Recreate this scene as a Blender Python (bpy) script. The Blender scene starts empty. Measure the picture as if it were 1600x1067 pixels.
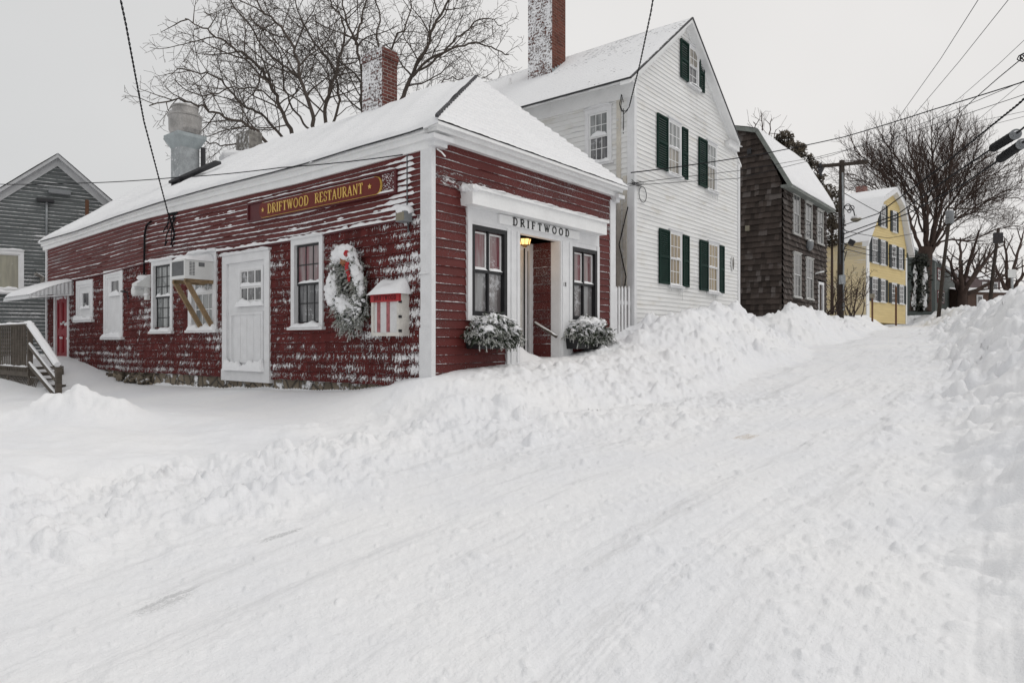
import bpy, math, random
import numpy as np
from mathutils import Vector, Matrix, noise as mnoise
rnd = random.Random(7)
COL = bpy.context.scene.collection
FPX, CX, CY = 1067.0, 800.0, 533.5          # focal length and centre of the photograph in its pixels (24 mm lens)
DL = (-.7793, .6266)                         # away along the restaurant's long side wall
DR = (.6266, .7793)                          # up the street along its front
C0 = ((675 - CX) / FPX * 10, 10.0)           # the restaurant's street corner; heights are measured from eye level

def wst(s, t, z):
    return (C0[0] + s * DL[0] + t * DR[0], C0[1] + s * DL[1] + t * DR[1], z)
def pix(px, py, Y):
    return ((px - CX) / FPX * Y, Y, (CY - py) / FPX * Y)

class Plane:
    """A vertical wall plane: u runs along it, v is height, d stands out from it."""
    def __init__(s, p0, h, n):
        s.p0, s.h, s.n = p0, h, n
    def pt(s, u, v, d=0.0):
        return (s.p0[0] + u * s.h[0] + d * s.n[0], s.p0[1] + u * s.h[1] + d * s.n[1], v)
    def at(s, px, py, d=0.0):
        k = (px - CX) / FPX
        c = (s.p0[0] + d * s.n[0]) * s.n[0] + (s.p0[1] + d * s.n[1]) * s.n[1]
        Y = c / (k * s.n[0] + s.n[1])
        x, y = k * Y, Y
        return ((x - s.p0[0]) * s.h[0] + (y - s.p0[1]) * s.h[1], (CY - py) / FPX * Y)
    def rect(s, x0, x1, yt, yb, d=0.0):
        u0, u1 = s.at(x0, yt, d)[0], s.at(x1, yt, d)[0]
        xm = (x0 + x1) / 2
        return (min(u0, u1), max(u0, u1), s.at(xm, yb, d)[1], s.at(xm, yt, d)[1])

class MB:
    def __init__(s):
        s.v, s.f, s.uv, s.m, s.mi = [], [], [], [], 0
    def face(s, pts, uv=None):
        i = len(s.v); s.v.extend(pts); s.f.append(tuple(range(i, i + len(pts)))); s.uv.append(uv); s.m.append(s.mi)
    def hexa(s, p):
        i = len(s.v); s.v.extend(p)
        for q in ((3, 2, 1, 0), (4, 5, 6, 7), (0, 1, 5, 4), (1, 2, 6, 5), (2, 3, 7, 6), (3, 0, 4, 7)):
            s.f.append(tuple(i + k for k in q)); s.uv.append(None); s.m.append(s.mi)
    def pbox(s, pl, u0, u1, v0, v1, d0, d1):
        P = pl.pt
        s.hexa([P(u0, v0, d0), P(u1, v0, d0), P(u1, v0, d1), P(u0, v0, d1), P(u0, v1, d0), P(u1, v1, d0), P(u1, v1, d1), P(u0, v1, d1)])
    def prism(s, lo, hi):
        n = len(lo); i = len(s.v); s.v.extend(lo); s.v.extend(hi)
        s.f.append(tuple(i + k for k in range(n))[::-1]); s.f.append(tuple(i + n + k for k in range(n)))
        for k in range(n):
            j = (k + 1) % n; s.f.append((i + k, i + j, i + n + j, i + n + k))
        s.uv.extend([None] * (n + 2)); s.m.extend([s.mi] * (n + 2))
    def ppoly(s, pl, poly, d0, d1):
        s.prism([pl.pt(u, v, d0) for u, v in poly], [pl.pt(u, v, d1) for u, v in poly])
    def bar(s, a, b, w, h=None, up=(0, 0, 1)):
        a, b = Vector(a), Vector(b); h = w if h is None else h
        d = (b - a).normalized(); x = d.cross(Vector(up))
        if x.length < 1e-4: x = d.cross(Vector((1, 0, 0)))
        x.normalize(); y = x.cross(d) * (h / 2); x = x * (w / 2)
        s.hexa([tuple(q) for q in (a - x - y, a + x - y, a + x + y, a - x + y, b - x - y, b + x - y, b + x + y, b - x + y)])
    def tube(s, path, r, n=8, cap=True):
        P = [Vector(p) for p in path]; R = r if isinstance(r, (list, tuple)) else [r] * len(P)
        i0 = len(s.v); m = len(P); ref = None
        for k in range(m):
            d = (P[min(k + 1, m - 1)] - P[max(k - 1, 0)])
            if d.length < 1e-9: d = Vector((0, 0, 1))
            d.normalize()
            if ref is None:
                ref = d.cross(Vector((0.31, 0.17, 1)) if abs(d.z) < .95 else Vector((1, 0, 0)))
            x = ref - d * ref.dot(d)
            if x.length < 1e-6: x = d.orthogonal()
            x.normalize(); ref = x; y = d.cross(x)
            for q in range(n):
                a = 2 * math.pi * q / n
                s.v.append(tuple(P[k] + (x * math.cos(a) + y * math.sin(a)) * R[k]))
        for k in range(m - 1):
            for q in range(n):
                q2 = (q + 1) % n
                s.f.append((i0 + k * n + q, i0 + k * n + q2, i0 + (k + 1) * n + q2, i0 + (k + 1) * n + q)); s.uv.append(None); s.m.append(s.mi)
        if cap and n > 2:
            s.f.append(tuple(i0 + q for q in range(n))[::-1]); s.f.append(tuple(i0 + (m - 1) * n + q for q in range(n)))
            s.uv.extend([None, None]); s.m.extend([s.mi] * 2)
    def lathe(s, c, prof, n=24, axis=None):
        i0 = len(s.v); c = Vector(c)
        ax = Vector(axis).normalized() if axis else Vector((0, 0, 1)); x = ax.orthogonal().normalized(); y = ax.cross(x)
        for r, z in prof:
            for q in range(n):
                a = 2 * math.pi * q / n
                s.v.append(tuple(c + ax * z + (x * math.cos(a) + y * math.sin(a)) * r))
        for k in range(len(prof) - 1):
            for q in range(n):
                q2 = (q + 1) % n
                s.f.append((i0 + k * n + q, i0 + k * n + q2, i0 + (k + 1) * n + q2, i0 + (k + 1) * n + q)); s.uv.append(None); s.m.append(s.mi)
        for base in (0, (len(prof) - 1) * n):
            s.f.append(tuple(i0 + base + q for q in range(n))); s.uv.append(None); s.m.append(s.mi)
    def lump(s, c, r, seed=0, n=9, amp=.25):
        q = random.Random(seed); c = Vector(c); ph = [(q.uniform(0, 6.3), q.uniform(0, 6.3), q.uniform(1.5, 3.5), q.uniform(1.5, 3.5)) for _ in range(4)]
        i0 = len(s.v); m = n * 2
        for i in range(n + 1):
            th = math.pi * i / n
            for j in range(m):
                a = 2 * math.pi * j / m
                x, y, z = math.sin(th) * math.cos(a), math.sin(th) * math.sin(a), math.cos(th)
                k = 1 + amp * sum(math.sin(p[0] + x * p[2] * 2 + z * p[3]) * math.cos(p[1] + y * p[3] * 2) for p in ph) / 2
                s.v.append((c.x + x * r[0] * k, c.y + y * r[1] * k, c.z + z * r[2] * k))
        for i in range(n):
            for j in range(m):
                j2 = (j + 1) % m
                s.f.append((i0 + i * m + j, i0 + (i + 1) * m + j, i0 + (i + 1) * m + j2, i0 + i * m + j2)); s.uv.append(None); s.m.append(s.mi)
    def patch(s, fn, nu, nv, uvf=None):
        i0 = len(s.v)
        for j in range(nv + 1):
            for i in range(nu + 1):
                s.v.append(tuple(fn(i / nu, j / nv)))
        for j in range(nv):
            for i in range(nu):
                a = i0 + j * (nu + 1) + i
                s.f.append((a, a + 1, a + nu + 2, a + nu + 1)); s.m.append(s.mi)
                s.uv.append([uvf(p, q) for p, q in ((i / nu, j / nv), ((i + 1) / nu, j / nv), ((i + 1) / nu, (j + 1) / nv), (i / nu, (j + 1) / nv))] if uvf else None)
    def build(s, name, mats, parent=None, smooth=False):
        me = bpy.data.meshes.new(name); me.from_pydata(s.v, [], s.f)
        if any(u is not None for u in s.uv):
            L = me.uv_layers.new(name='UVMap'); flat = []
            for f, u in zip(s.f, s.uv):
                for k in range(len(f)): flat.extend(u[k] if u else (0, 0))
            L.data.foreach_set('uv', flat)
        for m in (mats if isinstance(mats, (list, tuple)) else [mats]): me.materials.append(m)
        me.polygons.foreach_set('material_index', s.m)
        me.polygons.foreach_set('use_smooth', [smooth] * len(s.f))
        me.update(); o = bpy.data.objects.new(name, me); COL.objects.link(o)
        if parent: attach(o, parent)
        return o

def attach(o, p):
    o.parent = p
    M = Matrix.Identity(4); q = p
    while q is not None:
        M = Matrix.Translation(-Vector(q.location)) @ M if q.type == 'EMPTY' else M
        q = q.parent
    o.matrix_parent_inverse = M if p.type == 'EMPTY' else Matrix.Identity(4)
def tag(o, label=None, cat=None, group=None, kind=None):
    for k, v in (('label', label), ('category', cat), ('group', group), ('kind', kind)):
        if v: o[k] = v
    return o
def thing(name, label, cat, loc, group=None):
    o = bpy.data.objects.new(name, None); COL.objects.link(o); o.location = loc; o.empty_display_size = .2
    return tag(o, label, cat, group)
def part(o, label):
    o['label'] = label; return o

# ---------------------------------------------------------------- node materials
class S:
    def __init__(s, g, o): s.g, s.o = g, o
    def _b(s, op, b, sw=False): return s.g.math(op, b, s) if sw else s.g.math(op, s, b)
    def __add__(s, b): return s._b('ADD', b)
    __radd__ = __add__
    def __sub__(s, b): return s._b('SUBTRACT', b)
    def __rsub__(s, b): return s._b('SUBTRACT', b, True)
    def __mul__(s, b): return s._b('MULTIPLY', b)
    __rmul__ = __mul__
    def __truediv__(s, b): return s._b('DIVIDE', b)
    def fl(s): return s.g.math('FLOOR', s)
    def fr(s): return s.g.math('FRACT', s)
    def ab(s): return s.g.math('ABSOLUTE', s)
    def mx(s, b): return s._b('MAXIMUM', b)
    def mn(s, b): return s._b('MINIMUM', b)
    def cl(s): return s.g.math('ADD', s, 0.0, clamp=True)
SNOW = (.83, .835, .85)
class G:
    def __init__(s, name):
        s.mat = bpy.data.materials.new(name); s.mat.use_nodes = True
        s.nt = s.mat.node_tree; s.nt.nodes.clear(); s.b = None
        s._tc = s._ge = None
    def put(s, n, key, v):
        if isinstance(v, S): s.nt.links.new(v.o, n.inputs[key])
        elif v is not None:
            i = n.inputs[key]
            i.default_value = (*v, 1) if isinstance(v, tuple) and len(v) == 3 and i.type == 'RGBA' else v
    def math(s, op, a, b=None, clamp=False):
        n = s.nt.nodes.new('ShaderNodeMath'); n.operation = op; n.use_clamp = clamp
        s.put(n, 0, a)
        if b is not None: s.put(n, 1, b)
        return S(s, n.outputs[0])
    def pos(s):
        if not s._tc: s._tc = s.nt.nodes.new('ShaderNodeTexCoord')
        return S(s, s._tc.outputs['Object'])
    def uv(s):
        if not s._tc: s._tc = s.nt.nodes.new('ShaderNodeTexCoord')
        return s.sep(S(s, s._tc.outputs['UV']))
    def nrm(s):
        if not s._ge: s._ge = s.nt.nodes.new('ShaderNodeNewGeometry')
        return s.sep(S(s, s._ge.outputs['Normal']))
    def sep(s, v):
        n = s.nt.nodes.new('ShaderNodeSeparateXYZ'); s.put(n, 0, v); return [S(s, n.outputs[k]) for k in range(3)]
    def comb(s, x=0., y=0., z=0.):
        n = s.nt.nodes.new('ShaderNodeCombineXYZ')
        for k, v in enumerate((x, y, z)): s.put(n, k, v)
        return S(s, n.outputs[0])
    def noise(s, v, scale=1., detail=3., rough=.55):
        n = s.nt.nodes.new('ShaderNodeTexNoise'); s.put(n, 'Vector', v); n.inputs['Scale'].default_value = scale
        n.inputs['Detail'].default_value = detail; n.inputs['Roughness'].default_value = rough
        return S(s, n.outputs[0])
    def voro(s, v, scale=1., feat='F1', out=0):
        n = s.nt.nodes.new('ShaderNodeTexVoronoi'); n.feature = feat; s.put(n, 'Vector', v); n.inputs['Scale'].default_value = scale
        return S(s, n.outputs[out])
    def sm(s, x, a, b, lo=0., hi=1.):
        n = s.nt.nodes.new('ShaderNodeMapRange'); n.interpolation_type = 'SMOOTHSTEP'
        for k, v in zip(range(5), (x, a, b, lo, hi)): s.put(n, k, v)
        return S(s, n.outputs[0])
    def mix(s, f, a, b):
        n = s.nt.nodes.new('ShaderNodeMix'); n.data_type = 'RGBA'
        s.put(n, 0, f)
        for k, v in ((6, a), (7, b)):
            s.put(n, k, v)
        return S(s, n.outputs[2])
    def out(s, col, rough=.7, h=None, dist=.02, strength=1., spec=.3, metal=0., **kw):
        b = s.nt.nodes.new('ShaderNodeBsdfPrincipled'); o = s.nt.nodes.new('ShaderNodeOutputMaterial'); s.b = b
        s.put(b, 'Base Color', col); s.put(b, 'Roughness', rough); s.put(b, 'Specular IOR Level', spec); s.put(b, 'Metallic', metal)
        for k, v in kw.items(): s.put(b, k.replace('_', ' '), v)
        if h is not None:
            u = s.nt.nodes.new('ShaderNodeBump'); u.inputs['Distance'].default_value = dist; u.inputs['Strength'].default_value = strength
            s.put(u, 'Height', h); s.nt.links.new(u.outputs[0], b.inputs['Normal'])
        s.nt.links.new(b.outputs[0], o.inputs[0]); return s.mat

WIND = (-.55, -.80)                           # the storm blew onto these faces
def mat(name, col, rough=.7, var=.18, scale=5., bump=.15, top=0., wind=0., spec=.3, metal=0., grain=None, fine=40., dist=.01):
    """Painted, wooden or metal surface with uneven colour; snow lies on what faces up (top) and sticks to the windward faces (wind)."""
    g = G(name); p = g.pos()
    n = g.noise(p, scale, 5.); f = g.noise(p, fine, 3.)
    if grain: f = g.noise(g.comb(*[c * k for c, k in zip(g.sep(p), grain)]), 1., 4.)
    c = g.mix(g.sm(n * .6 + f * .4, .3, .7), tuple(k * (1 - var) for k in col), tuple(min(1, k * (1 + var)) for k in col))
    h = f * bump; r = rough
    if top or wind:
        nx, ny, nz = g.nrm()
        m = None
        if top: m = g.sm(nz + (g.noise(p, 7., 4.) - .5) * 1.2, 1.15 - top, 1.35 - top)
        if wind:
            w = g.sm(nx * WIND[0] + ny * WIND[1], .2, .8) * wind
            w = g.sm(w + (g.noise(p, 9., 5., .65) - .5) * 1.7, .62, .85)
            m = w if m is None else m.mx(w)
        c = g.mix(m, c, SNOW); h = h + m * 1.2 + m * f * .3
    return g.out(c, r, h, dist, 1., spec, metal)

def glass(name, col, col2=None, frost=.25, rough=.04, scale=2.5):
    g = G(name); p = g.pos(); x, y, z = g.sep(p)
    n = g.noise(g.comb(x * 6., y * 6., z * .8), 1., 3.)
    c = g.mix(g.sm(n, .35, .65), col, col2 or tuple(k * .5 for k in col))
    fr = g.sm(g.noise(p, 14., 6., .7) + (g.noise(p, 2.2, 2.) - .5) * .8, .78 - frost, 1.05 - frost)
    c = g.mix(fr * .75, c, (.6, .61, .63))
    w = (g.noise(p, 1.8, 2.) - .5)
    return g.out(c, fr * .5 + rough, w, .05, .35, .75)

def clap_mat(name, base, amt=.25, A=.9, B=.8, Cc=.6, var=.2, wfreq=1.1, frost=.1, rough=.6, dirt=None, fade=None, line=0., band=None):
    """Lapped boards: UV y counts the courses; snow sits on each lap and climbs the board unevenly."""
    g = G(name); u, v, _ = g.uv(); row = v.fl(); f = v.fr(); p = g.pos()
    nr = g.noise(g.comb(u * wfreq, row * 7.31, 0.), 1., 3., .6)
    big = g.noise(g.comb(u * .45, v * .16, 3.), 1., 2.)
    fi = g.noise(g.comb(u * 16., v * 4., 1.), 1., 4., .7)
    hh = (nr - .5) * (2 * A) + (big - .5) * (2 * B) + (fi - .5) * Cc + amt
    if fade: hh = hh - g.sm(u, fade[0], fade[1]) * fade[2]
    m = g.sm(hh - f, .0, .16)
    if line:                                                         # a thin broken line of snow on every lap
        ln = g.noise(g.comb(u * 2.2, row * 5.3, 7.), 1., 4., .7) * .6 + g.noise(g.comb(u * 20., row * 2.1, 8.), 1., 3., .7) * .4
        m = m.mx(g.sm(ln + line + (big - .5) * .35 - f * 1.6, .5, .62) * .9)
    if band:
        bd = 1. - ((u * band[1] + v - band[0]) / band[2]).ab()
        m = m.mx(g.sm(bd * .5 + (g.noise(g.comb(u * 5., v * 2.2, 4.), 1., 5., .75) - .5) * 1.9 + (g.noise(p, 60., 3., .7) - .5) * .8, .42, .6) * .85)
    sp = g.sm(g.noise(p, 55., 4., .75) + (big - .5) * .6, .72 - frost, .86 - frost)
    m = m.mx(sp * .8)
    bc = g.noise(g.comb(u * .7, row * 3.7, 9.), 1., 1.)
    gr = g.noise(g.comb(u * 3., v * 22., 5.), 1., 4.)
    c = g.mix(g.sm(bc * .6 + gr * .4, .3, .7), tuple(k * (1 - var) for k in base), tuple(min(1, k * (1 + var)) for k in base))
    if dirt: c = g.mix(g.sm(g.noise(g.comb(u * 1.5, v * .5, 2.), 1., 4.), .52, .75) * .5, c, dirt)
    c = g.mix(m, c, SNOW)
    return g.out(c, rough, m * 1.5 + gr * .12 + m * fi * .8, .012, 1., .3)

def shingle_mat(name, base, amt, var=.35, streak=1., rough=.8, alt=None):
    """Rows of wood shingles: UV x is metres, y counts rows, z-noise gives each shingle its own tone; wind-packed snow in ragged tufts."""
    g = G(name); u, v, _ = g.uv(); row = v.fl(); f = v.fr(); p = g.pos()
    sh = (u * 7.3 + g.noise(g.comb(row * 5.1, 0., 0.), 1., 0.) * 9.).fl()
    tone = g.nt.nodes.new('ShaderNodeTexWhiteNoise'); tone.noise_dimensions = '2D'; g.put(tone, 'Vector', g.comb(sh, row, 0.)); tone = S(g, tone.outputs[0])
    gr = g.noise(g.comb(u * 45., v * 1.3, row * 3.), 1., 3.)
    c = g.mix((tone * .7 + gr * .3).cl(), tuple(k * (1 - var) for k in base), tuple(min(1, k * (1 + var)) for k in base))
    if alt: c = g.mix(g.sm(g.noise(g.comb(u * .8, v * .22, 1.), 1., 3.) + (tone - .5) * .4 + alt[1] * (v - alt[2]).cl(), .62, .72), c, alt[0])
    st = g.noise(g.comb(u * 42., v * 2.6, row * 1.7), 1., 4., .7)
    bl = g.noise(g.comb(u * 4.6, row * 3.3, 2.), 1., 4., .7)
    big = g.noise(g.comb(u * .6, v * .3, 4.), 1., 3.)
    sp = g.noise(p, 48., 3., .75)
    k = (bl - .5) * 1.3 + (st - .5) * (2. * streak) + (sp - .5) * 1.2 * streak - g.sm(v, 2., 5.) * .06 + g.sm(v, 3., .5) * .1 + (big - .5) * 1.6 + amt + g.sm(u, 2.0, .4) * .2 - (f - .5).ab() * .75
    m = g.sm(k, .02, .2) * .93
    ln = g.noise(g.comb(u * 3., row * 5.3, 7.), 1., 4., .7) * .5 + g.noise(g.comb(u * 40., row * 2.1, 8.), 1., 3., .7) * .5
    m = m.mx(g.sm(ln + amt * .2 - f * 1.4, .46, .58) * .85)
    if streak < .4: m = m.mx(g.sm(g.noise(p, 70., 4., .75) + (big - .5) * .7 + (bl - .5) * .3, .6, .72) * .6)
    c = g.mix(m, c, SNOW)
    return g.out(c, rough, m * 1.4 + gr * .3, .014, 1., .2)
# ---------------------------------------------------------------- terrain: snow, ploughed road, banks
def hsh(ix, iy, seed):
    n = (ix.astype(np.int64) * 374761393 + iy.astype(np.int64) * 668265263 + seed * 974711) & 0xffffffff
    n = ((n ^ (n >> 13)) * 1274126177) & 0xffffffff
    return ((n ^ (n >> 16)) & 0xffff) / 65535.0
def perlin(x, y, seed=0):
    ix, iy = np.floor(x), np.floor(y); fx, fy = x - ix, y - iy
    u, v = fx * fx * fx * (fx * (fx * 6 - 15) + 10), fy * fy * fy * (fy * (fy * 6 - 15) + 10)
    def g(dx, dy):
        a = hsh(ix + dx, iy + dy, seed) * 6.2831853
        return np.cos(a) * (fx - dx) + np.sin(a) * (fy - dy)
    a = g(0, 0) * (1 - u) + g(1, 0) * u; b = g(0, 1) * (1 - u) + g(1, 1) * u
    return (a * (1 - v) + b * v) * 1.5
def fbm(x, y, o=4, seed=0, gain=.5):
    r = 0; a = 1; t = 0
    for k in range(o):
        r = r + perlin(x * 2 ** k + 13.7 * k, y * 2 ** k - 7.1 * k, seed + k) * a; t += a; a *= gain
    return r / t
def clods(x, y, cell, seed, dens=.5, hk=.6):
    ix, iy = np.floor(x / cell), np.floor(y / cell); out = np.zeros_like(x)
    for dx in (-1, 0, 1):
        for dy in (-1, 0, 1):
            cx, cy = ix + dx, iy + dy
            px_, py_ = (cx + hsh(cx, cy, seed)) * cell, (cy + hsh(cx, cy, seed + 1)) * cell
            r = cell * (.18 + .42 * hsh(cx, cy, seed + 2) ** 2)
            an = hsh(cx, cy, seed + 4) * 6.283; ex, ey = x - px_, y - py_
            a1 = ex * np.cos(an) + ey * np.sin(an); a2 = (-ex * np.sin(an) + ey * np.cos(an)) * 1.5
            d2 = (a1 * a1 + a2 * a2) / (r * r)
            h = r * hk * 1.15 * np.clip(1 - d2, 0, 1) ** .75 * (hsh(cx, cy, seed + 3) < dens)
            out = np.maximum(out, h)
    return out
def sst(x, a, b):
    k = np.clip((x - a) / (b - a), 0, 1); return k * k * (3 - 2 * k)
def tab(pts):
    xs, ys = [p[0] for p in pts], [p[1] for p in pts]
    fx = np.linspace(xs[0], xs[-1], 1200); fy = np.interp(fx, xs, ys)
    w = max(3, int(1.2 / (fx[1] - fx[0])) | 1); pad = np.pad(fy, w // 2, mode='edge')
    fy = np.convolve(pad, np.ones(w) / w, 'valid')
    return lambda t: np.interp(t, fx, fy)
ZR = tab([(-60, -4.0), (-20, -2.3), (-7, -1.57), (-4, -1.39), (0, -1.1), (4, -.78), (8, -.45), (12, -.16), (18, .12), (25, .4), (33, .68), (42, .95), (60, 1.35), (110, 2.3), (400, 4)])
SL = tab([(-60, -6), (-20, -5), (-9, -2.4), (-5.5, -1.3), (-3.2, -.95), (-1, -1.5), (1, -2.5), (5, -2.9), (9, -2.8), (12, -1.9), (15, -2.2), (19, -2.0), (24, -1.0), (30, -.5), (38, .8), (50, 4), (110, 30)])
SR = tab([(-60, -14), (-20, -11), (-9, -8.9), (-7, -8.1), (-4.6, -6.85), (-2, -6.4), (0, -6.2), (4, -5.65), (10, -4.9), (20, -3.6), (30, -2.3), (38, -1.2), (50, 1.5), (110, 26)])
HR = tab([(-60, .4), (-9, .35), (-6, .35), (-3, .42), (0, .6), (3, .9), (6, 1.15), (10, 1.25), (16, 1.22), (22, 1.0), (30, .85), (45, .9), (400, .9)])
CB = tab([(-3, -.9), (-1, -.72), (0, -.55), (1.5, -.46), (3, -.36), (4, -.2), (5, .05), (6, .45), (7.3, .7), (8.6, .86), (9.6, .84), (10.6, .62), (11.4, .38), (12.2, .16), (12.9, .4), (13.8, .85), (15.2, 1.1), (16.6, 1.05), (18, .98), (20, .92), (22, .92), (26, 1.1), (30, 1.25), (36, 1.7), (44, 2.0), (60, 2.3), (110, 3.2), (400, 5)])
GLV = tab([(-2, -.6), (0, -.46), (2, -.36), (3, -.32), (4.2, -.14), (5.2, .04), (6, .38), (9, .52), (12, .5), (13, .66), (16, .85), (22, 1.0), (30, 1.3), (40, 1.65), (60, 2.2), (110, 3.2), (400, 5)])
YW = tab([(-4, -.6), (-.4, -.5), (.3, -.58), (1, -.72), (2, -.82), (3.5, -.87), (6, -.95), (9, -1.0), (10.6, -.98), (11.4, -.84), (12.2, -.7), (13.2, -.55), (14.6, -.38), (16, -.5), (18, -1.0), (25, -1.3), (60, -1.5), (400, -3)])
YF = tab([(-10, -1.1), (0, -1.08), (3, -1.04), (7, -1.1), (11, -1.3), (15, -1.4), (25, -1.5), (60, -1.6), (400, -3)])
def terrain(x, y):
    rx, ry = x - C0[0], y - C0[1]
    s = rx * DL[0] + ry * DL[1]; t = rx * DR[0] + ry * DR[1]
    wob = fbm(x * .5, y * .5, 3, 5)
    ragged = sst(-t, 0, 1.5) * sst(-t, 14, 8)
    sl = SL(t) + wob * .35 + ragged * (.75 * fbm(x * .55 + 5, y * .55, 2, 401) + .25 * fbm(x * 1.7, y * 1.7, 2, 403)); sr = SR(t) + fbm(x * .4 + 9, y * .4, 3, 8) * .45
    r = np.hypot(x, y)
    road = ZR(t) + fbm(x * .35, y * .35, 2, 3) * .03
    lat = s + 2.6 - (SL(t) + SR(t)) * .25
    # wheel tracks, thrown snow and little crumbs on the packed surface
    grain = fbm(t * .55 + fbm(s * 2, t * .3, 2, 4) * .3, lat * 7., 4, 31)
    road = road + grain * .002 + fbm(x * 4, y * 4, 4, 17) * .010 + clods(x, y, .13, 71, .03 + .3 * sst(fbm(x * .6, y * .6, 2, 61), .05, .4), .4) * .8 + clods(x, y, .06, 77, .06, .5) + .007 * fbm(x * 9, y * 9, 3, 19) + .004 * fbm(x * 26, y * 26, 2, 23)
    for k, (c, a) in enumerate(((-2.35, .016), (-1.95, .012), (-3.3, .018), (-3.65, .016), (-.95, .014), (-.45, .012), (.15, .014), (-4.4, .012))):
        q = lat - c - fbm(t * .12 + k * 5, t * 0 + k, 2, 40 + k) * .25
        road = road + .0035 * np.cos(q * 180) * np.exp(-(q / .1) ** 4) * sst(fbm(t * .2 + 8, q * 0 + k, 2, 60 + k), -.2, .2)
        road = road - .45 * a * (np.exp(-((q - .07) / .022) ** 2) + np.exp(-((q + .07) / .022) ** 2) + .5 * np.exp(-(q / .1) ** 2)) * (.5 + .5 * sst(fbm(t * .3, q * 0 + k, 2, 50 + k), -.25, .25))
        road = road + a * .6 * np.sin(t * 42 + np.sign(q) * q * 26) * np.exp(-(q / .11) ** 2) * sst(fbm(t * .25 + 3, q * 0 + k, 2, 80 + k), -.05, .3)
    # left side: yard before the corner, sidewalk banks in front of the houses after it
    yf = sst(-t, .15, 1.7 + 1.0 * sst(s, 9.5, 11.5)); yz = YW(s) * (1 - yf) + YF(s) * yf + .03 * fbm(x * .45, y * .45, 3, 12) * sst(-t, 0, 1.5)
    yz = yz - .07 * sst(-t, 2.2, 3.4) * sst(-t, 6, 4.2) + (.09 * fbm(x * .8, y * 1.3, 4, 15) + .035 * np.maximum(0, fbm(x * 2.6, y * 2.6, 3, 16))) * sst(-t, 1.5, 2.8)
    for (mx, my, mr, mh) in ((-6.1, 9.6, .42, .36), (-6.6, 9.5, .5, .2), (-5.4, 9.35, .36, .2), (-5.75, 9.2, .45, .12), (-7.3, 8.9, .6, .1)):
        d = np.hypot((x - mx) / 1.25, y - my) / mr
        yz = yz + mh * np.exp(-d * d * 1.6) * (1 + .5 * fbm(x * 3, y * 3, 3, 22))
    gl = GLV(t); cr = CB(t) + fbm(x * .9, y * .9, 3, 44) * .14 * sst(t, 4.5, 6)
    sc_ = np.maximum(-.9, SL(t) + 1.3)
    w = np.clip((s - sl) / np.maximum(sc_ - sl, .3), 0, 1)
    bank = road + (cr - road) * (w * w * (3 - 2 * w) * .35 + .65 * w)
    bank = np.where(s > sc_, cr + (gl - cr) * sst(s, sc_ + .05, sc_ + .85), bank)
    fw = sst(s, .3, 1.1); left = yz + (bank - yz) * sst(t, -.5 + .52 * fw, .6 - .45 * fw)
    cut = sst(s, sl - .05 - .3 * ragged, sl + .35 + 1.7 * ragged * sst(fbm(x * .7, y * .7 + 9, 2, 405), -.3, .3) + 1.4 * sst(t, -3.6, -1.8) + 1.0 * sst(-t, 4.6, 6.2))
    mixl = np.where(t > .6, (s > sl) * 1.0, np.where(t < -.6, cut, cut + ((s > sl) - cut) * sst(t, -.6, .6)))
    road = road + .14 * sst(s - sl, -1.5, .1) * sst(-t, -3, 0) * (1 + .8 * fbm(x * 1.3, y * 1.3, 3, 601))
    z = road + (left - road) * mixl
    # right bank
    hr = HR(t); q = np.clip((sr - s) / (1.5 + .5 * hr + 1.3 * sst(-t, .5, 4)), 0, 1.6)
    prof = np.minimum(q, 1) ** 1.25; prof = prof * prof * (3 - 2 * prof) * .5 + prof * .5
    big = fbm(x * .75, y * .75, 3, 91); drift = 1 - np.abs(fbm(x * .55 + 4, y * .8, 2, 95)) * 2
    z = z + hr * prof * (1 + .22 * big) + (.2 * drift * sst(-t, -5, 1) + .14 * big) * sst(sr - s, .2, 1.1)
    # ragged clods where the plough threw snow
    thrown = sst(s - sl, -1.9, -.25) * sst(sl + .7 + .9 * sst(-t, 4.3, 5.6) - s, 0, .5)
    near_yard = sst(-t, 1.6, 2.8) * .8 + .2 * sst(-t, -2.6, -.6); wide = sst(s - sl, -2.6, -.6) * sst(sl + 2.2 - s, 0, 1.2) * sst(t, -3, -1.6) * sst(t, 5, 2.5)
    z = z + thrown * (clods(x, y, .46, 101, .4, .5) + clods(x, y, .24, 111, .6, .6) + clods(x, y, .12, 121, .7, .6) + clods(x, y, .06, 125, .6, .5) + .05 * fbm(x * 5, y * 5, 4, 33, .6)) * (.2 + .8 * near_yard)
    z = z + wide * (clods(x, y, .4, 501, .22, .45) + clods(x, y, .2, 511, .4, .5) + clods(x, y, .1, 521, .4, .5) + .05 * fbm(x * 2.5, y * 2.5, 4, 533, .6))
    face = sst(s - sl, .02, .16) * sst(sl + .7 - s, 0, .3) * sst(-t, -.4, 1)
    z = z + face * (.10 * fbm(x * 3.2, y * 3.2, 5, 131, .6) + clods(x, y, .3, 133, .5, .4) )
    rough_l = sst(s - sl, .1, .6) * sst(-.05 - s, -.1, .35) * sst(t, -.6, 1.6)
    hi = .7 + .5 * sst(t, 4.6, 6.5)
    z = z + rough_l * hi * (clods(x, y, .62, 141, .45, .45) + clods(x, y, .3, 151, .6, .6) + clods(x, y, .15, 155, .6, .65) + clods(x, y, .08, 157, .5, .6) + .06 * fbm(x * 4, y * 4, 5, 161, .6))
    rough_r = sst(sr - s, .0, .5)
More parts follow.
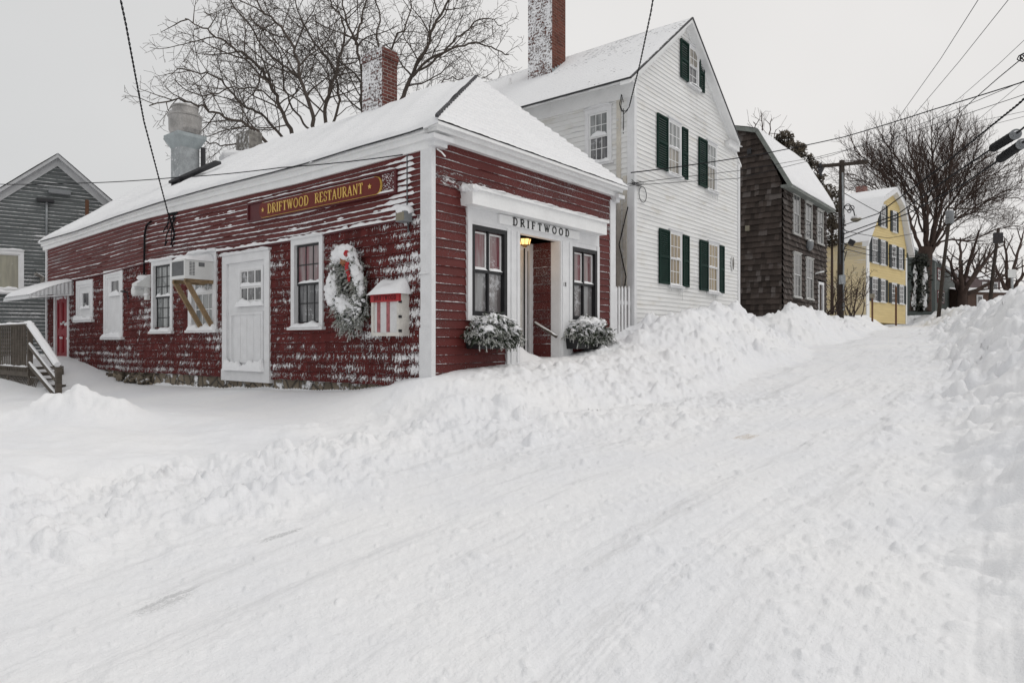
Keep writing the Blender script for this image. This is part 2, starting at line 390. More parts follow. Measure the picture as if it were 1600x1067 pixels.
    z = z + rough_r * (.5 + .65 * sst(t, 0, 4)) * (clods(x, y, .9, 171, .45, .4) + clods(x, y, .42, 181, .55, .55) + (clods(x, y, .2, 186, .6, .6) + clods(x, y, .1, 188, .5, .6)) * sst(t, -2, 2) - .10 * sst(np.abs(fbm(x * 1.1 + 3, y * 1.1, 3, 195)), .12, .0) + .09 * fbm(x * 2.2, y * 2.2, 5, 191, .55))
    edge_r = sst(sr - s, -1.2, -.2) * sst(s - sr + .6, 0, .6)
    z = z + edge_r * (clods(x, y, .4, 201, .3, .3) + clods(x, y, .18, 211, .4, .35) + clods(x, y, .09, 213, .4, .4))
    z = z + (.006 * fbm(x * 7, y * 7, 3, 301) + .002 * fbm(x * 21, y * 21, 2, 305)) * (r < 40) * np.where((t < .3) & (s > sl + .9), .25, 1)
    # inside the houses and far away
    z = np.where((s > .12) & (t > .12), np.minimum(z, gl), z)
    back = sst(s, 18, 40); z = z * (1 - back) + back * np.minimum(z, -1.6 + .01 * t)
    return z, s, t, sl, sr
def ground_at(x, y):
    return float(terrain(np.array([float(x)]), np.array([float(y)]))[0][0])

def build_terrain(snow, packed):
    th = list(np.linspace(-60, 60, 1150) * math.pi / 180)
    k = np.linspace(60, 300, 60)[1:-1] * math.pi / 180; th = np.array(th + list(k))
    r = [.7]
    while r[-1] < 75: r.append(r[-1] * 1.0054 + .0015)
    while r[-1] < 900: r.append(r[-1] * 1.08)
    r = np.array(r); NT_, NR = len(th), len(r)
    Rg, Tg = np.meshgrid(r, th, indexing='ij'); X, Y = Rg * np.sin(Tg), Rg * np.cos(Tg)
    Z, s_, t_, sl, sr = terrain(X.ravel(), Y.ravel())
    V = np.stack([X.ravel(), Y.ravel(), Z], 1)
    i = np.arange(NR - 1)[:, None] * NT_ + np.arange(NT_)[None, :]; j = (np.arange(NT_) + 1) % NT_
    i2 = np.arange(NR - 1)[:, None] * NT_ + j[None, :]
    Fq = np.stack([i, i2, i2 + NT_, i + NT_], 2).reshape(-1, 4)[:, ::-1]
    c = Fq[:, 0]; S_, T_, L_, R_ = s_[c], t_[c], sl[c], sr[c]
    kind = np.zeros(len(Fq), int)
    kind[(S_ > R_) & (S_ < L_) & (T_ > -40) & (T_ < 46)] = 1
    kind[(S_ <= R_) & (T_ > -14) & (T_ < 46) & (S_ > R_ - 5)] = 2
    kind[(S_ >= L_) & (S_ < -.12) & (T_ > 5.0) & (T_ < 23)] = 3
    for kk, nm, m in ((0, 'ground', snow), (1, 'road', packed), (2, 'snow_bank', snow), (3, 'snow_bank', snow)):
        f = Fq[kind == kk]; used, inv = np.unique(f, return_inverse=True); inv = inv.reshape(-1, 4)
        me = bpy.data.meshes.new(nm); me.vertices.add(len(used)); me.vertices.foreach_set('co', V[used].astype(np.float32).ravel())
        me.loops.add(inv.size); me.loops.foreach_set('vertex_index', inv.astype(np.int32).ravel())
        me.polygons.add(len(inv)); me.polygons.foreach_set('loop_start', (np.arange(len(inv)) * 4).astype(np.int32))
        me.update(calc_edges=True); me.polygons.foreach_set('use_smooth', np.ones(len(inv), bool))
        uvl = me.uv_layers.new(name='UVMap'); w = used[inv].ravel()
        uvl.data.foreach_set('uv', np.stack([s_[w] + 2.6 - (SL(t_[w]) + SR(t_[w])) * .25, t_[w]], 1).astype(np.float32).ravel())
        me.materials.append(m); me.validate()
        o = bpy.data.objects.new(nm, me); COL.objects.link(o); o['kind'] = 'structure'
        o['label'] = {0: 'deep untouched snow over the ground and yard', 1: 'street of packed snow with wheel tracks climbing the hill', 2: 'ploughed snow bank rising along the right side of the street',
                      3: 'heaped snow bank between the street and the white and brown houses'}[kk]
# ---------------------------------------------------------------- materials
def snow_mat(name, packed=False):
    g = G(name); p = g.pos(); u, v, _ = g.uv(); geo = S(g, g.nt.nodes.new('ShaderNodeNewGeometry').outputs['Position'])
    big = g.noise(geo, .7, 4.); mid = g.noise(geo, 9., 5., .6); fi = g.noise(geo, 70., 3., .6)
    c = g.mix(g.sm(big, .3, .7), (.80, .81, .835), (.85, .853, .862))
    h = mid * .8 + fi * .25
    if packed:
        gx, gy, gz = g.sep(geo)
        st = g.noise(g.comb(u * 16., v * 1.1, 0.), 1., 5., .65); st2 = g.noise(g.comb(u * 3.5, v * .35, 4.), 1., 4., .6)
        tr = g.noise(g.comb(u * 55., v * 5., 0.), 1., 3.)
        h = h * 1.1 + st * .3 + tr * .2
        c = g.mix(g.sm(st2 * .65 + st * .35, .5, .68), c, (.70, .705, .72))
        w = g.sm(st2 * .55 + g.noise(geo, .45, 3.) * .45, .62, .72) * g.sm(st + fi * .4, .45, .85)
        c = g.mix(w * .8, c, (.23, .235, .25))
        for (x0, y0, a, ln, wd, cc, k) in ((-1.98, 3.9, 66, .24, .12, (.34, .345, .35), .45), (-1.7, 5.0, 55, .2, .06, (.36, .365, .37), .5), (2.62, 7.6, 20, .2, .12, (.5, .4, .3), .55), (8.9, 22.5, 55, 1.6, .25, (.3, .31, .32), .7)):
            ca, sa = math.cos(math.radians(a)), math.sin(math.radians(a)); dx, dy = gx - x0, gy - y0
            e = (dx * ca + dy * sa) * (1 / ln); f_ = (dy * ca - dx * sa) * (1 / wd)
            c = g.mix(g.sm(1. - e * e - f_ * f_ + (st - .5) * 4. + (fi - .5) * 3.6, .1, 1.3) * g.sm(1.3 - e * e - f_ * f_, 0., .6) * k, c, cc)
    else:
        d = g.sm(g.noise(geo, .9, 3.), .72, .8) * g.sm(mid, .5, .62)
        c = g.mix(d * .2, c, (.5, .44, .38))
    return g.out(c, .75, h, .02, 1., .25)
def roof_snow(name, lines=0., rowh=.13, dark=(.09, .09, .095), side=0., bump=1.):
    """Snow on a roof; where it is thin the shingle courses show as dark dashes. UV: metres along, metres up the slope (v grows to the ridge)."""
    g = G(name); u, v, _ = g.uv(); p = g.pos()
    k = v / rowh + (g.noise(g.comb(u * .8, v * .8, 0.), 1., 2.) - .5) * .25; row = k.fl(); f = k.fr()
    big = g.noise(g.comb(u * .35, v * .5, 1.), 1., 3., .6); fi = g.noise(g.comb(u * 9., row * 3.1, 2.), 1., 3., .7); fd = g.noise(p, 30., 4.)
    n = (fi - .5) * 1.5 + (big - .5) * 1.6 + lines - 1. + (fd - .5) * .5
    if side: n = n + g.sm(v, side - 1.3, side) * .55
    m = g.sm(n, .0, .25) * g.sm(f, .62, .8)
    c = g.mix(g.sm(fd, .3, .7), (.78, .79, .81), (.85, .853, .862))
    c = g.mix(m * .85, c, dark)
    h = fd * .4 + g.sm(f, .1, .9) * (lines * .9) * bump - m * .5
    return g.out(c, .75, h, .02, 1., .2)
def brick_mat(name, base, wind=.9, scale=1., mortar=(.42, .4, .38)):
    g = G(name); p = g.pos(); x, y, z = g.sep(p); nx, ny, nz = g.nrm()
    k = (nx * DR[0] + ny * DR[1]).ab()            # faces across the street use the other run
    a = x * DL[0] + y * DL[1]; b = x * DR[0] + y * DR[1]
    run = a * k + b * (1. - k)
    t = g.nt.nodes.new('ShaderNodeTexBrick'); g.put(t, 'Vector', g.comb(run, z, 0.)); t.inputs['Scale'].default_value = scale
    t.inputs['Brick Width'].default_value = .21; t.inputs['Row Height'].default_value = .075; t.inputs['Mortar Size'].default_value = .007; t.inputs['Mortar Smooth'].default_value = .2
    g.put(t, 'Color1', tuple(q * .7 for q in base)); g.put(t, 'Color2', tuple(q * 1.25 for q in base)); g.put(t, 'Mortar', mortar)
    c = S(g, t.outputs[0]); mo = S(g, t.outputs[1])
    n = g.noise(p, 3., 4.); c = g.mix(g.sm(n, .35, .75) * .5, c, tuple(q * .5 for q in base))
    w = g.sm(nx * WIND[0] + ny * WIND[1], .2, .8)
    fr = z * (1 / .075); fr = fr.fr()
    s = w * wind + (g.noise(g.comb(a * 17. + b * 17., z * 17., 0.), 1., 5., .75) - .5) * 2.4 + (n - .5) * .9 + g.sm(fr, .5, 1.) * .12 - .12
    s = g.sm(s, .3, .55).mx(g.sm(nz, .5, .8)).mx(g.sm(g.noise(p, 26., 4., .7), .66, .76) * .8)
    c = g.mix(s, c, SNOW)
    return g.out(c, .85, s * 1.2 - mo * .5 + n * .3, .012, 1., .2)
def stone_mat(name):
    g = G(name); p = g.pos()
    d = g.voro(p, 3.2, 'DISTANCE_TO_EDGE'); cc = g.sep(g.voro(p, 3.2, 'F1', 1))[0]
    n = g.noise(p, 9., 5.)
    c = g.mix((cc * .6 + n * .4).cl(), (.10, .085, .065), (.30, .25, .19)); c = g.mix(g.sm(d, .0, .07), (.06, .055, .05), c)
    s = g.sm(g.noise(p, 3.4, 5., .65), .56, .62); c = g.mix(s, c, SNOW)
    return g.out(c, .9, g.sm(d, .0, .12) + n * .4 + s, .03, 1., .2)
def emit(name, col, st):
    m = bpy.data.materials.new(name); m.use_nodes = True; nt = m.node_tree; nt.nodes.clear()
    e = nt.nodes.new('ShaderNodeEmission'); o = nt.nodes.new('ShaderNodeOutputMaterial'); e.inputs[0].default_value = (*col, 1); e.inputs[1].default_value = st
    nt.links.new(e.outputs[0], o.inputs[0]); return m
RED = (.104, .0185, .0165)
m_snow = snow_mat('snow'); m_road = snow_mat('packed_snow', True)
m_lump = mat('drifted_snow', (.82, .825, .84), .75, .03, 4., .5, fine=30., dist=.015)
m_red_side = clap_mat('red_clapboard_snowy', RED, .0, .55, .5, .6, frost=.08, fade=(6., 11., .14), line=.12)
m_red_entry = clap_mat('red_clapboard_frosted', RED, -.25, .6, .6, .8, frost=.17, line=.08)
m_red_front = clap_mat('red_clapboard', RED, -.26, .5, .5, .6, wfreq=1.6, frost=.13, line=.1, band=(105.8, .25, 2.4))
m_red_shingle = shingle_mat('red_shingle_snowy', (.095, .0168, .0155), .02, .3)
m_white = mat('white_paint', (.78, .785, .785), .55, .05, 3., .25, fine=25.)
m_white_frost = mat('white_paint_frosted', (.72, .725, .735), .6, .06, 5., .8, top=.3, fine=45., dist=.012)
m_white_clap = clap_mat('white_clapboard', (.74, .742, .735), -.05, .5, .5, .4, var=.06, frost=.06, dirt=(.56, .53, .46))
m_brown = shingle_mat('brown_shingle', (.060, .047, .041), -1.1, .55, 1., alt=((.12, .105, .098), .012, 19.))
m_grey_clap = clap_mat('grey_clapboard', (.098, .110, .111), .04, .55, .7, .6, var=.2, frost=.12, line=.22)
m_yellow = clap_mat('yellow_clapboard', (.64, .51, .25), -.25, .5, .4, .4, var=.06, frost=.05)
m_yellow_pale = clap_mat('pale_yellow_clapboard', (.70, .60, .40), .1, .5, .5, .5, var=.06, frost=.12)
m_greygreen = clap_mat('greygreen_clapboard', (.085, .1, .095), -.3, .5, .4, .4, var=.1, frost=.05)
m_roof = roof_snow('roof_snow', .35, .16)
m_roof_hip = roof_snow('roof_snow_thin', .68, .14)
m_roof_white = roof_snow('roof_snow_patchy', .84, .15, side=4.4, dark=(.045, .045, .05))
m_ridge = mat('ridge_cap', (.06, .06, .065), .8, .3, 9., .4, top=.2)
m_brick = brick_mat('chimney_brick', (.125, .042, .034), .62, mortar=(.3, .27, .25))
m_brick_bare = brick_mat('chimney_brick_snowy', (.135, .047, .033), .62, mortar=(.22, .14, .11))
m_brick_far = brick_mat('far_brick', (.20, .07, .055), .2)
m_stone = stone_mat('foundation_stone')
m_black = mat('black_paint', (.018, .018, .02), .4, .2, 6., .2, top=.35)
m_green = mat('green_shutter', (.005, .024, .018), .6, .2, 6., .2, top=.12, spec=.12)
m_darkshut = mat('dark_shutter', (.025, .032, .034), .6, .2, 6., .2, top=.2)
m_pane_dark = glass('pane_dark', (.17, .17, .175), (.05, .05, .055), .22)
m_pane_curtain = glass('pane_curtain', (.33, .31, .27), (.16, .145, .12), .12)
m_pane_lace = glass('pane_lace', (.30, .31, .31), (.13, .14, .14), .2)
m_pane_tan = glass('pane_tan', (.30, .23, .13), (.2, .15, .085), .14)
m_pane_sky = glass('pane_sky', (.10, .10, .105), (.05, .05, .053), .06)
m_pane_olive = glass('pane_olive', (.30, .29, .22), (.22, .21, .165), .15)
m_pane_store = glass('pane_store', (.16, .045, .055), (.24, .20, .20), .14)
m_pane_store_low = glass('pane_store_low', (.13, .115, .115), (.24, .245, .25), .28)
m_wood = mat('weathered_wood', (.10, .085, .07), .85, .3, 5., .5, top=.85, grain=(3, 3, 30))
m_wood_raw = mat('pine_strut', (.25, .175, .10), .7, .25, 5., .3, top=.2)
m_pole = mat('pole_wood', (.05, .04, .033), .9, .3, 4., .6, grain=(25, 25, 1.5), wind=.3)
m_galv = mat('galvanised_duct', (.30, .32, .33), .5, .25, 6., .3, top=.5, wind=.55, spec=.5, metal=.3)
m_galv_blue = mat('blue_grey_sheet', (.30, .335, .345), .5, .15, 6., .3, top=.5, wind=.35, metal=.1)
m_steel = mat('spun_aluminium', (.34, .33, .32), .4, .3, 3., .1, top=.35, metal=.8, wind=.2)
m_rust = mat('rusty_sheet', (.20, .19, .175), .8, .5, 9., .4, wind=.6, top=.6)
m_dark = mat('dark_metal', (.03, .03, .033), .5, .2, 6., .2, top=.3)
m_cable = mat('black_cable', (.014, .014, .016), .8, .1, 6., .1, spec=.1)
m_cable_grey = mat('grey_cable', (.10, .10, .105), .7, .1, 6., .1)
m_gold = mat('gold_leaf', (.66, .44, .10), .4, .1, 9., .1, spec=.6)
m_sign = mat('sign_red', (.13, .02, .014), .5, .12, 4., .1, spec=.2)
m_sign_back = mat('sign_maroon', (.085, .014, .017), .5, .12, 4., .2, top=.6)
m_ink = mat('black_lettering', (.02, .02, .02), .5, .1, 5., .1)
m_header = mat('header_red', (.36, .02, .025), .45, .1, 5., .1)
m_header_ink = mat('header_lettering', (.10, .006, .01), .5, .1, 5., .1)
m_door_red = mat('door_red', (.26, .012, .022), .45, .15, 5., .2, fine=30.)
m_cabinet = mat('frosted_cabinet', (.60, .58, .54), .7, .15, 6., .5, top=.5, fine=40.)
m_paper = mat('menu_paper', (.62, .62, .62), .8, .08, 9., .2)
m_ribbon = mat('red_ribbon', (.38, .015, .02), .5, .1, 5., .1)
m_deco = mat('rust_ornament', (.28, .12, .06), .6, .3, 15., .4)
m_needle = mat('evergreen_needles', (.032, .046, .026), .7, .4, 9., .2, top=.25)
m_needle_grey = mat('frosted_needles', (.34, .35, .315), .7, .5, 9., .2, top=.8)
m_bark = mat('bark', (.085, .070, .060), .9, .3, 3., .6, top=.1, dist=.02)
m_bark_far = mat('bark_far', (.056, .037, .030), .9, .3, 3., .6)
m_leaf = mat('withered_leaves', (.066, .052, .035), .8, .5, 2., .2, top=.0)
m_ac = mat('white_enamel', (.66, .67, .66), .45, .06, 5., .15, top=.8, wind=.25)
m_grille = mat('grey_grille', (.14, .145, .15), .5, .15, 6., .2)
m_alu = mat('awning_metal', (.55, .56, .57), .45, .1, 5., .2, top=.9)
m_lamp_body = mat('lamp_brass', (.05, .03, .015), .5, .2, 6., .1, metal=.5)
m_greybox = mat('grey_enamel', (.20, .21, .22), .5, .1, 5., .1, top=.6)
m_tan_metal = mat('tan_metal', (.22, .2, .15), .5, .1, 5., .1, top=.6)
m_glow = emit('lamp_glow', (1., .56, .2), 2.2)
m_post = mat('rusty_post', (.12, .06, .035), .8, .2, 5., .2)
m_mauve = mat('mauve_trim', (.16, .06, .06), .6, .1, 5., .1)
# ---------------------------------------------------------------- building pieces
def spans(a, b, holes):
    out = [(a, b)]
    for h0, h1 in holes:
        nx = []
        for p, q in out:
            if h1 <= p or h0 >= q: nx.append((p, q)); continue
            if h0 > p: nx.append((p, h0))
            if h1 < q: nx.append((h1, q))
        out = nx
    return [k for k in out if k[1] - k[0] > .004]

def siding(mb, pl, u0, u1, vb, vt, rows, thick=.018, holes=(), step=.7, shingle=False, ur=None, seed=1, row0=0, jit=.008):
    """Lapped courses from vb(u) to vt(u). holes: (u0,u1,v0,v1). ur(v) narrows a course (gables)."""
    q = random.Random(seed)
    B = vb if callable(vb) else (lambda u: vb); T = vt if callable(vt) else (lambda u: vt)
    V = lambda u, k: B(u) + (T(u) - B(u)) * k / rows
    for k in range(rows):
        um = (u0 + u1) / 2; vm = V(um, k + .5)
        a0, b0 = ur(V(um, k)) if ur else (u0, u1); a1, b1 = ur(V(um, k + 1)) if ur else (u0, u1)
        if b0 - a0 < .02: continue
        hs = [(h[0], h[1]) for h in holes if h[2] < V((h[0] + h[1]) / 2, k + .5) < h[3]]
        for p, e in spans(a0, b0, hs):
            cuts = [p]
            while cuts[-1] < e - 1e-6:
                w = q.uniform(.085, .19) if shingle else step
                cuts.append(min(e, cuts[-1] + w) if e - cuts[-1] - w > .03 else e)
            for c0, c1 in zip(cuts, cuts[1:]):
                dv = q.uniform(-jit, jit) if shingle else 0; dd = q.uniform(0, .005) if shingle else 0
                t0, t1 = min(max(c0, a1), b1), max(min(c1, b1), a1)
                if shingle: c1s = c1 - .004
                else: c1s = c1
                th = thick + dd
                A, Bq = pl.pt(c0, V(c0, k) + dv, th), pl.pt(c1s, V(c1s, k) + dv, th)
                Cq, D = pl.pt(t1, V(t1, k + 1) + .012, .003), pl.pt(t0, V(t0, k + 1) + .012, .003)
                r = row0 + k
                mb.face([A, Bq, Cq, D], [(c0, r + .001), (c1s, r + .001), (t1, r + .999), (t0, r + .999)])
                mb.face([pl.pt(c0, V(c0, k) + dv, -.01), pl.pt(c1s, V(c1s, k) + dv, -.01), Bq, A], [(c0, r + .01)] * 4)
                if shingle:
                    mb.face([Bq, pl.pt(c1s, V(c1s, k) + dv, 0), pl.pt(t1, V(t1, k + 1), 0), Cq], [(c1s, r + .3)] * 4)

def snow_strip(mb, pl, u0, u1, v, d0, d1, h, seed=0, drop=0.):
    """A ridge of snow lying on a ledge, uneven in height and depth."""
    n = max(5, int((u1 - u0) / .06)); q = random.Random(seed); ph = [q.uniform(0, 6.3) for _ in range(6)]
    def wob(u): return .5 + .22 * math.sin(u * 5.1 + ph[0]) + .16 * math.sin(u * 13.7 + ph[1]) + .14 * math.sin(u * 29 + ph[2])
    vf = v if callable(v) else (lambda u: v)
    def f(a, b):
        u = u0 + (u1 - u0) * a; e = min(1, (u1 - u0) * a / .07, (u1 - u0) * (1 - a) / .07) ** .5
        w = wob(u) * e; ang = math.pi * b
        dm, dr = (d0 + d1) / 2, (d1 - d0) / 2 * (1 + .25 * w)
        hh = h * (.35 + w) * e
        return pl.pt(u, vf(u) - .004 + hh * math.sin(ang) ** .7 - drop * w * max(0, -math.cos(ang)) * (1 - math.sin(ang)), dm - dr * math.cos(ang) * (1 if b < .5 else 1))
    mb.patch(f, n, 7)

def ring(mb, pl, u0, u1, v0, v1, w, d0, d1, bot=None):
    b = w if bot is None else bot
    mb.pbox(pl, u0, u0 + w, v0, v1, d0, d1); mb.pbox(pl, u1 - w, u1, v0, v1, d0, d1)
    mb.pbox(pl, u0 + w, u1 - w, v1 - w, v1, d0, d1)
    if b > 0: mb.pbox(pl, u0 + w, u1 - w, v0, v0 + b, d0, d1)

def window(pl, r, parent, casing=m_white_frost, sash=m_white, pane=m_pane_dark, cw=.1, cd=.05, nx=2, ny=2, sw=.04, mw=.02, sill=True, snow=.05, label=None, pane2=None, split=.5, back=-.07, lip=.05, seed=0):
    """Double-hung window: the casing is the window part; sash, panes, sill and lying snow are its sub-parts."""
    u0, u1, v0, v1 = r
    m = MB(); ring(m, pl, u0, u1, v0, v1, cw, back, cd, cw * .6)
    m.pbox(pl, u0 - .02, u1 + .02, v1, v1 + .03, 0.0, cd + .03)
    o = m.build('window', casing, parent)
    if label: o['label'] = label
    a0, a1, b0, b1 = u0 + cw, u1 - cw, v0 + cw * .6, v1 - cw
    vm = b0 + (b1 - b0) * split
    s = MB()
    for (p0, p1, dd) in ((vm - sw * .5, b1, 0.), (b0, vm + sw * .5, -.022)):
        f0, f1 = back + .034 + dd, back + .056 + dd
        ring(s, pl, a0, a1, p0, p1, sw, f0, f1)
        for i in range(1, nx):
            u = a0 + sw + (a1 - a0 - 2 * sw) * i / nx; s.pbox(pl, u - mw / 2, u + mw / 2, p0 + sw, p1 - sw, f0 + .003, f1 - .003)
        for j in range(1, ny):
            v = p0 + sw + (p1 - p0 - 2 * sw) * j / ny; s.pbox(pl, a0 + sw, a1 - sw, v - mw / 2, v + mw / 2, f0 + .005, f1 - .005)
    s.build('sash', sash, o)
    g = MB()
    g.face([pl.pt(a0, vm, back + .045), pl.pt(a1, vm, back + .045), pl.pt(a1, b1, back + .045), pl.pt(a0, b1, back + .045)])
    g.build('pane', pane, o)
    g = MB()
    g.face([pl.pt(a0, b0, back + .022), pl.pt(a1, b0, back + .022), pl.pt(a1, vm, back + .022), pl.pt(a0, vm, back + .022)])
    g.build('pane', pane2 or pane, o)
    if sill:
        k = MB(); k.pbox(pl, u0 - .05, u1 + .05, v0 - .05, v0, 0., cd + lip); k.build('sill', casing, o)
    if snow:
        k = MB()
        snow_strip(k, pl, u0 + .02, u1 - .02, v0, .0, cd + lip + .01, snow * 1.2, seed + 1)
        snow_strip(k, pl, a0 + .02, a1 - .02, vm + sw * .5, back + .02, back + .066, snow, seed + 2)
        snow_strip(k, pl, u0, u1, v1 + .03, .0, cd + .03, snow * .5, seed + 3)
        k.build('snow', m_lump, o, True)
    return o

def shutter(pl, u0, u1, v0, v1, parent, m, d=.03, n=None, tilt=0.):
    k = MB(); w = .045
    ring(k, pl, u0, u1, v0, v1, w, d, d + .035)
    vm = (v0 + v1) / 2; k.pbox(pl, u0 + w, u1 - w, vm - .03, vm + .03, d + .002, d + .033)
    for a, b in ((v0 + w, vm - .03), (vm + .03, v1 - w)):
        c = n or max(5, int((b - a) / .05))
        for i in range(c):
            z = a + (b - a) * (i + .5) / c; h = (b - a) / c
            P = pl.pt
            k.face([P(u0 + w, z - h * .62, d + .03), P(u1 - w, z - h * .62, d + .03), P(u1 - w, z + h * .5, d + .008), P(u0 + w, z + h * .5, d + .008)])
    return k.build('shutter', m, parent)

# serif capitals as strokes: (points, width); unit height, each letter's own advance
def _arc(cx, cy, rx, ry, a0, a1, n=10): return [(cx + rx * math.cos(math.radians(a0 + (a1 - a0) * k / n)), cy + ry * math.sin(math.radians(a0 + (a1 - a0) * k / n))) for k in range(n + 1)]
TH, TN = .15, .065
def _st(x, a=0., b=1.): return [([(x, a), (x, b)], TH)]
def _sf(x, y, w=.3): return [([(x - w / 2, y), (x + w / 2, y)], .06)]
GLY = {
    'I': (.34, _st(.17) + _sf(.17, .03) + _sf(.17, .97)),
    'D': (.78, _st(.17) + _sf(.14, .03, .28) + _sf(.14, .97, .28) + [([(.17, .97), (.36, .97)] + _arc(.36, .5, .32, .47, 90, -90) + [(.17, .03)], .1)]),
    'R': (.76, _st(.17) + _sf(.17, .03) + _sf(.14, .97, .28) + [([(.17, .97), (.38, .97)] + _arc(.38, .74, .22, .23, 90, -90) + [(.17, .51)], .09), ([(.36, .5), (.7, .03)], .12)] + _sf(.7, .03, .16)),
    'F': (.64, _st(.17) + _sf(.17, .03) + [([(.03, .97), (.58, .97)], .065), ([(.57, .97), (.57, .78)], .05), ([(.17, .52), (.45, .52)], .065), ([(.45, .62), (.45, .42)], .045)]),
    'T': (.72, _st(.36) + _sf(.36, .03) + [([(.06, .97), (.66, .97)], .065), ([(.07, .97), (.07, .76)], .05), ([(.65, .97), (.65, .76)], .05)]),
    'W': (1.06, [([(.12, .97), (.34, .04)], .13), ([(.34, .04), (.53, .9)], TN), ([(.5, .97), (.73, .04)], .13), ([(.73, .04), (.95, .97)], TN)] + _sf(.12, .97, .22) + _sf(.5, .97, .16) + _sf(.95, .97, .2)),
    'O': (.84, [(_arc(.42, .5, .33, .46, 0, 360, 20), .105)]),
    'E': (.66, _st(.17) + [([(.03, .97), (.58, .97)], .065), ([(.57, .97), (.57, .79)], .05), ([(.03, .03), (.6, .03)], .065), ([(.6, .03), (.6, .22)], .05), ([(.17, .52), (.45, .52)], .065)]),
    'S': (.62, [([(.52, .76), (.5, .9)] + _arc(.31, .74, .2, .22, 60, 250, 8) + _arc(.31, .27, .22, .24, 80, -120, 9) + [(.1, .08), (.08, .26)], .1)]),
    'A': (.8, [([(.1, .03), (.39, .97)], TN), ([(.39, .97), (.68, .03)], .13), ([(.2, .34), (.6, .34)], TN)] + _sf(.1, .03, .2) + _sf(.68, .03, .24)),
    'U': (.8, [([(.16, .97), (.16, .3)] + _arc(.4, .28, .24, .25, 180, 360, 8) + [(.64, .97)], .09), ([(.16, .97), (.16, .3)], .14)] + _sf(.16, .97, .26) + _sf(.64, .97, .22)),
    'N': (.86, [([(.16, .03), (.16, .97)], TN), ([(.14, .97), (.7, .03)], .13), ([(.7, .03), (.7, .97)], TN)] + _sf(.16, .03, .22) + _sf(.7, .97, .22)),
    'P': (.7, _st(.17) + _sf(.17, .03) + [([(.03, .97), (.38, .97)] + _arc(.38, .74, .22, .23, 90, -90) + [(.17, .51)], .09)]),
    '1': (.4, _st(.2) + _sf(.2, .03) + [([(.2, .95), (.06, .8)], .08)]),
    ' ': (.45, []),
}
def lettering(mb, pl, text, u0, u1, v0, h, d0, d1, gap=.12, sx=1, bold=1.):
    """Raised letters on a wall plane from u0 to u1 (u may run either way)."""
    tot = sum(GLY[c][0] for c in text) + gap * (len(text) - 1); k = (u1 - u0) / tot; x = 0
    for c in text:
        w, strokes = GLY[c]
        for pts, sw in strokes:
            P = [(u0 + (x + a) * k, v0 + b * h) for a, b in pts]; sw = sw * bold * (h + abs(k)) / 2
            for (a, b), (e, f) in zip(P, P[1:]):
                L = math.hypot(e - a, f - b)
                if L < 1e-6: continue
                nx_, ny_ = -(f - b) / L * sw / 2, (e - a) / L * sw / 2; ex, ey = (e - a) / L * sw * .25, (f - b) / L * sw * .25
                if len(P) == 2: ex = ey = 0
                mb.ppoly(pl, [(a - ex + nx_, b - ey + ny_), (a - ex - nx_, b - ey - ny_), (e + ex - nx_, f + ey - ny_), (e + ex + nx_, f + ey + ny_)], d0, d1)
        x += w + gap
def star(mb, pl, u, v, r, d0, d1):
    mb.ppoly(pl, [(u + r * (1 if k % 2 == 0 else .42) * math.sin(math.pi * k / 5), v + r * (1 if k % 2 == 0 else .42) * math.cos(math.pi * k / 5)) for k in range(10)], d0, d1)

def sprig(mb, base, d, L, q, n=26, nl=.055, w=.006, droop=.25, stem=.004):
    """One evergreen twig: a drooping stem set all round with thin needles."""
    p = Vector(base); d = Vector(d).normalized(); pts = [p.copy()]
    for k in range(5):
        d = (d + Vector((q.uniform(-.12, .12), q.uniform(-.12, .12), -droop / 5 + q.uniform(-.06, .06)))).normalized(); p = p + d * (L / 5); pts.append(p.copy())
    mb.tube(pts, stem, 3, False)
    for k in range(n):
        f = (k + q.random()) / n * 5; i = min(4, int(f)); c = pts[i].lerp(pts[i + 1], f - i); ax = (pts[i + 1] - pts[i]).normalized()
        r = Vector((q.gauss(0, 1), q.gauss(0, 1), q.gauss(0, 1))); r = (r - ax * r.dot(ax)).normalized()
        e = c + (ax * .75 + r * .75).normalized() * nl * q.uniform(.7, 1.2); sdv = ax.cross(r) * w
        mb.face([tuple(c - sdv), tuple(c + sdv), tuple(e)])
# ---------------------------------------------------------------- the red restaurant
LW = Plane(C0, DL, (-DR[0], -DR[1])); FW = Plane(C0, DR, (-DL[0], -DL[1]))
def curve(pl, pts, d=0.):
    k = sorted(pl.at(x, y, d) for x, y in pts); us, vs = [a for a, _ in k], [b for _, b in k]
    return lambda u: float(np.interp(u, us, vs))
S_END = LW.at(74.5, 390)[0]
SIDE_TOP = curve(LW, [(74.4, 390), (115.6, 376.5), (162.5, 361.5), (200, 349.4), (240, 338.8), (330, 318), (397, 302), (460, 288), (557, 262), (660, 234.3), (680, 229)], .03)
SIDE_BELT = curve(LW, [(74.4, 446), (113.7, 437.5), (166, 427), (200, 418), (240, 408), (330, 395), (397, 385), (470, 374), (557, 356), (618, 345), (680, 331)])
SIDE_BOT = curve(LW, [(74.4, 576), (142, 575), (204, 581.5), (260, 583), (349, 589), (490, 595), (595, 601), (680, 606)])
EAVE = curve(LW, [(58, 379), (121, 361), (181, 339), (250, 316.5), (330, 294), (420, 271.5), (480, 255.5), (557, 231.5), (655, 203.5), (689, 187)], .17)
T_END = FW.at(959, 400)[0]
REST = thing('restaurant', 'long low dark red clapboard restaurant with white trim and snowy hip roof at the corner', 'restaurant', wst(0, 0, -1))
F_TOP = 2.985; FE = 3.14
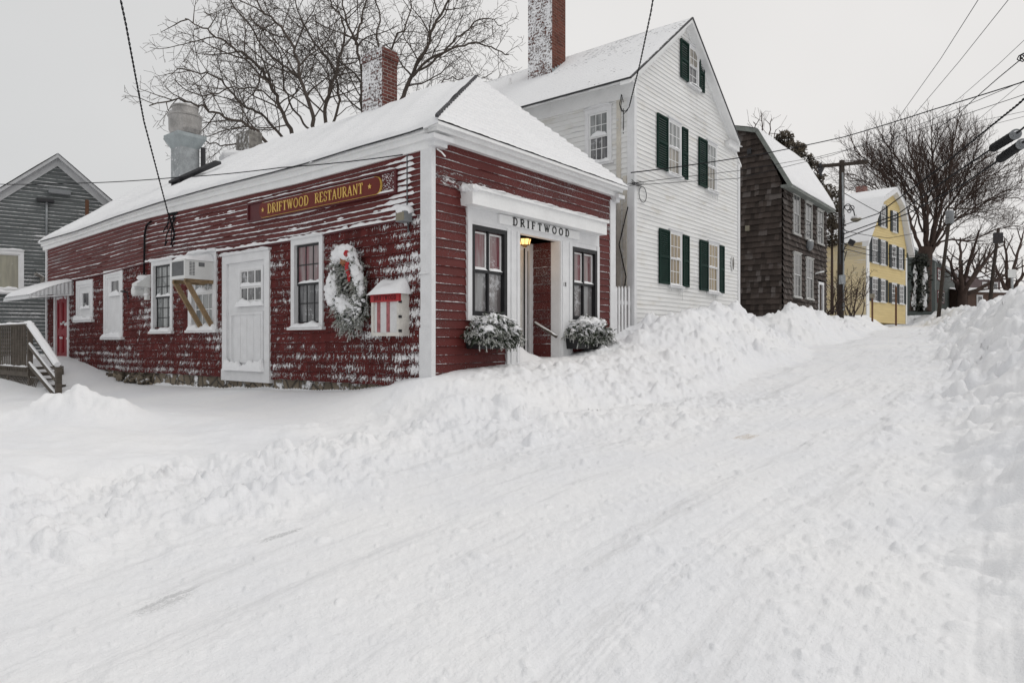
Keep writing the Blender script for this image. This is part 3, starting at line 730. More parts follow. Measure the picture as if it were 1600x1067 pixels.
win = dict(A=LW.rect(458, 507.5, 372, 511), B=LW.rect(239.5, 272, 408, 518), C=LW.rect(297, 341, 396, 516), D=LW.rect(164, 193.5, 422, 527), E=LW.rect(121, 147, 438, 500), door=LW.rect(350.5, 424, 396, 591), red=LW.rect(86, 109.5, 455, 560))
# facade layout from its own pixels
SF0, SF1 = FW.at(727, 400)[0], FW.at(933, 400)[0]
OP0, OP1 = FW.at(808.4, 400)[0], FW.at(872.5, 400)[0]
OPV = FW.at(840, 371)[1]
SFTOP = FW.at(830, 327)[1]
capz = (FW.at(832, 318, .3)[1], FW.at(832, 339, .3)[1])
holes = [win[k] for k in win]
sm_ = MB(); n_up = 11
siding(sm_, LW, 0.02, S_END, SIDE_BELT, SIDE_TOP, n_up, .028, [], .35, row0=40, seed=3)
o = sm_.build('side_wall', m_red_side, REST); o['label'] = 'upper side wall of red clapboards edged with snow'
sm_ = MB()
inset = [(h[0] + .03, h[1] - .03, h[2] + .03, h[3] - .02) for h in holes]
siding(sm_, LW, 0.02, S_END, SIDE_BOT, SIDE_BELT, 15, .024, inset, .35, True, seed=4)
o = sm_.build('shingle_wall', m_red_shingle, REST); o['label'] = 'lower side wall of red shingles caked with wind blown snow'
k = MB()
for i in range(60):
    a, b = .3 + (S_END - .3) * i / 60, .3 + (S_END - .3) * (i + 1) / 60
    P = LW.pt
    k.hexa([P(a, SIDE_BELT(a) - .035, 0), P(b, SIDE_BELT(b) - .035, 0), P(b, SIDE_BELT(b) - .035, .045), P(a, SIDE_BELT(a) - .035, .045), P(a, SIDE_BELT(a) + .0, 0), P(b, SIDE_BELT(b), 0), P(b, SIDE_BELT(b) - .01, .045), P(a, SIDE_BELT(a) - .01, .045)])
belt = k.build('drip_board', m_sign_back, REST)
k = MB(); u = .3; q = random.Random(11)
while u < S_END - .5:
    L = q.uniform(.8, 2.6); e = min(S_END - .1, u + L); thin = .025 if u > 9 else .05
    snow_strip(k, LW, u, e, SIDE_BELT, -.0, .055, thin * q.uniform(.8, 1.3), q.randrange(999)); u = e - .02 + (q.uniform(0, .15) if q.random() < .4 else 0)
k.build('snow', m_lump, belt, True)
# snow ridges lying on the laps of the upper boards
k = MB(); q = random.Random(21)
for r in range(1, n_up):
    u = q.uniform(.3, 1.2)
    while u < S_END - .6:
        L = q.uniform(1.2, 4.6) * (1.1 if u < 7 else .5); dens = .8 if u < 7.5 else .3
        if r > n_up - 3: dens *= .45
        if q.random() < dens:
            e = min(u + L, S_END - .1)
            snow_strip(k, LW, u, e, (lambda uu, r=r: SIDE_BELT(uu) + (SIDE_TOP(uu) - SIDE_BELT(uu)) * r / n_up), .004, .024, q.uniform(.016, .045) * (.7 if u > 8 else 1), q.randrange(9999), .02)
        u += L + q.uniform(.02, .5)
    if r < n_up:                                                     # packed end by the corner board
        for _ in range(2):
            a = q.uniform(.3, .5); snow_strip(k, LW, a, a + q.uniform(.3, .8), (lambda uu, r=r: SIDE_BELT(uu) + (SIDE_TOP(uu) - SIDE_BELT(uu)) * r / n_up), .004, .03, q.uniform(.03, .06), q.randrange(9999), .02)
part(k.build('clinging_snow', m_lump, REST, True), 'ridges of snow lodged on the clapboard laps')
# facade boards
sm_ = MB(); fb = -1.0
LWIN, RWIN = FW.rect(733.5, 788.5, 356, 494), FW.rect(890.5, 929.5, 389, 500)
fh = [(SF0 + .03, LWIN[1] + .02, LWIN[2] - .05, SFTOP), (LWIN[1], RWIN[0] + .02, -2, SFTOP), (RWIN[0], SF1 - .03, RWIN[2] - .05, SFTOP)]
siding(sm_, FW, 0.0, T_END, fb, F_TOP, 30, .026, fh, .5, row0=80, seed=5)
part(sm_.build('front_wall', m_red_front, REST), 'street front of red clapboards with thin lines of snow')
# corner boards, friezes, cornice
k = MB(); cb0 = LW.at(658, 400, .03)[0]
k.pbox(LW, -.035, cb0, -1.0, 2.85, -.02, .045); k.pbox(FW, .0, .04, -1.0, 2.85, -.02, .034)
k.pbox(LW, -.045, cb0 + .015, -1.0, LW.at(668, 512)[1], -.02, .055)
snow_strip(k, LW, -.02, cb0, LW.at(668, 512)[1], .0, .05, .05, 5)
snow_strip(k, LW, .0, cb0 + .05, LW.at(668, 428)[1], .0, .06, .06, 6)
k.build('corner_board', m_white_frost, REST)
k = MB(); a = FW.at(951.5, 400)[0]; k.pbox(FW, a, T_END + .02, -.6, F_TOP - .1, -.02, .035); k.build('corner_board', m_white_frost, REST)
k = MB(); k.pbox(LW, S_END - .06, S_END + .03, -.9, SIDE_TOP(S_END), -.02, .05); k.build('corner_board', m_white_frost, REST)
k = MB(); NS = 48; P = LW.pt
for i in range(NS):
    a, b = -.0 + (S_END + .25) * i / NS, (S_END + .25) * (i + 1) / NS
    for lo, hi, d1 in ((-.02, .45, .05), (.45, .78, .1), (.78, 1.0, .16)):
        va = [SIDE_TOP(a) + (EAVE(a) - SIDE_TOP(a)) * f for f in (lo, hi)]; vb = [SIDE_TOP(b) + (EAVE(b) - SIDE_TOP(b)) * f for f in (lo, hi)]
        k.hexa([P(a, va[0], -.02), P(b, vb[0], -.02), P(b, vb[0], d1), P(a, va[0], d1), P(a, va[1], -.02), P(b, vb[1], -.02), P(b, vb[1], d1), P(a, va[1], d1)])
part(k.build('eave_cornice', m_white, REST), 'white cornice under the long side eave')
EV = EAVE(0); k = MB()
k.pbox(FW, -.05, T_END + .0, F_TOP - .03, F_TOP + .05, -.02, .1); k.pbox(FW, -.1, T_END + .03, F_TOP + .05, F_TOP + .1, -.02, .2); k.pbox(FW, -.16, T_END + .06, F_TOP + .1, FE - .005, -.02, .29)
part(k.build('eave_cornice', m_white, REST), 'white cornice over the street front')
k = MB()                                                              # cornice returns at both corners
for u0, u1, sgn in ((-.06, .2, 1), (T_END - .11, T_END + .04, -1)):
    base = F_TOP - .14
    k.pbox(FW, u0, u1, base, base + .07, -.02, .12); k.pbox(FW, u0 - (.1 if sgn > 0 else .03), u1 + .06, base + .07, base + .14, -.02, .2)
    snow_strip(k, FW, u0, u1 + .05, base + .14, .0, .18, .02, 8)
k.build('cornice_return', m_white_frost, REST)
# roof: one long slope each side, hipped to the street
AP = wst(1.45, T_END / 2, (CY - 125) / FPX * 13.0); RIDGE = AP[2]
def ridge_pt(s): return wst(s, T_END / 2, RIDGE + .04 * math.sin(s * .9) * (s > 2) - .012 * max(0, s - 9))
def lerp3(a, b, f): return tuple(a[i] + (b[i] - a[i]) * f for i in range(3))
def left_slope(a, b):
    s0 = -.3 + (S_END + .55) * a; s1 = 1.45 + (S_END + .25 - 1.45) * a
    lo = wst(s0, -.19, EAVE(s0)); hi = ridge_pt(s1)
    p = lerp3(lo, hi, max(0, b))
    th = (.075 + .02 * math.sin(a * 37) * math.sin(a * 91 + 1)) * min(1, max(0, b) * 14 + .12) ** .6 * min(1, (1 - a) * 40 + .3) + .02 * math.sin(p[0] * 1.3 + p[1] * .8) * min(1, b * 5) * (a > .06)
    th += (.028 * mnoise.noise(Vector(p) * .9) + .012 * mnoise.noise(Vector(p) * 4.)) * min(1, max(0, b) * 8)
    if b < .06: w_ = .035 * mnoise.noise(Vector((s0 * 1.7, 3, 0))) + .02 * mnoise.noise(Vector((s0 * 6., 7, 0))); p = (p[0] - w_ * DR[0], p[1] - w_ * DR[1], p[2])
    if b < 0: th = -.02
    return (p[0] - .25 * th, p[1] - .3 * th, p[2] + th)
k = MB()
for i in range(60):
    a, b = S_END * i / 60, S_END * (i + 1) / 60; k.bar(LW.pt(a, EAVE(a) - .004, .185), LW.pt(b, EAVE(b) - .004, .185), .02, .022)
k.build('drip_edge', m_dark, REST)
k = MB(); k.patch(lambda a, b: left_slope(a, b * 1.02 - .02), 110, 30, lambda a, b: (a * 16.2, b * 3.6))
roof = k.build('roof', m_roof, REST, True); roof['label'] = 'long roof slope under smooth deep snow'
def hip(a, b):
    lo = wst(-.3, -.19 + (T_END + .27) * a, FE); p = lerp3(lo, AP, b); fv = (b * 2.9 / .14) % 1; th = (.024 + .03 * (1 - fv)) * min(1, b * 14 + .2) + .006 * math.sin(p[0] * 23) * math.sin(p[1] * 31)
    return (p[0] + .25 * th, p[1] - .2 * th, p[2] + th)
k = MB(); k.patch(hip, 90, 124, lambda a, b: ((a - .5) * (1 - b) * 5.6, b * 2.9)); part(k.build('roof', m_roof_hip, REST, True), 'hipped front roof with shingle courses showing through thin snow')
def right_slope(a, b):
    lo = wst(-.3 + (S_END + .55) * a, T_END + .19, FE); hi = ridge_pt(1.45 + (S_END + .25 - 1.45) * a); p = lerp3(lo, hi, b); return (p[0], p[1], p[2] + .03)
k = MB(); k.patch(right_slope, 30, 8, lambda a, b: (a * 16, b * 3.6)); k.build('roof', m_roof, REST, True)
k = MB(); a, b = Vector(wst(-.3, -.2, FE)), Vector(AP)
for i in range(34):
    p, e = a.lerp(b, i / 34), a.lerp(b, (i + .8) / 34); up = Vector((0, 0, .045)); k.bar(p + up, e + up + Vector((0, 0, .014)), .05, .035)
k.build('hip_cap', m_ridge, roof)
# body below and behind: foundation, rear gable, back wall
k = MB()
k.patch(lambda a, b: LW.pt(S_END * a, (-1.7 + (SIDE_BOT(S_END * a) + .05 + 1.7) * b), -.035 + .012 * math.sin(a * 61) * math.sin(b * 5 + a * 37)), 160, 8)
k.pbox(FW, 0, T_END, -1.7, -.98, -.2, -.02)
part(k.build('foundation', m_stone, REST), 'rough fieldstone foundation with snow in its joints')
k = MB(); q = random.Random(5)
for i in range(26):
    s_ = q.uniform(9.2, 11.4); k.lump(LW.pt(s_, -.93 + q.uniform(-.06, .1), q.uniform(.0, .18)), (q.uniform(.05, .11), q.uniform(.05, .1), q.uniform(.04, .08)), i, 5, .4)
k.build('loose_stone', m_stone, REST)
k = MB(); BW = Plane(wst(S_END, 0, 0)[:2], DR, DL)
k.ppoly(BW, [(0, -1.5), (T_END, -1.5), (T_END, F_TOP), (T_END / 2, RIDGE - .05), (0, SIDE_TOP(S_END))], -.05, 0)
RW = Plane(wst(0, T_END, 0)[:2], DL, DR); k.pbox(RW, 0.02, S_END, -1.5, F_TOP + .2, -.1, -.0)
k.build('rear_wall', m_sign_back, REST)
# side windows and doors
window(LW, win['A'], REST, pane=m_pane_store, pane2=m_pane_dark, nx=3, ny=2, sash=m_black, cw=.1, seed=1, label='side window with black sashes between the white door and the wreath', snow=.07)
window(LW, win['B'], REST, pane=m_pane_lace, nx=3, ny=3, sash=m_black, cw=.09, seed=4, label='side window with snow on its bars left of the air conditioner', snow=.08)
window(LW, win['C'], REST, pane=m_pane_lace, nx=3, ny=2, sash=m_white, cw=.15, seed=7, label='white cased window behind the air conditioner', snow=.12)
def panel_window(r, pr, name, lab):
    m = MB(); u0, u1, v0, v1 = r; a, b, c, d = pr
    ring(m, LW, u0, u1, v0, v1, .12, -.06, .04); ring(m, LW, u0 + .12, u1 - .12, v0 + .12, v1 - .12, .07, -.05, .028)
    for q0, q1, q2, q3 in ((u0 + .19, u1 - .19, v0 + .19, c), (u0 + .19, u1 - .19, d, v1 - .19), (u0 + .19, a, c, d), (b, u1 - .19, c, d)):
        if q1 > q0 and q3 > q2: m.pbox(LW, q0, q1, q2, q3, -.05, .012)
    ring(m, LW, a - .03, b + .03, c - .03, d + .03, .035, 0, .022)
    m.pbox(LW, u0 - .06, u1 + .06, v0 - .06, v0, 0, .1)
    o = m.build(name, m_white_frost, REST); o['label'] = lab
    g = MB(); g.face([LW.pt(a, c, .0), LW.pt(b, c, .0), LW.pt(b, d, .0), LW.pt(a, d, .0)]); g.build('pane', m_pane_dark, o)
    g = MB(); snow_strip(g, LW, u0 - .03, u1 + .03, v0, .0, .11, .12, 3); snow_strip(g, LW, a - .1, b + .1, c - .04, .0, .06, .12, 4); g.build('snow', m_lump, o, True)
panel_window(win['D'], LW.rect(175, 187, 439, 460), 'window', 'tall boarded white window with one small pane at its top')
panel_window(win['E'], LW.rect(130, 140, 458, 480), 'window', 'small white window with one pane near the red door')
u0, u1, v0, v1 = win['door']; m = MB()
ring(m, LW, u0, u1, v0 + .16, v1, .16, -.06, .05, 0); m.pbox(LW, u0 - .03, u1 + .03, v1, v1 + .04, 0, .09); m.pbox(LW, u0 - .02, u1 + .02, v0 - .06, v0 + .16, -.06, .06)
pr = LW.rect(376, 410, 421, 471)
door = MB(); a, b, c, d = pr
for q0, q1, q2, q3 in ((u0 + .16, u1 - .16, v0 + .16, c), (u0 + .16, u1 - .16, d, v1 - .16), (u0 + .16, a, c, d), (b, u1 - .16, c, d)): door.pbox(LW, q0, q1, q2, q3, -.05, .0)
ring(door, LW, a - .05, b + .05, c - .05, d + .05, .06, 0, .025); ring(door, LW, u0 + .26, u1 - .26, v0 + .3, c - .2, .05, -.0, .02)
for i in range(5):
    uu = u0 + .36 + (u1 - u0 - .72) * i / 4; door.pbox(LW, uu - .006, uu + .006, v0 + .35, c - .25, 0, .008)
fr = m.build('side_door', m_white_frost, REST); fr['label'] = 'white half glazed side door with snow drifted on its panel ledges'
door.build('door_leaf', m_white_frost, fr)
g = MB(); vm = (c + d) / 2
ring(g, LW, a, b, c, d, .03, -.015, .008); g.pbox(LW, a, b, vm - .05, vm + .05, -.012, .006)
for i in (1, 2): uu = a + (b - a) * i / 3; g.pbox(LW, uu - .012, uu + .012, c, d, -.011, .005)
g.build('sash', m_white, fr)
g = MB(); g.face([LW.pt(a, c, -.008), LW.pt(b, c, -.008), LW.pt(b, d, -.008), LW.pt(a, d, -.008)]); g.build('pane', m_pane_dark, fr)
g = MB(); snow_strip(g, LW, a - .12, b + .12, c - .09, .0, .07, .13, 31); snow_strip(g, LW, a, b, vm - .01, .0, .03, .07, 32); snow_strip(g, LW, u0 + .15, u1 - .12, v0 + .15, .0, .12, .2, 33)
snow_strip(g, LW, u0, u1, v1 + .04, 0, .09, .03, 34); g.build('snow', m_lump, fr, True)
u0, u1, v0, v1 = win['red']; m = MB(); ring(m, LW, u0, u1, v0 - .5, v1, .12, -.05, .04, 0); fr = m.build('back_door', m_white_frost, REST); fr['label'] = 'bright red panelled door under the metal awning'
m = MB(); m.pbox(LW, u0 + .12, u1 - .12, v0 - .5, v1 - .12, -.05, -.01)
for f0, f1 in ((.08, .38), (.46, .9)):
    for c0, c1 in ((.12, .46), (.54, .88)):
        w_ = u1 - u0 - .24; h_ = v1 - v0 - .12; ring(m, LW, u0 + .12 + w_ * c0, u0 + .12 + w_ * c1, v0 + h_ * f0, v0 + h_ * f1, .03, -.01, .008)
m.build('door_leaf', m_door_red, fr)
m = MB(); q = random.Random(3)
for i in range(16): m.lump(LW.pt(u0 + .14 + q.random() * (u1 - u0 - .3), v0 + (v1 - v0) * q.choice((.3, .5, .53, .9)) + q.uniform(-.03, .03), -.005), (.05, .05, .035), i, 4, .4)
m.build('snow', m_lump, fr, True)
# storefront
st = MB()
st.pbox(FW, SF0, SF1, OPV + .04, SFTOP, -.05, .05)                     # frieze
for a, b, c in ((SF0, LWIN[0], LWIN[2] - .08), (LWIN[1], OP0, -.8), (OP1, RWIN[0], -.8), (RWIN[1], SF1, RWIN[2] - .08)): st.pbox(FW, a, b, c, OPV + .04, -.05, .06)
st.pbox(FW, LWIN[0], LWIN[1], LWIN[3], OPV + .04, -.05, .04); st.pbox(FW, RWIN[0], RWIN[1], RWIN[3], OPV + .04, -.05, .04)
st.pbox(FW, LWIN[0], LWIN[1], LWIN[2] - .08, LWIN[2], -.05, .05); st.pbox(FW, RWIN[0], RWIN[1], RWIN[2] - .08, RWIN[2], -.05, .05)
for a in (LWIN[1] + .1, OP0 - .08, OP1 + .05, RWIN[0] - .1): st.pbox(FW, a - .012, a + .012, -.7, OPV + .02, .05, .075)
st.pbox(FW, OP0, OP1, OPV, OPV + .04, -.6, .055)
sfo = st.build('storefront', m_white_frost, REST); sfo['label'] = 'white storefront surround of pilasters and frieze on the street front'
m = MB(); m.pbox(FW, SF0 - .12, FW.at(951, 350, .3)[0], capz[1], capz[0], -.01, .26); m.pbox(FW, SF0 - .16, FW.at(951, 350, .3)[0] + .03, capz[0], capz[0] + .05, -.01, .3)
cap = m.build('storefront_cornice', m_white, sfo)
m = MB(); snow_strip(m, FW, SF0 - .15, FW.at(951, 350, .3)[0], capz[0] + .05, .0, .29, .035, 3)
for i in range(5): m.lump(FW.pt(SF0 - .14 + i * .02, capz[0] + .02, .1 + .04 * i), (.07, .07, .06), i, 5)
part(m.build('snow', m_lump, sfo, True), 'thin snow lying on the storefront cornice')
def store_window(r, lab, seed):
    u0, u1, v0, v1 = r; m = MB(); ring(m, FW, u0, u1, v0, v1, .07, -.06, .055); o = m.build('window', m_black, REST); o['label'] = lab
    a0, a1, b0, b1 = u0 + .07, u1 - .07, v0 + .07, v1 - .07; vm = b0 + (b1 - b0) * .5; um = (a0 + a1) / 2
    s = MB(); s.pbox(FW, um - .018, um + .018, b0, b1, -.04, .02); s.pbox(FW, a0, a1, vm - .025, vm + .025, -.04, .022); s.build('sash', m_black, o)
    e = MB()
    for p, q_ in ((a0, um - .018), (um + .018, a1)): ring(e, FW, p + .02, q_ - .006, vm + .04, b1 - .02, .025, -.035, -.01)
    e.build('inner_sash', m_white, o)
    for p0, p1, mm in ((b0, vm, m_pane_store_low), (vm, b1, m_pane_store)):
        g = MB(); g.face([FW.pt(a0, p0, -.03), FW.pt(a1, p0, -.03), FW.pt(a1, p1, -.03), FW.pt(a0, p1, -.03)]); g.build('pane', mm, o)
    g = MB(); snow_strip(g, FW, a0, um - .02, vm + .024, -.03, .024, .04, seed); snow_strip(g, FW, um + .02, a1, vm + .024, -.03, .024, .04, seed + 1); g.build('snow', m_lump, o, True)
store_window(LWIN, 'black framed storefront window left of the entry', 51); store_window(RWIN, 'black framed storefront window right of the entry', 61)
# recessed entry
DEP = .62; AL = Plane(wst(0, OP1, 0)[:2], DL, (-DR[0], -DR[1])); AB = Plane(wst(DEP, 0, 0)[:2], DR, (-DL[0], -DL[1])); AR = Plane(wst(0, OP0, 0)[:2], DL, DR)
m = MB(); siding(m, AL, .16, DEP, -1, OPV + .02, 18, .02, (), .4, row0=200, seed=8); part(m.build('entry_wall', m_red_entry, REST), 'red clapboard side of the recessed entry dusted with snow')
m = MB(); m.pbox(AL, -.04, .16, -1, OPV, -.05, .012); m.pbox(AR, -.04, DEP, -1, OPV, -.05, .0); m.pbox(FW, OP0, OP1, OPV, OPV + .03, -DEP, -.06); m.build('entry_jamb', m_white_frost, REST)
dr_ = MB(); bx0 = OP0 - .1
dr_.pbox(AB, OP1 - .12, OP1, -1, OPV, -.05, .05); dr_.pbox(AB, OP1 - .28, OP1 - .17, -1, OPV, -.05, .03); dr_.pbox(AB, bx0 - .6, OP1, OPV - .14, OPV, -.05, .02)
ed = dr_.build('entry_door', m_white_frost, REST); ed['label'] = 'frosted entry door set back in the recess'
dr_ = MB(); dr_.pbox(AB, bx0 - .6, OP1 - .28, -1, OPV - .14, -.06, -.01); dr_.pbox(AB, bx0 - .6, OP1 - .4, FW.at(816, 448)[1] - .12, FW.at(816, 448)[1] - .06, -.02, .02); dr_.build('door_leaf', m_cabinet, ed)
dr_ = MB(); g0 = FW.at(816, 440)[1]; dr_.pbox(AB, bx0 - .5, OP1 - .40, g0 - .02, OPV - .24, -.015, .005); dr_.build('pane', m_pane_store, ed)
dr_ = MB(); dr_.pbox(AB, OP1 - .62, OP1 - .5, g0 + .05, g0 + .25, .006, .01); dr_.build('notice', m_paper, ed)
dr_ = MB(); dr_.pbox(AB, OP1 - .28, OP1 - .24, -1, OPV - .1, -.01, .036); dr_.pbox(AB, OP1 - .155, OP1 - .13, -1, OPV - .1, -.04, .01); dr_.build('weatherstrip', m_black, ed)
m = MB()
m.patch(lambda a, b: (lambda p: (p[0], p[1], p[2] + .32 * math.exp(-((a - .45) / .22) ** 2) * b ** 1.2 + .03 * math.sin(a * 17) * math.sin(b * 9)))(wst(DEP * b - .12, OP0 - .12 + (OP1 - OP0 + .24) * a, ground_at(*wst(-.05, OP0 + (OP1 - OP0) * a, 0)[:2]) - .07 * (1 - b))), 16, 10)
part(m.build('entry_drift', m_lump, REST, True), 'snow drifted against the entry door')
# chimney on the ridge and the small one behind it
def chimney(u0, u1, t0, t1, z0, z1, m, lab, parent, cap=True, clay=False):
    k = MB(); n = 1
    pl = Plane(wst(0, t0, 0)[:2], DL, (-DR[0], -DR[1]))
    k.pbox(pl, u0, u1, z0, z1, -(t1 - t0), 0)
    if cap: k.pbox(pl, u0 - .025, u1 + .025, z1 - .22, z1 - .08, -(t1 - t0) - .025, .025)
    o = k.build('chimney', m, parent); o['label'] = lab
    j = MB(); j.pbox(pl, u0 + .08, u1 - .08, z1, z1 + .02, -(t1 - t0) + .06, -.06); j.build('flue', m_dark, o)
    return o
tc = T_END / 2 - .15; CP = Plane(wst(0, tc, 0)[:2], DL, (-DR[0], -DR[1]))
c1, c0 = CP.at(566, 120)[0], CP.at(597, 120)[0]
chimney(c0, c1, tc, tc + .42, RIDGE - .8, CP.at(597, 72)[1], m_brick, 'square red brick chimney, its windward side plastered with snow', REST)
tb = T_END / 2 + .5; CP = Plane(wst(0, tb, 0)[:2], DL, (-DR[0], -DR[1])); c1, c0 = CP.at(369, 220)[0], CP.at(389, 220)[0]
k = MB(); k.pbox(CP, c0, c1, RIDGE - .8, CP.at(380, 206)[1], -.4, 0); o = k.build('chimney', m_rust, REST); o['label'] = 'short stained chimney stub behind the roof ridge'
k = MB(); k.lump(CP.pt((c0 + c1) / 2, RIDGE + .1, .1), (.5, .5, .22), 3, 8, .2); k.build('snow', m_lump, o, True)
# kitchen exhaust fan on the roof
tf = 1.35; FP = Plane(wst(0, tf, 0)[:2], DL, (-DR[0], -DR[1])); f0, f1 = FP.at(282, 250)[0], FP.at(267, 250)[0]; fz0, fz1 = FP.at(280, 292)[1], FP.at(280, 226)[1]
wd = f1 - f0; FANC = FP.pt((f0 + f1) / 2, 0, -.25)
k = MB(); k.pbox(FP, f0, f1, fz0 - .6, fz1, -.5, 0); fan = k.build('exhaust_fan', m_galv, REST); fan['label'] = 'galvanised duct with a mushroom shaped kitchen fan standing on the roof'
k = MB(); P = FP.pt; e = .13
lo = [P(f0, fz1 - .04, 0), P(f1, fz1 - .04, 0), P(f1, fz1 - .04, -.5), P(f0, fz1 - .04, -.5)]; mid = [P(f0 - e, fz1 + .22, e), P(f1 + e, fz1 + .22, e), P(f1 + e, fz1 + .22, -.5 - e), P(f0 - e, fz1 + .22, -.5 - e)]
hi = [(x, y, z + .09) for x, y, z in mid]; k.prism(lo, mid); k.prism(mid, hi); k.build('curb', m_galv_blue, fan)
k = MB(); zf = fz1 + .3; R_ = .42
k.lathe((FANC[0], FANC[1], zf), [(.25, -.06), (.25, .02), (R_ * .84, .04), (R_ * .95, .14), (R_ * .97, .48), (R_ * 1.02, .49), (R_ * 1.02, .54), (R_ * .9, .56), (R_ * .78, .57), (R_ * .76, .72), (R_ * .8, .73), (R_ * .78, .78), (R_ * .4, .83), (0.02, .84)], 28)
k.build('fan_hood', m_steel, fan)
k = MB(); k.tube([P(f0 - .1, fz0 - .2, -.55), P(f0 - .1, fz1 - .0, -.55)], .062, 10); k.build('vent_pipe', m_dark, fan)
k = MB(); tq = .75; HP = lambda px, py, t: (lambda pl: pl.pt(*pl.at(px, py)))(Plane(wst(0, t, 0)[:2], DL, (-DR[0], -DR[1])))
a, b = Vector(HP(268, 292, .95)), Vector(HP(341, 259, 1.15)); a.z += .1; b.z += .08; k.bar(a, b, .16, .06)
for f in (.03, .2): p = a.lerp(b, f); k.bar(p + Vector((0, 0, .02)), p + Vector((.02, -.02, -.16)), .07, .07)
k.build('roof_bracket', m_dark, REST)
# conduit, weatherhead, gutter hook
k = MB(); k.tube([LW.pt(*LW.at(236, 346, .06), .06), LW.pt(*LW.at(229, 352, .06), .06), LW.pt(*LW.at(226, 366, .06), .06), LW.pt(*LW.at(225, 430, .06), .06)], .022, 8); k.build('conduit', m_cable, REST, True)
k = MB(); q = random.Random(9); p0 = Vector(LW.pt(*LW.at(263, 335, .12), .12)); k.tube([LW.pt(*LW.at(276, 333, .03), .03), tuple(p0 + Vector((.25, 0, .02))), tuple(p0)], .03, 8)
for i in range(6):
    e = p0 + Vector((q.uniform(-.12, .25), q.uniform(-.05, .05), q.uniform(-.75, -.25))); mid = p0.lerp(e, .5) + Vector((q.uniform(-.15, .15), 0, -.1)); k.tube([tuple(p0 + Vector((q.uniform(0, .2), 0, 0))), tuple(mid), tuple(e), tuple(e + Vector((.06, 0, .12)))], .012, 5)
k.build('service_head', m_cable, REST)
k = MB(); a = FW.pt(*FW.at(683, 233, .05), .05); k.tube([a, FW.pt(*FW.at(690, 238, .15), .15), FW.pt(*FW.at(696, 245, .2), .2)], .012, 6); k.build('hook', m_white, REST)
# ---------------------------------------------------------------- things hung on and standing by the restaurant
u1, v_ = LW.at(388, 334, .05); u0 = LW.at(620, 280, .05)[0]
zt, zb = LW.at(504, 291, .05)[1], LW.at(504, 325, .05)[1]
sg = thing('name_sign', 'long maroon name board with gold lettering high on the side wall', 'sign', LW.pt((u0 + u1) / 2, zb, .05))
m = MB(); m.pbox(LW, u0, u1, zb, zt, .02, .05); ring(m, LW, u0, u1, zb, zt, .035, .05, .075); m.build('backboard', m_sign_back, sg)
p1, p0 = LW.at(405, 330, .09)[0], LW.at(594, 290, .09)[0]; pc = LW.at(500, 309, .09)[1]; ph = .135
def plaque(u0, u1, vc, h, n=8):
    r = h * .8; pts = []
    for k in range(n + 1): a = -math.pi / 2 + math.pi * k / n; pts.append((u1 - r + r * math.cos(a), vc + h * math.sin(a)))
    for k in range(n + 1): a = math.pi / 2 + math.pi * k / n; pts.append((u0 + r + r * math.cos(a), vc + h * math.sin(a)))
    return pts
m = MB(); m.ppoly(LW, plaque(p0 - .006, p1 + .006, pc, ph + .006), .05, .088); m.build('gilt_edge', m_gold, sg)
m = MB(); m.ppoly(LW, plaque(p0, p1, pc, ph), .06, .095); m.build('panel', m_sign, sg)
m = MB(); a, b = LW.at(418, 325, .1)[0], LW.at(567, 290, .1)[0]
lettering(m, LW, 'DRIFTWOOD', a, LW.at(482, 312, .1)[0], pc - .085, .17, .09, .104, gap=.09, bold=1.0); lettering(m, LW, 'RESTAURANT', LW.at(492, 310, .1)[0], b, pc - .085, .17, .09, .104, gap=.09, bold=1.0)
star(m, LW, LW.at(577.5, 287, .1)[0], pc, .045, .09, .104); star(m, LW, LW.at(410.5, 327, .1)[0], pc, .045, .09, .104)
m.build('lettering', m_gold, sg)
m = MB(); snow_strip(m, LW, u0, u1, zt, .0, .08, .03, 4); snow_strip(m, LW, u0 + .03, u0 + .55, zb + .035, .045, .075, .04, 5); snow_strip(m, LW, u0 + .04, u0 + .5, zb + .035, .045, .075, .03, 6); snow_strip(m, LW, p0 + .1, p1 - .1, pc + ph, .05, .095, .012, 7)
q = random.Random(41)
for i in range(150): m.lump(LW.pt(p0 - .01 - (p0 - u0 - .05) * q.random() ** 1.3, pc + q.uniform(-.17, .19), .05), (q.uniform(.003, .011), .006, q.uniform(.003, .009)), i, 3, .4)
m.build('snow', m_lump, sg, True)
# door board
a, b = FW.at(779.5, 341, .07)[0], FW.at(904.5, 370, .07)[0]; zb_, zt_ = FW.at(842, 362, .07)[1], FW.at(842, 348.5, .07)[1]
sg2 = thing('door_sign', 'white board with black capital letters over the entry', 'sign', FW.pt((a + b) / 2, zb_, .06))
m = MB(); m.pbox(FW, a, b, zb_, zt_, .05, .085); m.build('board', m_white, sg2)
m = MB(); h_ = FW.at(805, 338.5, .09)[1] - FW.at(805, 350.5, .09)[1]; lettering(m, FW, 'DRIFTWOOD', FW.at(801.5, 345, .09)[0], FW.at(889.5, 364, .09)[0], (zb_ + zt_) / 2 - h_ * .5, h_, .085, .094, gap=.42, bold=1.25); m.build('lettering', m_ink, sg2)
m = MB(); z = FW.at(882, 447, .07)[1]; lettering(m, FW, '11', FW.at(880, 445, .07)[0], FW.at(885.5, 445, .07)[0], z, .07, .06, .07, gap=.15, bold=1.2); tag(m.build('house_number', m_ink), 'small black house number on the right pilaster of the entry', 'house number')
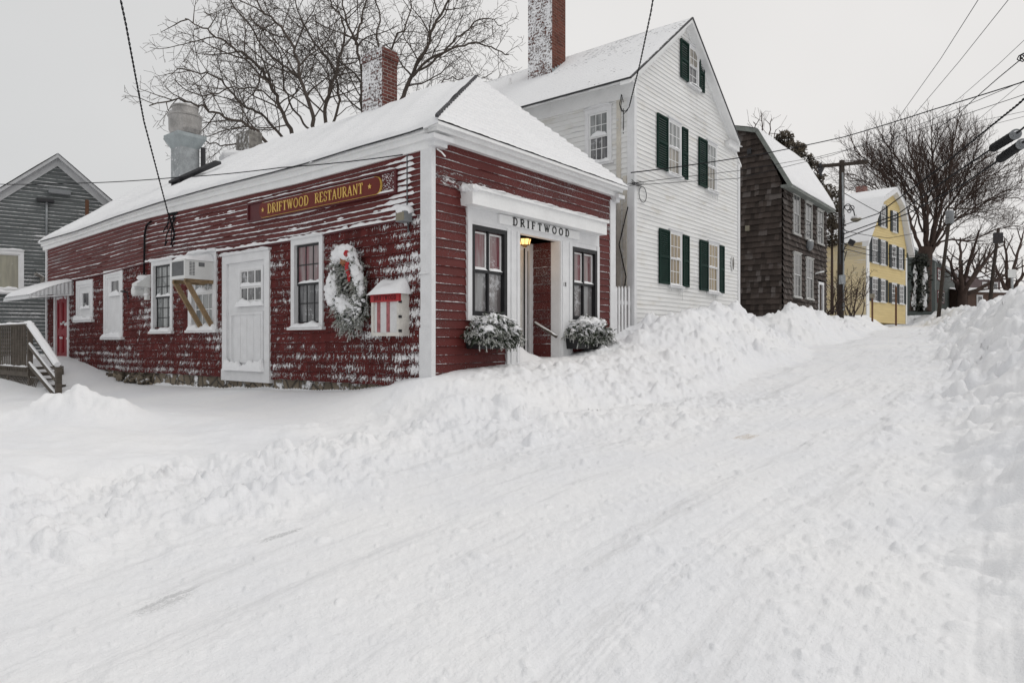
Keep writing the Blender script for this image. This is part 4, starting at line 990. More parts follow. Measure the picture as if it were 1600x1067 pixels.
# flood light
P0 = LW.pt(*LW.at(630, 339, .14), .14); fl = thing('flood_light', 'square flood light capped with snow left of the corner board', 'flood light', P0)
u, z = LW.at(630, 339, .14); m = MB(); m.pbox(LW, u - .1, u + .1, z - .075, z + .075, .05, .2); m.build('housing', m_greybox, fl)
m = MB(); m.pbox(LW, u - .085, u + .085, z - .06, z + .06, .2, .207); m.build('lens', m_tan_metal, fl)
m = MB(); m.lump(LW.pt(u, z + .09, .11), (.13, .1, .085), 3, 7, .15); m.build('snow', m_lump, fl, True)
m = MB(); m.tube([LW.pt(u, z - .07, .05), LW.pt(u, z - .22, .03)], .012, 6); m.tube([LW.pt(u + .03, z + .07, .035), LW.pt(u + .03, LW.at(629, 245)[1], .035)], .01, 6); m.build('conduit', m_cable_grey, fl)
# wreath
uc, zc = LW.at(549, 450, .1); wr = thing('wreath', 'tall snow caked evergreen wreath with a red ribbon beside the menu box', 'wreath', LW.pt(uc, zc, .05))
q = random.Random(14); gm = MB(); sm2 = MB(); fr2 = MB()
def wpos(a, r=1.):                                                   # tall ring, heavy at the bottom
    bot = max(0, -math.cos(a)) ; return (uc + .02 - .31 * r * math.sin(a) * (1 + .25 * bot) + .07 * math.cos(a), zc + .04 + .49 * r * math.cos(a) - .05 * bot)
for i in range(760):
    a = q.uniform(0, 6.283); u, z = wpos(a, q.uniform(.45, 1.32)); dd = q.uniform(.03, .2)
    d = Vector(LW.pt(q.uniform(-.8, .8), q.uniform(-1.1, .3), 0)) - Vector(LW.pt(0, 0, 0)); d = d + Vector((LW.n[0], LW.n[1], 0)) * q.uniform(0., .7)
    sprig(gm if i % 6 == 0 else fr2, LW.pt(u, z, dd), d, q.uniform(.12, .2) * (1 + .4 * (math.cos(a) < -.7)), q, 24, .04, .008, .6)
gm.build('greenery', m_needle, wr); part(fr2.build('greenery', m_needle_grey, wr), 'frosted needle sprays')
def snowarc(a0, a1, r, k, n):
    for i in range(n):
        a = a0 + (a1 - a0) * i / (n - 1); e = math.sin(math.pi * (i + .5) / n) ** .5; u, z = wpos(a, r); sm2.lump(LW.pt(u + q.uniform(-.015, .015), z + .02 + q.uniform(0, .03), .15 + .04 * e), (.115 * k * e + .02, .1 * k * e + .02, .11 * k * e + .02), i, 7, .3)
snowarc(5.5, 7.1, 1.0, 1.0, 13); snowarc(7.0, 8.2, 1.02, .6, 9); snowarc(4.0, 5.0, 1.05, 1.05, 9); snowarc(2.8, 4.1, .7, .95, 10)
for i in range(170):
    a = q.uniform(0, 6.28); u, z = wpos(a, q.uniform(.75, 1.25)); sm2.lump(LW.pt(u, z + .02, q.uniform(.15, .25)), (q.uniform(.015, .04), .025, q.uniform(.012, .03)), i, 4, .45)
sm2.build('snow', m_lump, wr, True)
bu, bz = LW.at(541, 405, .26); m = MB()
for i in range(7):
    f = i / 7; m.hexa([LW.pt(bu - .02 - .03 * f + e1, bz - .05 - .3 * f - e2, .25 + e3 + .02 * math.sin(i)) for e2, e1, e3 in ((.05, -.035, 0), (.05, .035, 0), (.05, .035, .012), (.05, -.035, .012), (0, -.04, 0), (0, .04, 0), (0, .04, .012), (0, -.04, .012))])
m.lump(LW.pt(bu - .01, bz + .09, .26), (.05, .04, .05), 2, 5, .3); m.build('ribbon', m_ribbon, wr)
m = MB()
for i in range(8): m.lump(LW.pt(bu + .07 + .05 * math.cos(i * 2.4), bz + .02 + .075 * math.sin(i * 1.7), .25), (.04, .025, .045), i, 4, .5)
m.build('ornament', m_deco, wr)
# menu box
bx1, bx0 = LW.at(580, 480, .22)[0], LW.at(623.5, 480, .22)[0]; bt, bb = LW.at(602, 459, .22)[1], LW.at(602, 525, .22)[1]
mb_ = thing('menu_box', 'glazed white menu case with red header and thick snow cap', 'menu box', LW.pt((bx0 + bx1) / 2, bb, .1))
m = MB(); m.pbox(LW, bx0, bx1, bb, bt, .0, .19); ring(m, LW, bx0, bx1, bb, bt, .05, .19, .22); m.build('cabinet', m_cabinet, mb_)
hh_ = (bt - bb) * .19; m = MB(); m.pbox(LW, bx0 - .01, bx1 + .01, bt - hh_, bt, .19, .228); hd = m.build('header', m_header, mb_)
m = MB(); lettering(m, LW, 'DRIFTWOOD', bx1 - .07, bx0 + .06, bt - hh_ * .8, hh_ * .6, .228, .232, gap=.14, bold=1.3); m.build('lettering', m_header_ink, hd)
m = MB(); m.pbox(LW, bx0 + .05, bx1 - .05, bb + .05, bt - hh_, .18, .195); m.build('menu', m_paper, mb_)
m = MB()
for f in (.1, .52): uu = bx1 - .06 - (bx1 - bx0 - .12) * f; m.pbox(LW, uu - .075, uu, bb + .06, bt - hh_, .195, .2)
m.build('menu_border', mat('frosted_red', (.33, .12, .125), .8, .4, 12., .4), mb_)
m = MB()
for f in (.12, .45, .8): m.pbox(LW, bx0 - .008, bx0 + .01, bb + (bt - bb) * f - .02, bb + (bt - bb) * f + .02, .17, .225)
m.build('hinge', m_dark, mb_)
m = MB()
def capf(a, b):
    e = min(1, 7 * a, 7 * (1 - a)) ** .6; g = min(1, 9 * b, 7 * (1 - b)) ** .6; h = .27 * (1 - .75 * b) * e * g + .02 * math.sin(a * 9) * math.sin(b * 5) * e * g
    return LW.pt(bx0 - .05 + (bx1 - bx0 + .1) * a, bt - .01 + h, .29 * b)
m.patch(capf, 24, 16); m.build('snow', m_lump, mb_, True)
# air conditioner on struts
uA = LW.at(333, 420)[0]; ac_out = .62
pA = Plane(LW.pt(0, 0, ac_out)[:2], LW.h, LW.n); fa0, fa1 = pA.at(290, 420)[0], pA.at(268.5, 420)[0]; zt2, zb2 = pA.at(279, 406)[1], pA.at(279, 434)[1]
ac = thing('air_conditioner', 'white window air conditioner on raw wood struts, snow on top', 'air conditioner', LW.pt((fa0 + fa1) / 2, zb2, .3))
m = MB(); m.pbox(LW, fa0, fa1, zb2, zt2, -.05, ac_out); ring(m, LW, fa0, fa1, zb2, zt2, .035, ac_out, ac_out + .02); m.pbox(LW, fa0 - .02, fa1 + .02, zb2 - .03, zb2, -.02, ac_out + .03); m.build('body', m_ac, ac)
m = MB()
for i in range(13): z = zb2 + .05 + (zt2 - zb2 - .1) * i / 12; m.pbox(LW, fa0 + .035, fa1 - .035, z - .008, z + .008, ac_out, ac_out + .012)
m.pbox(LW, fa0 + .035, fa1 - .035, zb2 + .035, zt2 - .035, ac_out - .002, ac_out + .004)
SP = Plane(LW.pt(fa0, 0, 0)[:2], LW.n, (-LW.h[0], -LW.h[1])); m.pbox(SP, .24, .36, zt2 - .13, zt2 - .05, 0, .006)
for c in range(2):
    for i in range(9): z = zb2 + .06 + (zt2 - zb2 - .12) * i / 8; m.pbox(SP, .44 + .06 * c, .485 + .06 * c, z - .012, z + .004, 0, .006)
m.build('grille', m_grille, ac)
m = MB()
for uu in (fa0 + .04, fa1 - .06):
    m.bar(LW.pt(uu, zb2 - .05, ac_out - .02), LW.pt(uu, zb2 - 1.0, .04), .05, .09); m.bar(LW.pt(uu, zb2 - .06, -.02), LW.pt(uu, zb2 - .06, ac_out), .05, .08)
m.bar(LW.pt(fa0, zb2 - .06, .12), LW.pt(fa1, zb2 - .06, .12), .06, .08); m.build('strut', m_wood_raw, ac)
m = MB()
def acs(a, b): e = min(1, 7 * a, 7 * (1 - a)) ** .6; g = min(1, 9 * b, 7 * (1 - b)) ** .6; return LW.pt(fa0 - .02 + (fa1 - fa0 + .04) * a, zt2 - .01 + (.16 - .11 * b + .02 * math.sin(b * 9)) * e * g, (ac_out + .02) * b)
m.patch(acs, 14, 14); m.build('snow', m_lump, ac, True)
# vent hood
u, z = LW.at(226, 448, .12); vh = thing('vent_hood', 'snow covered hooded wall vent right of the boarded window', 'vent', LW.pt(u, z, .05))
m = MB(); m.ppoly(Plane(LW.pt(u - .12, 0, 0)[:2], LW.n, (-LW.h[0], -LW.h[1])), [(0, z + .3), (.34, z + .06), (.34, z + .0), (0, z - .02)], -.26, 0); m.build('hood', m_ac, vh)
m = MB(); m.lathe(LW.pt(u + .22, z - .1, .2), [(.1, -.18), (.11, 0), (.12, .08), (.07, .1)], 16, (LW.n[0], LW.n[1], 0)); m.build('outlet', m_ac, vh, True)
m = MB(); m.pbox(LW, u - .05, u + .08, z - .3, z, .0, .1); m.build('damper', m_ac, vh)
m = MB(); m.lump(LW.pt(u, z + .2, .16), (.13, .1, .06), 3, 7, .25); m.lump(LW.pt(u, z - .17, .08), (.07, .06, .04), 5, 6, .3); m.build('snow', m_lump, vh, True)
u, z = LW.at(196, 463, .1); m = MB(); m.tube([LW.pt(u + .1, z + .1, .0), LW.pt(u + .1, z + .12, .16), LW.pt(u - .1, z + .12, .16)], .02, 6); m.tube([LW.pt(u + .1, z + .12, .02), LW.pt(u + .02, z - .15, .02)], .015, 6); tag(m.build('wall_bracket', m_dark), 'small black iron bracket on the shingle wall beside the boarded window', 'bracket')
# awning over the red door
a0, a1 = LW.at(116, 450, .0)[0], S_END + .05; az = LW.at(112, 440, .05)[1]
aw = thing('awning', 'ribbed metal awning under snow over the red back door', 'awning', LW.pt((a0 + a1) / 2, az - .4, .5))
AO = 1.05; dz = .42
m = MB()
def awf(a, b): return LW.pt(a0 + (a1 - a0) * a, az - dz * b ** 1.3 + .012 * math.sin(a * 80), AO * b)
m.patch(awf, 80, 10); m.patch(lambda a, b: LW.pt(a0 + .01 * math.sin(a * 70), az - dz * a ** 1.3 - (.36 - .30 * a) * b, AO * a), 60, 2); m.patch(lambda a, b: LW.pt(a1 + .01 * math.sin(a * 70), az - dz * a ** 1.3 - (.36 - .30 * a) * b, AO * a), 60, 2)
m.patch(lambda a, b: LW.pt(a0 + (a1 - a0) * a, az - dz - .1 * b, AO + .008 * math.sin(a * 90)), 80, 1); m.build('canopy', m_alu, aw)
m = MB(); m.tube([LW.pt(a0, az - .36, .0), LW.pt(a0, az - dz - .07, AO)], .022, 6); m.tube([LW.pt(a0, az - dz - .08, AO), LW.pt(a1, az - dz - .08, AO)], .022, 6); m.build('frame', m_alu, aw)
m = MB(); m.patch(lambda a, b: (lambda p, e: (p[0], p[1], p[2] + .015 + .085 * e))(awf(a, b), (min(1, 14 * a, 14 * (1 - a)) * min(1, 8 * b + .3, 10 * (1 - b))) ** .6), 30, 16); m.build('snow', m_lump, aw, True)
# entry lantern and handrail
lc = Vector(FW.pt(*FW.at(820, 378, -.3), -.3)); la = thing('lantern', 'lit amber lantern under the ceiling of the entry', 'lantern', tuple(lc))
m = MB(); m.lathe((lc.x, lc.y, OPV - .09), [(.07, .09), (.075, .07), (.03, .05), (.03, .0)], 12); m.lathe(lc, [(.12, .045), (.11, .055), (.04, .09)], 8); m.lathe(lc, [(.1, -.055), (.05, -.07), (.02, -.1)], 8)
for i in range(8):
    a = i / 8 * 6.283; m.bar(lc + Vector((.115 * math.cos(a), .115 * math.sin(a), .05)), lc + Vector((.088 * math.cos(a), .088 * math.sin(a), -.06)), .01)
m.build('frame', m_lamp_body, la)
m = MB(); m.lathe(lc, [(.108, .045), (.084, -.055)], 8); m.build('glass', m_glow, la)
ld = bpy.data.lights.new('lantern_light', 'POINT'); ld.energy = 2.2; ld.color = (1, .6, .25); ld.shadow_soft_size = .1; lo = bpy.data.objects.new('lantern_light', ld); COL.objects.link(lo); lo.location = lc + Vector((0, 0, -.16)); lo.parent = la; lo.matrix_parent_inverse = Matrix.Translation(-lc)
hr_ = thing('handrail', 'snowy round wooden handrail slanting out of the entry', 'handrail', FW.pt(OP1 - .05, 0, 0))
ra, rb = AL.pt(*AL.at(836, 504, .1), .1), FW.pt(*FW.at(869.5, 526, .06), .06)
m = MB(); m.tube([ra, rb], .03, 10); m.build('rail', m_wood, hr_, True)
m = MB(); m.tube([ra, (ra[0] + .06, ra[1] + .04, ra[2] - .02)], .012, 6); m.tube([rb, (rb[0] - .02, rb[1] + .05, rb[2])], .012, 6); m.build('bracket', m_dark, hr_)
# window boxes
def planter(u0, u1, v0, v1, lab, seed, gr):
    t = thing('planter_box', lab, 'planter', FW.pt((u0 + u1) / 2, v0, .2), 'planter boxes under the storefront windows'); q = random.Random(seed)
    m = MB(); P = FW.pt; d1 = .34
    m.hexa([P(u0 + .05, v0, .04), P(u1 - .05, v0, .04), P(u1 - .05, v0, d1 - .05), P(u0 + .05, v0, d1 - .05), P(u0, v1, .03), P(u1, v1, .03), P(u1, v1, d1), P(u0, v1, d1)]); m.build('box', m_black, t)
    g1, g2, sn = MB(), MB(), MB(); um = (u0 + u1) / 2; hw = (u1 - u0) / 2
    for i in range(gr * 4):
        u = um + hw * max(-1.08, min(1.08, q.gauss(0, .55))); side = (u - um) / hw; d = q.uniform(.06, .38)
        top = .3 * (1 - .65 * side * side); v = v1 - .06 + (top + .06) * q.random() ** .7
        if q.random() < .12: v = v1 - q.uniform(0, .16); d = q.uniform(.33, .4)      # boughs hanging over the front
        dv = Vector(P(side * .5 + q.gauss(0, .8), q.gauss(-.1, .7), q.uniform(-.3, .9))) - Vector(P(0, 0, 0))
        sprig(g1 if i % 5 < 2 else g2, P(u, v, d), dv, q.uniform(.07, .13) * (1.5 if q.random() < .1 else 1), q, 20, .03, .0075, q.uniform(.4, 1.2))
    for i in range(120):                                              # snow caught on single boughs
        sd_ = max(-1., min(1., q.gauss(0, .5))); u = um + hw * sd_; a_ = q.uniform(0, 6.3); z = v1 + .27 * (1 - .6 * sd_ * sd_) * q.uniform(.2, 1.05); p = Vector(P(u, z, q.uniform(.12, .4))); e = Vector((math.cos(a_), math.sin(a_), -.5)) * q.uniform(.05, .13)
        r0 = q.uniform(.008, .02); sn.tube([tuple(p), tuple(p + e * .5 + Vector((0, 0, .015))), tuple(p + e)], [r0, r0 * 1.1, r0 * .3], 5)
    g1.build('greenery', m_needle, t); part(g2.build('greenery', m_needle_grey, t), 'frosted evergreen boughs')
    for i in range(40):
        sd_ = q.uniform(-.75, .75); u = um + hw * sd_; sn.lump(P(u, v1 + .29 * (1 - sd_ * sd_ * .65) + q.uniform(-.1, .02), q.uniform(.1, .36)), (q.uniform(.03, .12), q.uniform(.04, .1), q.uniform(.025, .055)), i, 8, .6)
    for i in range(16):                                               # the heavy caps
        sd_ = max(-.7, min(.7, q.gauss(0, .42))); u = um + hw * sd_; sn.lump(P(u, v1 + .24 * (1 - min(1, sd_ * sd_)) + q.uniform(-.06, .03), q.uniform(.14, .36)), (q.uniform(.08, .15), q.uniform(.06, .1), q.uniform(.035, .06)), i + 50, 9, .5)
    sn.build('snow', m_lump, t, True)
pz0, pz1 = FW.at(773, 545, .3)[1], FW.at(773, 525, .3)[1]
planter(FW.at(738, 530, .2)[0], FW.at(800, 530, .2)[0], pz0, pz1, 'black window box of bushy snowy greens left of the entry', 71, 300)
pz0, pz1 = FW.at(926, 545, .3)[1], FW.at(926, 524, .3)[1]
planter(FW.at(893, 530, .2)[0], FW.at(944, 530, .2)[0], pz0, pz1, 'black window box of drooping snowy greens right of the entry', 72, 210)
# picket fence across the gap
pf = thing('picket_fence', 'short white picket fence closing the gap beside the white house', 'fence', FW.pt(T_END + .5, 0, -.1)); PG = Plane(FW.pt(0, 0, -.05)[:2], FW.h, FW.n)
for x in (962.5, 967, 972, 977, 982.5):
    u = PG.at(x, 480)[0]; z1 = PG.at(x, 447)[1]; m = MB(); m.ppoly(PG, [(u - .036, -.5), (u + .036, -.5), (u + .036, z1 - .05), (u, z1), (u - .036, z1 - .05)], -.012, .012); m.build('picket', m_white_frost, pf)
m = MB(); za = PG.at(975, 473)[1]; ua, ub = PG.at(960, 473)[0], PG.at(988, 473)[0]; m.pbox(PG, ua, ub, za - .04, za + .04, -.05, -.014); m.pbox(PG, ua, ub, -.3, -.22, -.05, -.014); m.build('rail', m_white_frost, pf)
# back deck with stairs
DT = -1.57; DP = Plane(wst(0, DT, 0)[:2], DL, (-DR[0], -DR[1]))
s0 = DP.at(44, 570)[0]; s1 = s0 + 5.0; zf = DP.at(40, 573)[1]; zr = DP.at(42, 507)[1]; zg = -1.55
dk = thing('back_deck', 'weathered wooden deck with slatted railing, lattice skirt and stairs beside the grey house', 'deck', DP.pt(s0 + 1, zg, -1))
m = MB(); m.pbox(DP, s0, s1, zf - .04, zf, -.75, .03); m.build('floor', m_wood, dk)
m = MB(); m.pbox(DP, s0 + .02, s1, zf - .24, zf - .045, -.04, .0); m.pbox(DP, s0, s0 + .04, zf - .24, zf - .045, -.75, -.045); m.build('joist', m_wood, dk)
for i in range(3): m = MB(); a = s0 + .05 + i * 1.6; m.pbox(DP, a, a + .1, zg, zf - .24, -.13, -.03); m.build('post', m_wood, dk)
m = MB(); m.pbox(DP, s0 - .0, s0 + .1, zf, zr - .02, -.1, .0); m.build('newel_post', m_wood, dk)
rl = MB(); rl.pbox(DP, s0 - .04, s1, zr - .02, zr + .02, -.12, .04); rlo = rl.build('top_rail', m_wood, dk)
m = MB(); snow_strip(m, DP, s0 - .05, s1, zr + .02, -.12, .04, .05, 3); snow_strip(m, DP, s0, s1, zf, -.3, .03, .05, 4); m.build('snow', m_lump, dk, True)
a = s0 + .12
for i in range(30):
    m = MB(); m.pbox(DP, a, a + .05, zf - .12, zr - .03, .0, .025); m.build('baluster', m_wood, dk); a += .12 if i < 9 else .17
m = MB()
for i in range(46):
    for sgn in (1, -1):
        a = s0 + .1 + i * .11; b = a + sgn * (zf - .24 - zg); m.bar(DP.pt(a, zg, -.05 - .012 * sgn), DP.pt(b, zf - .24, -.05 - .012 * sgn), .03, .01, (DP.n[0], DP.n[1], 0))
m.build('lattice', m_wood, dk)
e0 = DP.at(87, 595)[0]; ez0, ez1 = DP.at(86, 622)[1], DP.at(86, 573)[1]; nst = 4
m = MB(); m.pbox(DP, e0 - .05, e0 + .06, ez0 - .2, ez1, -.11, .0); m.build('newel_post', m_wood, dk)
def srail(za, zb, w, h): m = MB(); m.bar(DP.pt(s0 + .05, za, -.03), DP.pt(e0, zb, -.03), w, h); return m
srail(zr, ez1 + .02, .16, .04).build('stair_rail', m_wood, dk); srail(DP.at(46, 539)[1], DP.at(82, 595)[1], .05, .09).build('stair_rail', m_wood, dk); srail(DP.at(46, 569)[1], DP.at(82, 620)[1], .05, .11).build('stair_stringer', m_wood, dk)
m = MB()
for za, zb, w in ((zr + .02, ez1 + .04, .17), (DP.at(46, 536)[1], DP.at(82, 592)[1], .06), (DP.at(46, 566)[1], DP.at(82, 617)[1], .06)):
    A, B = Vector(DP.pt(s0 + .05, za + .015, -.03)), Vector(DP.pt(e0 - .02, zb + .01, -.03)); m.tube([tuple(A.lerp(B, f)) for f in (0, .2, .4, .6, .8, 1)], [w * .42, w * .5, w * .47, w * .52, w * .48, w * .4], 8)
for i in range(nst):
    f = (i + 1) / (nst + .4); sx = s0 + (e0 - s0) * f * .92; z = zf + (ez0 + .05 - zf) * f
    m.pbox(DP, sx - .02, sx + .28, z + .02, z + .075, -.42, -.06)
m.build('stair_snow', m_lump, dk, False)
for i in range(nst):
    f = (i + 1) / (nst + .4); sx = s0 + (e0 - s0) * f * .92; z = zf + (ez0 + .05 - zf) * f; m = MB(); m.pbox(DP, sx - .02, sx + .28, z - .02, z + .02, -.42, -.06); m.build('tread', m_wood, dk)
m = MB(); m.pbox(DP, e0 + .3, s0, zg, zf - .9, -1.2, -1.1); m.pbox(DP, s0 - .6, s0 - .02, zg, zf - .45, -1.1, -1.0)
for i in range(9): m.bar(DP.pt(s0 - .05 - i * .1, zg, -.12), DP.pt(s0 - .05 - i * .1 + .0, zg + .55 - i * .05, -.12), .03, .012)
m.build('stair_lattice', m_wood, dk)
# ---------------------------------------------------------------- the other houses
class House:
    """Frame for a house: front plane along h, side plane receding along b from the same corner."""
    def __init__(s, p0, h, b):
        s.p0, s.h, s.b = p0, h, b
        s.F = Plane(p0, h, (-b[0], -b[1])); s.S = Plane(p0, b, (-h[0], -h[1]))
    def pt(s, f, d, z): return (s.p0[0] + f * s.h[0] + d * s.b[0], s.p0[1] + f * s.h[1] + d * s.b[1], z)
def roof_plane(mb, A, B, Cc, D, th=.05, nu=30, nv=16, uvw=1., amp=.012):
    """Snowy slope: A-B the eave, D-C the ridge side."""
    A, B, Cc, D = map(Vector, (A, B, Cc, D)); n = (B - A).cross(D - A).normalized(); n = n if n.z > 0 else -n; L, H = (B - A).length, ((D - A).length + (Cc - B).length) / 2
    def f(a, b):
        p = (A.lerp(B, a)).lerp(D.lerp(Cc, a), b); e = min(1, b * 12 + .1, (1 - b) * 12 + .4) ** .6 * min(1, a * 40 + .3, (1 - a) * 40 + .3)
        return p + n * (th * e + amp * math.sin(p.x * 2.1 + p.y) * math.sin(b * 7 + p.x))
    mb.patch(f, nu, nv, lambda a, b: (a * L, b * H))
    mb.patch(lambda a, b: (A.lerp(B, a)) + (f(a, 0) - A.lerp(B, a)) * b - n * .04 * (1 - b), nu, 1)
def slab(mb, A, B, Cc, D, th):
    A, B, Cc, D = map(Vector, (A, B, Cc, D)); n = (B - A).cross(D - A).normalized(); n = n if n.z > 0 else -n
    mb.prism([tuple(p - n * th) for p in (A, B, Cc, D)], [tuple(p - n * .004) for p in (A, B, Cc, D)])

# --- white house
t0 = FW.at(990, 300)[0]; t1 = FW.at(1154, 300)[0]
WH = House(wst(0, t0, 0)[:2], DR, DL); GW = t1 - t0; OV = .22; DEEP = 9.5
RA, RL, RR = WH.F.at(1082, 26, OV), WH.F.at(985, 119, OV), WH.F.at(1157, 221, OV)   # peak and both ends of the rake
kl_, kr_ = (RA[1] - RL[1]) / (RA[0] - RL[0]), (RA[1] - RR[1]) / (RR[0] - RA[0])
WAU = RA[0]; WA = RA[1] - .2; WE = RL[1] - RL[0] * kl_ - .2; WER = RR[1] + (RR[0] - GW) * kr_ - .2
wh = thing('white_house', 'white clapboard gabled house with green shutters and tall brick chimney', 'house', WH.pt(GW / 2, 0, .3))
zb = WH.F.at(1000, 503)[1] - .5
def ur_w(v): 
    a, b = 0., GW
    if v > WE: a = WAU * (v - WE) / (WA - WE)
    if v > WER: b = GW - (GW - WAU) * (v - WER) / (WA - WER)
    return a, max(a, b)
wins = dict(l1=WH.F.rect(1043.5, 1063, 362, 447), l2=WH.F.rect(1104, 1121, 379, 457), u1=WH.F.rect(1041, 1062, 190, 274), u2=WH.F.rect(1102, 1118, 224, 299), g=WH.F.rect(1073.5, 1089.5, 75, 136))
m = MB(); siding(m, WH.F, .0, GW, zb, WA, 78, .022, [(a + .03, b - .03, c + .02, d - .02) for a, b, c, d in wins.values()], .8, ur=ur_w, seed=31); part(m.build('gable_wall', m_white_clap, wh), 'white clapboard gable wall facing the street')
sw_ = WH.S.rect(915.5, 957, 170, 256)
m = MB(); siding(m, WH.S, .0, DEEP, zb, WE - .15, 50, .022, [(sw_[0] + .03, sw_[1] - .03, sw_[2], sw_[3])], .8, seed=32, row0=100); part(m.build('side_wall', m_white_clap, wh), 'white clapboard side wall above the restaurant roof')
m = MB(); m.pbox(WH.F, -.02, .09, zb, WE, -.02, .03); m.pbox(WH.F, GW - .12, GW + .02, zb, min(WER, WH.F.at(1150, 225)[1]), -.02, .04); m.pbox(WH.S, .0, .14, zb, WE - .1, -.02, .03); m.build('corner_board', m_white_frost, wh)
m = MB(); m.pbox(WH.S, .15, .24, zb, WH.F.at(986, 272)[1], -.02, .05); m.pbox(WH.S, .3, .4, zb, WE - .4, -.02, .04); m.build('pipe_casing', mat('bare_board', (.56, .53, .47), .8, .15, 4., .3, wind=.5), wh)
# rake boards, cornice return, eave
m = MB()
def rake(u0, v0, u1, v1, w, d0, d1):
    m.ppoly(WH.F, [(u0, v0 - w), (u1, v1 - w), (u1, v1), (u0, v0)], d0, d1)
rake(-.12, WE - .12 * kl_ + .07, WAU, WA + .07, .17, -.02, .05); rake(RL[0], RL[1] - .05, WAU, WA + .15, .09, -.02, OV - .01)
kr = (WA - WER) / (GW - WAU); rake(WAU, WA + .07, GW + .1, WER - .1 * kr + .07, .07, -.02, .05); rake(WAU, WA + .15, RR[0], RR[1] - .05, .085, -.02, OV - .01)
ra_, rb_ = WH.F.at(1142, 218, .2), WH.F.at(1161, 233, .2); m.pbox(WH.F, ra_[0], rb_[0], rb_[1] + .06, ra_[1], -.02, .2); m.pbox(WH.F, ra_[0] + .05, rb_[0] - .08, rb_[1] - .08, rb_[1] + .06, -.02, .13)
m.build('rake_board', m_white, wh)
m = MB(); m.pbox(WH.S, -.05, DEEP, WE - .45, WE - .12, -.02, .05); m.pbox(WH.S, -.05, DEEP, WE - .12, WE + .02, -.02, .22); m.build('eave_cornice', m_white, wh)
A, B, Cc, D = WH.pt(RL[0], -OV, RL[1] - .04), WH.pt(RL[0], DEEP, RL[1] - .04), WH.pt(WAU, DEEP, RA[1] - .04), WH.pt(WAU, -OV, RA[1] - .04)
m = MB(); roof_plane(m, A, B, Cc, D, .04, 60, 34); rf = m.build('roof', m_roof_white, wh, True); rf['label'] = 'steep roof with patchy thin snow over shingles'
m = MB(); slab(m, A, B, Cc, D, .05); E_, F_ = WH.pt(RR[0], -OV, RR[1] - .04), WH.pt(RR[0], DEEP, RR[1] - .04); slab(m, D, Cc, F_, E_, .05); m.build('soffit', m_white, rf); m = MB()
for p_, q_ in ((A, B), (A, D), (D, E_)): m.bar(Vector(p_) + Vector((0, 0, .005)), Vector(q_) + Vector((0, 0, .005)), .04, .035)
m.build('drip_edge', m_dark, rf)
m = MB(); roof_plane(m, E_, F_, Cc, D, .04, 12, 8); m.build('roof', m_roof_white, wh, True)
m = MB(); m.pbox(WH.S, 0, DEEP, zb, WER - .2, -GW, -GW + .05); m.ppoly(Plane(WH.pt(0, DEEP, 0)[:2], DR, DL), [(0, zb), (GW, zb), (GW, WER), (WAU, WA), (0, WE)], -.05, 0); part(m.build('rear_wall', m_white, wh), 'plain white rear and far walls')
def wwin(k, lab, p1, p2=None, seed=0, nx=3, ny=2, sh=None):
    r = wins[k]; window(WH.F, r, wh, pane=p1, pane2=p2, nx=nx, ny=ny, cw=.055, sash=m_white, sw=.03, mw=.013, seed=seed, label=lab, snow=.04, back=-.015, cd=.05)
    if sh:
        for a, b in sh:
            u0, u1 = WH.F.at(a, 300)[0], WH.F.at(b, 300)[0]; shutter(WH.F, u0, u1, r[2] + .01, r[3] - .03, wh, m_green)
wwin('l1', 'lower gable window with tan blind left of the pair', m_pane_tan, None, 1, sh=((1027.5, 1043.5), (1064.5, 1074)))
wwin('l2', 'lower gable window with tan blind right of the pair', m_pane_tan, None, 2, sh=((1091, 1104), (1122, 1129)))
wwin('u1', 'upper gable window left of the pair', m_pane_lace, m_pane_curtain, 3, sh=((1024.5, 1041), (1063.5, 1072)))
wwin('u2', 'upper gable window right of the pair', m_pane_lace, m_pane_curtain, 4, sh=((1089.5, 1102.5),))
wwin('g', 'small attic window in the gable peak', m_pane_curtain, m_pane_dark, 5, 2, 2, sh=((1061, 1073.5), (1090.5, 1098)))
window(WH.S, sw_, wh, pane=m_pane_lace, pane2=m_pane_dark, nx=3, ny=2, cw=.1, sw=.032, mw=.014, seed=7, label='large side window over the restaurant roof', snow=.1, lip=.03, back=-.03)
m = MB(); q = random.Random(2)
for k_ in ('l1', 'l2', 'u2'):
    r = wins[k_]
    for i in range(4):
        u = r[0] + (r[1] - r[0]) * q.random(); L = q.uniform(.08, .3); m.tube([WH.F.pt(u, r[2] - .05, .07), WH.F.pt(u, r[2] - .05 - L, .07)], [.012, .002], 6)
for i in range(5):
    s_ = q.uniform(.5, 3.5); L = q.uniform(.1, .3); m.tube([WH.S.pt(s_, WE - .02, .24), WH.S.pt(s_, WE - .02 - L, .24)], [.014, .002], 6)
m.build('icicle', m_ac, wh, True)
ct = .55 * WAU                                                       # chimney on the near slope
CPl = Plane(WH.pt(ct, 0, 0)[:2], DL, (-DR[0], -DR[1])); ca, cb = CPl.at(862.5, 120)[0], CPl.at(825, 120)[0]
chimney(ca, cb, t0 + ct, t0 + ct + .62, WE + .4, WA + 2.6, m_brick_bare, 'very tall red brick chimney with snow plastered on its windward side', wh, cap=False)
m = MB(); CF = Plane(CPl.pt(ca, 0, 0)[:2], DR, (-DL[0], -DL[1]))
for i in range(5): zz = WE + (WA - WE) * (ct + i * .12) / WAU + .1; m.pbox(CF, i * .12, i * .12 + .12, zz - .3, zz + .22 - .02 * i, 0, .012)
m.build('flashing', m_galv_blue, wh)
pp = Vector(CPl.pt(*CPl.at(797, 140))); m = MB(); m.tube([tuple(pp + Vector((0, 0, -.5))), tuple(pp + Vector((0, 0, .3)))], .035, 8); m.build('vent_pipe', m_white, wh)
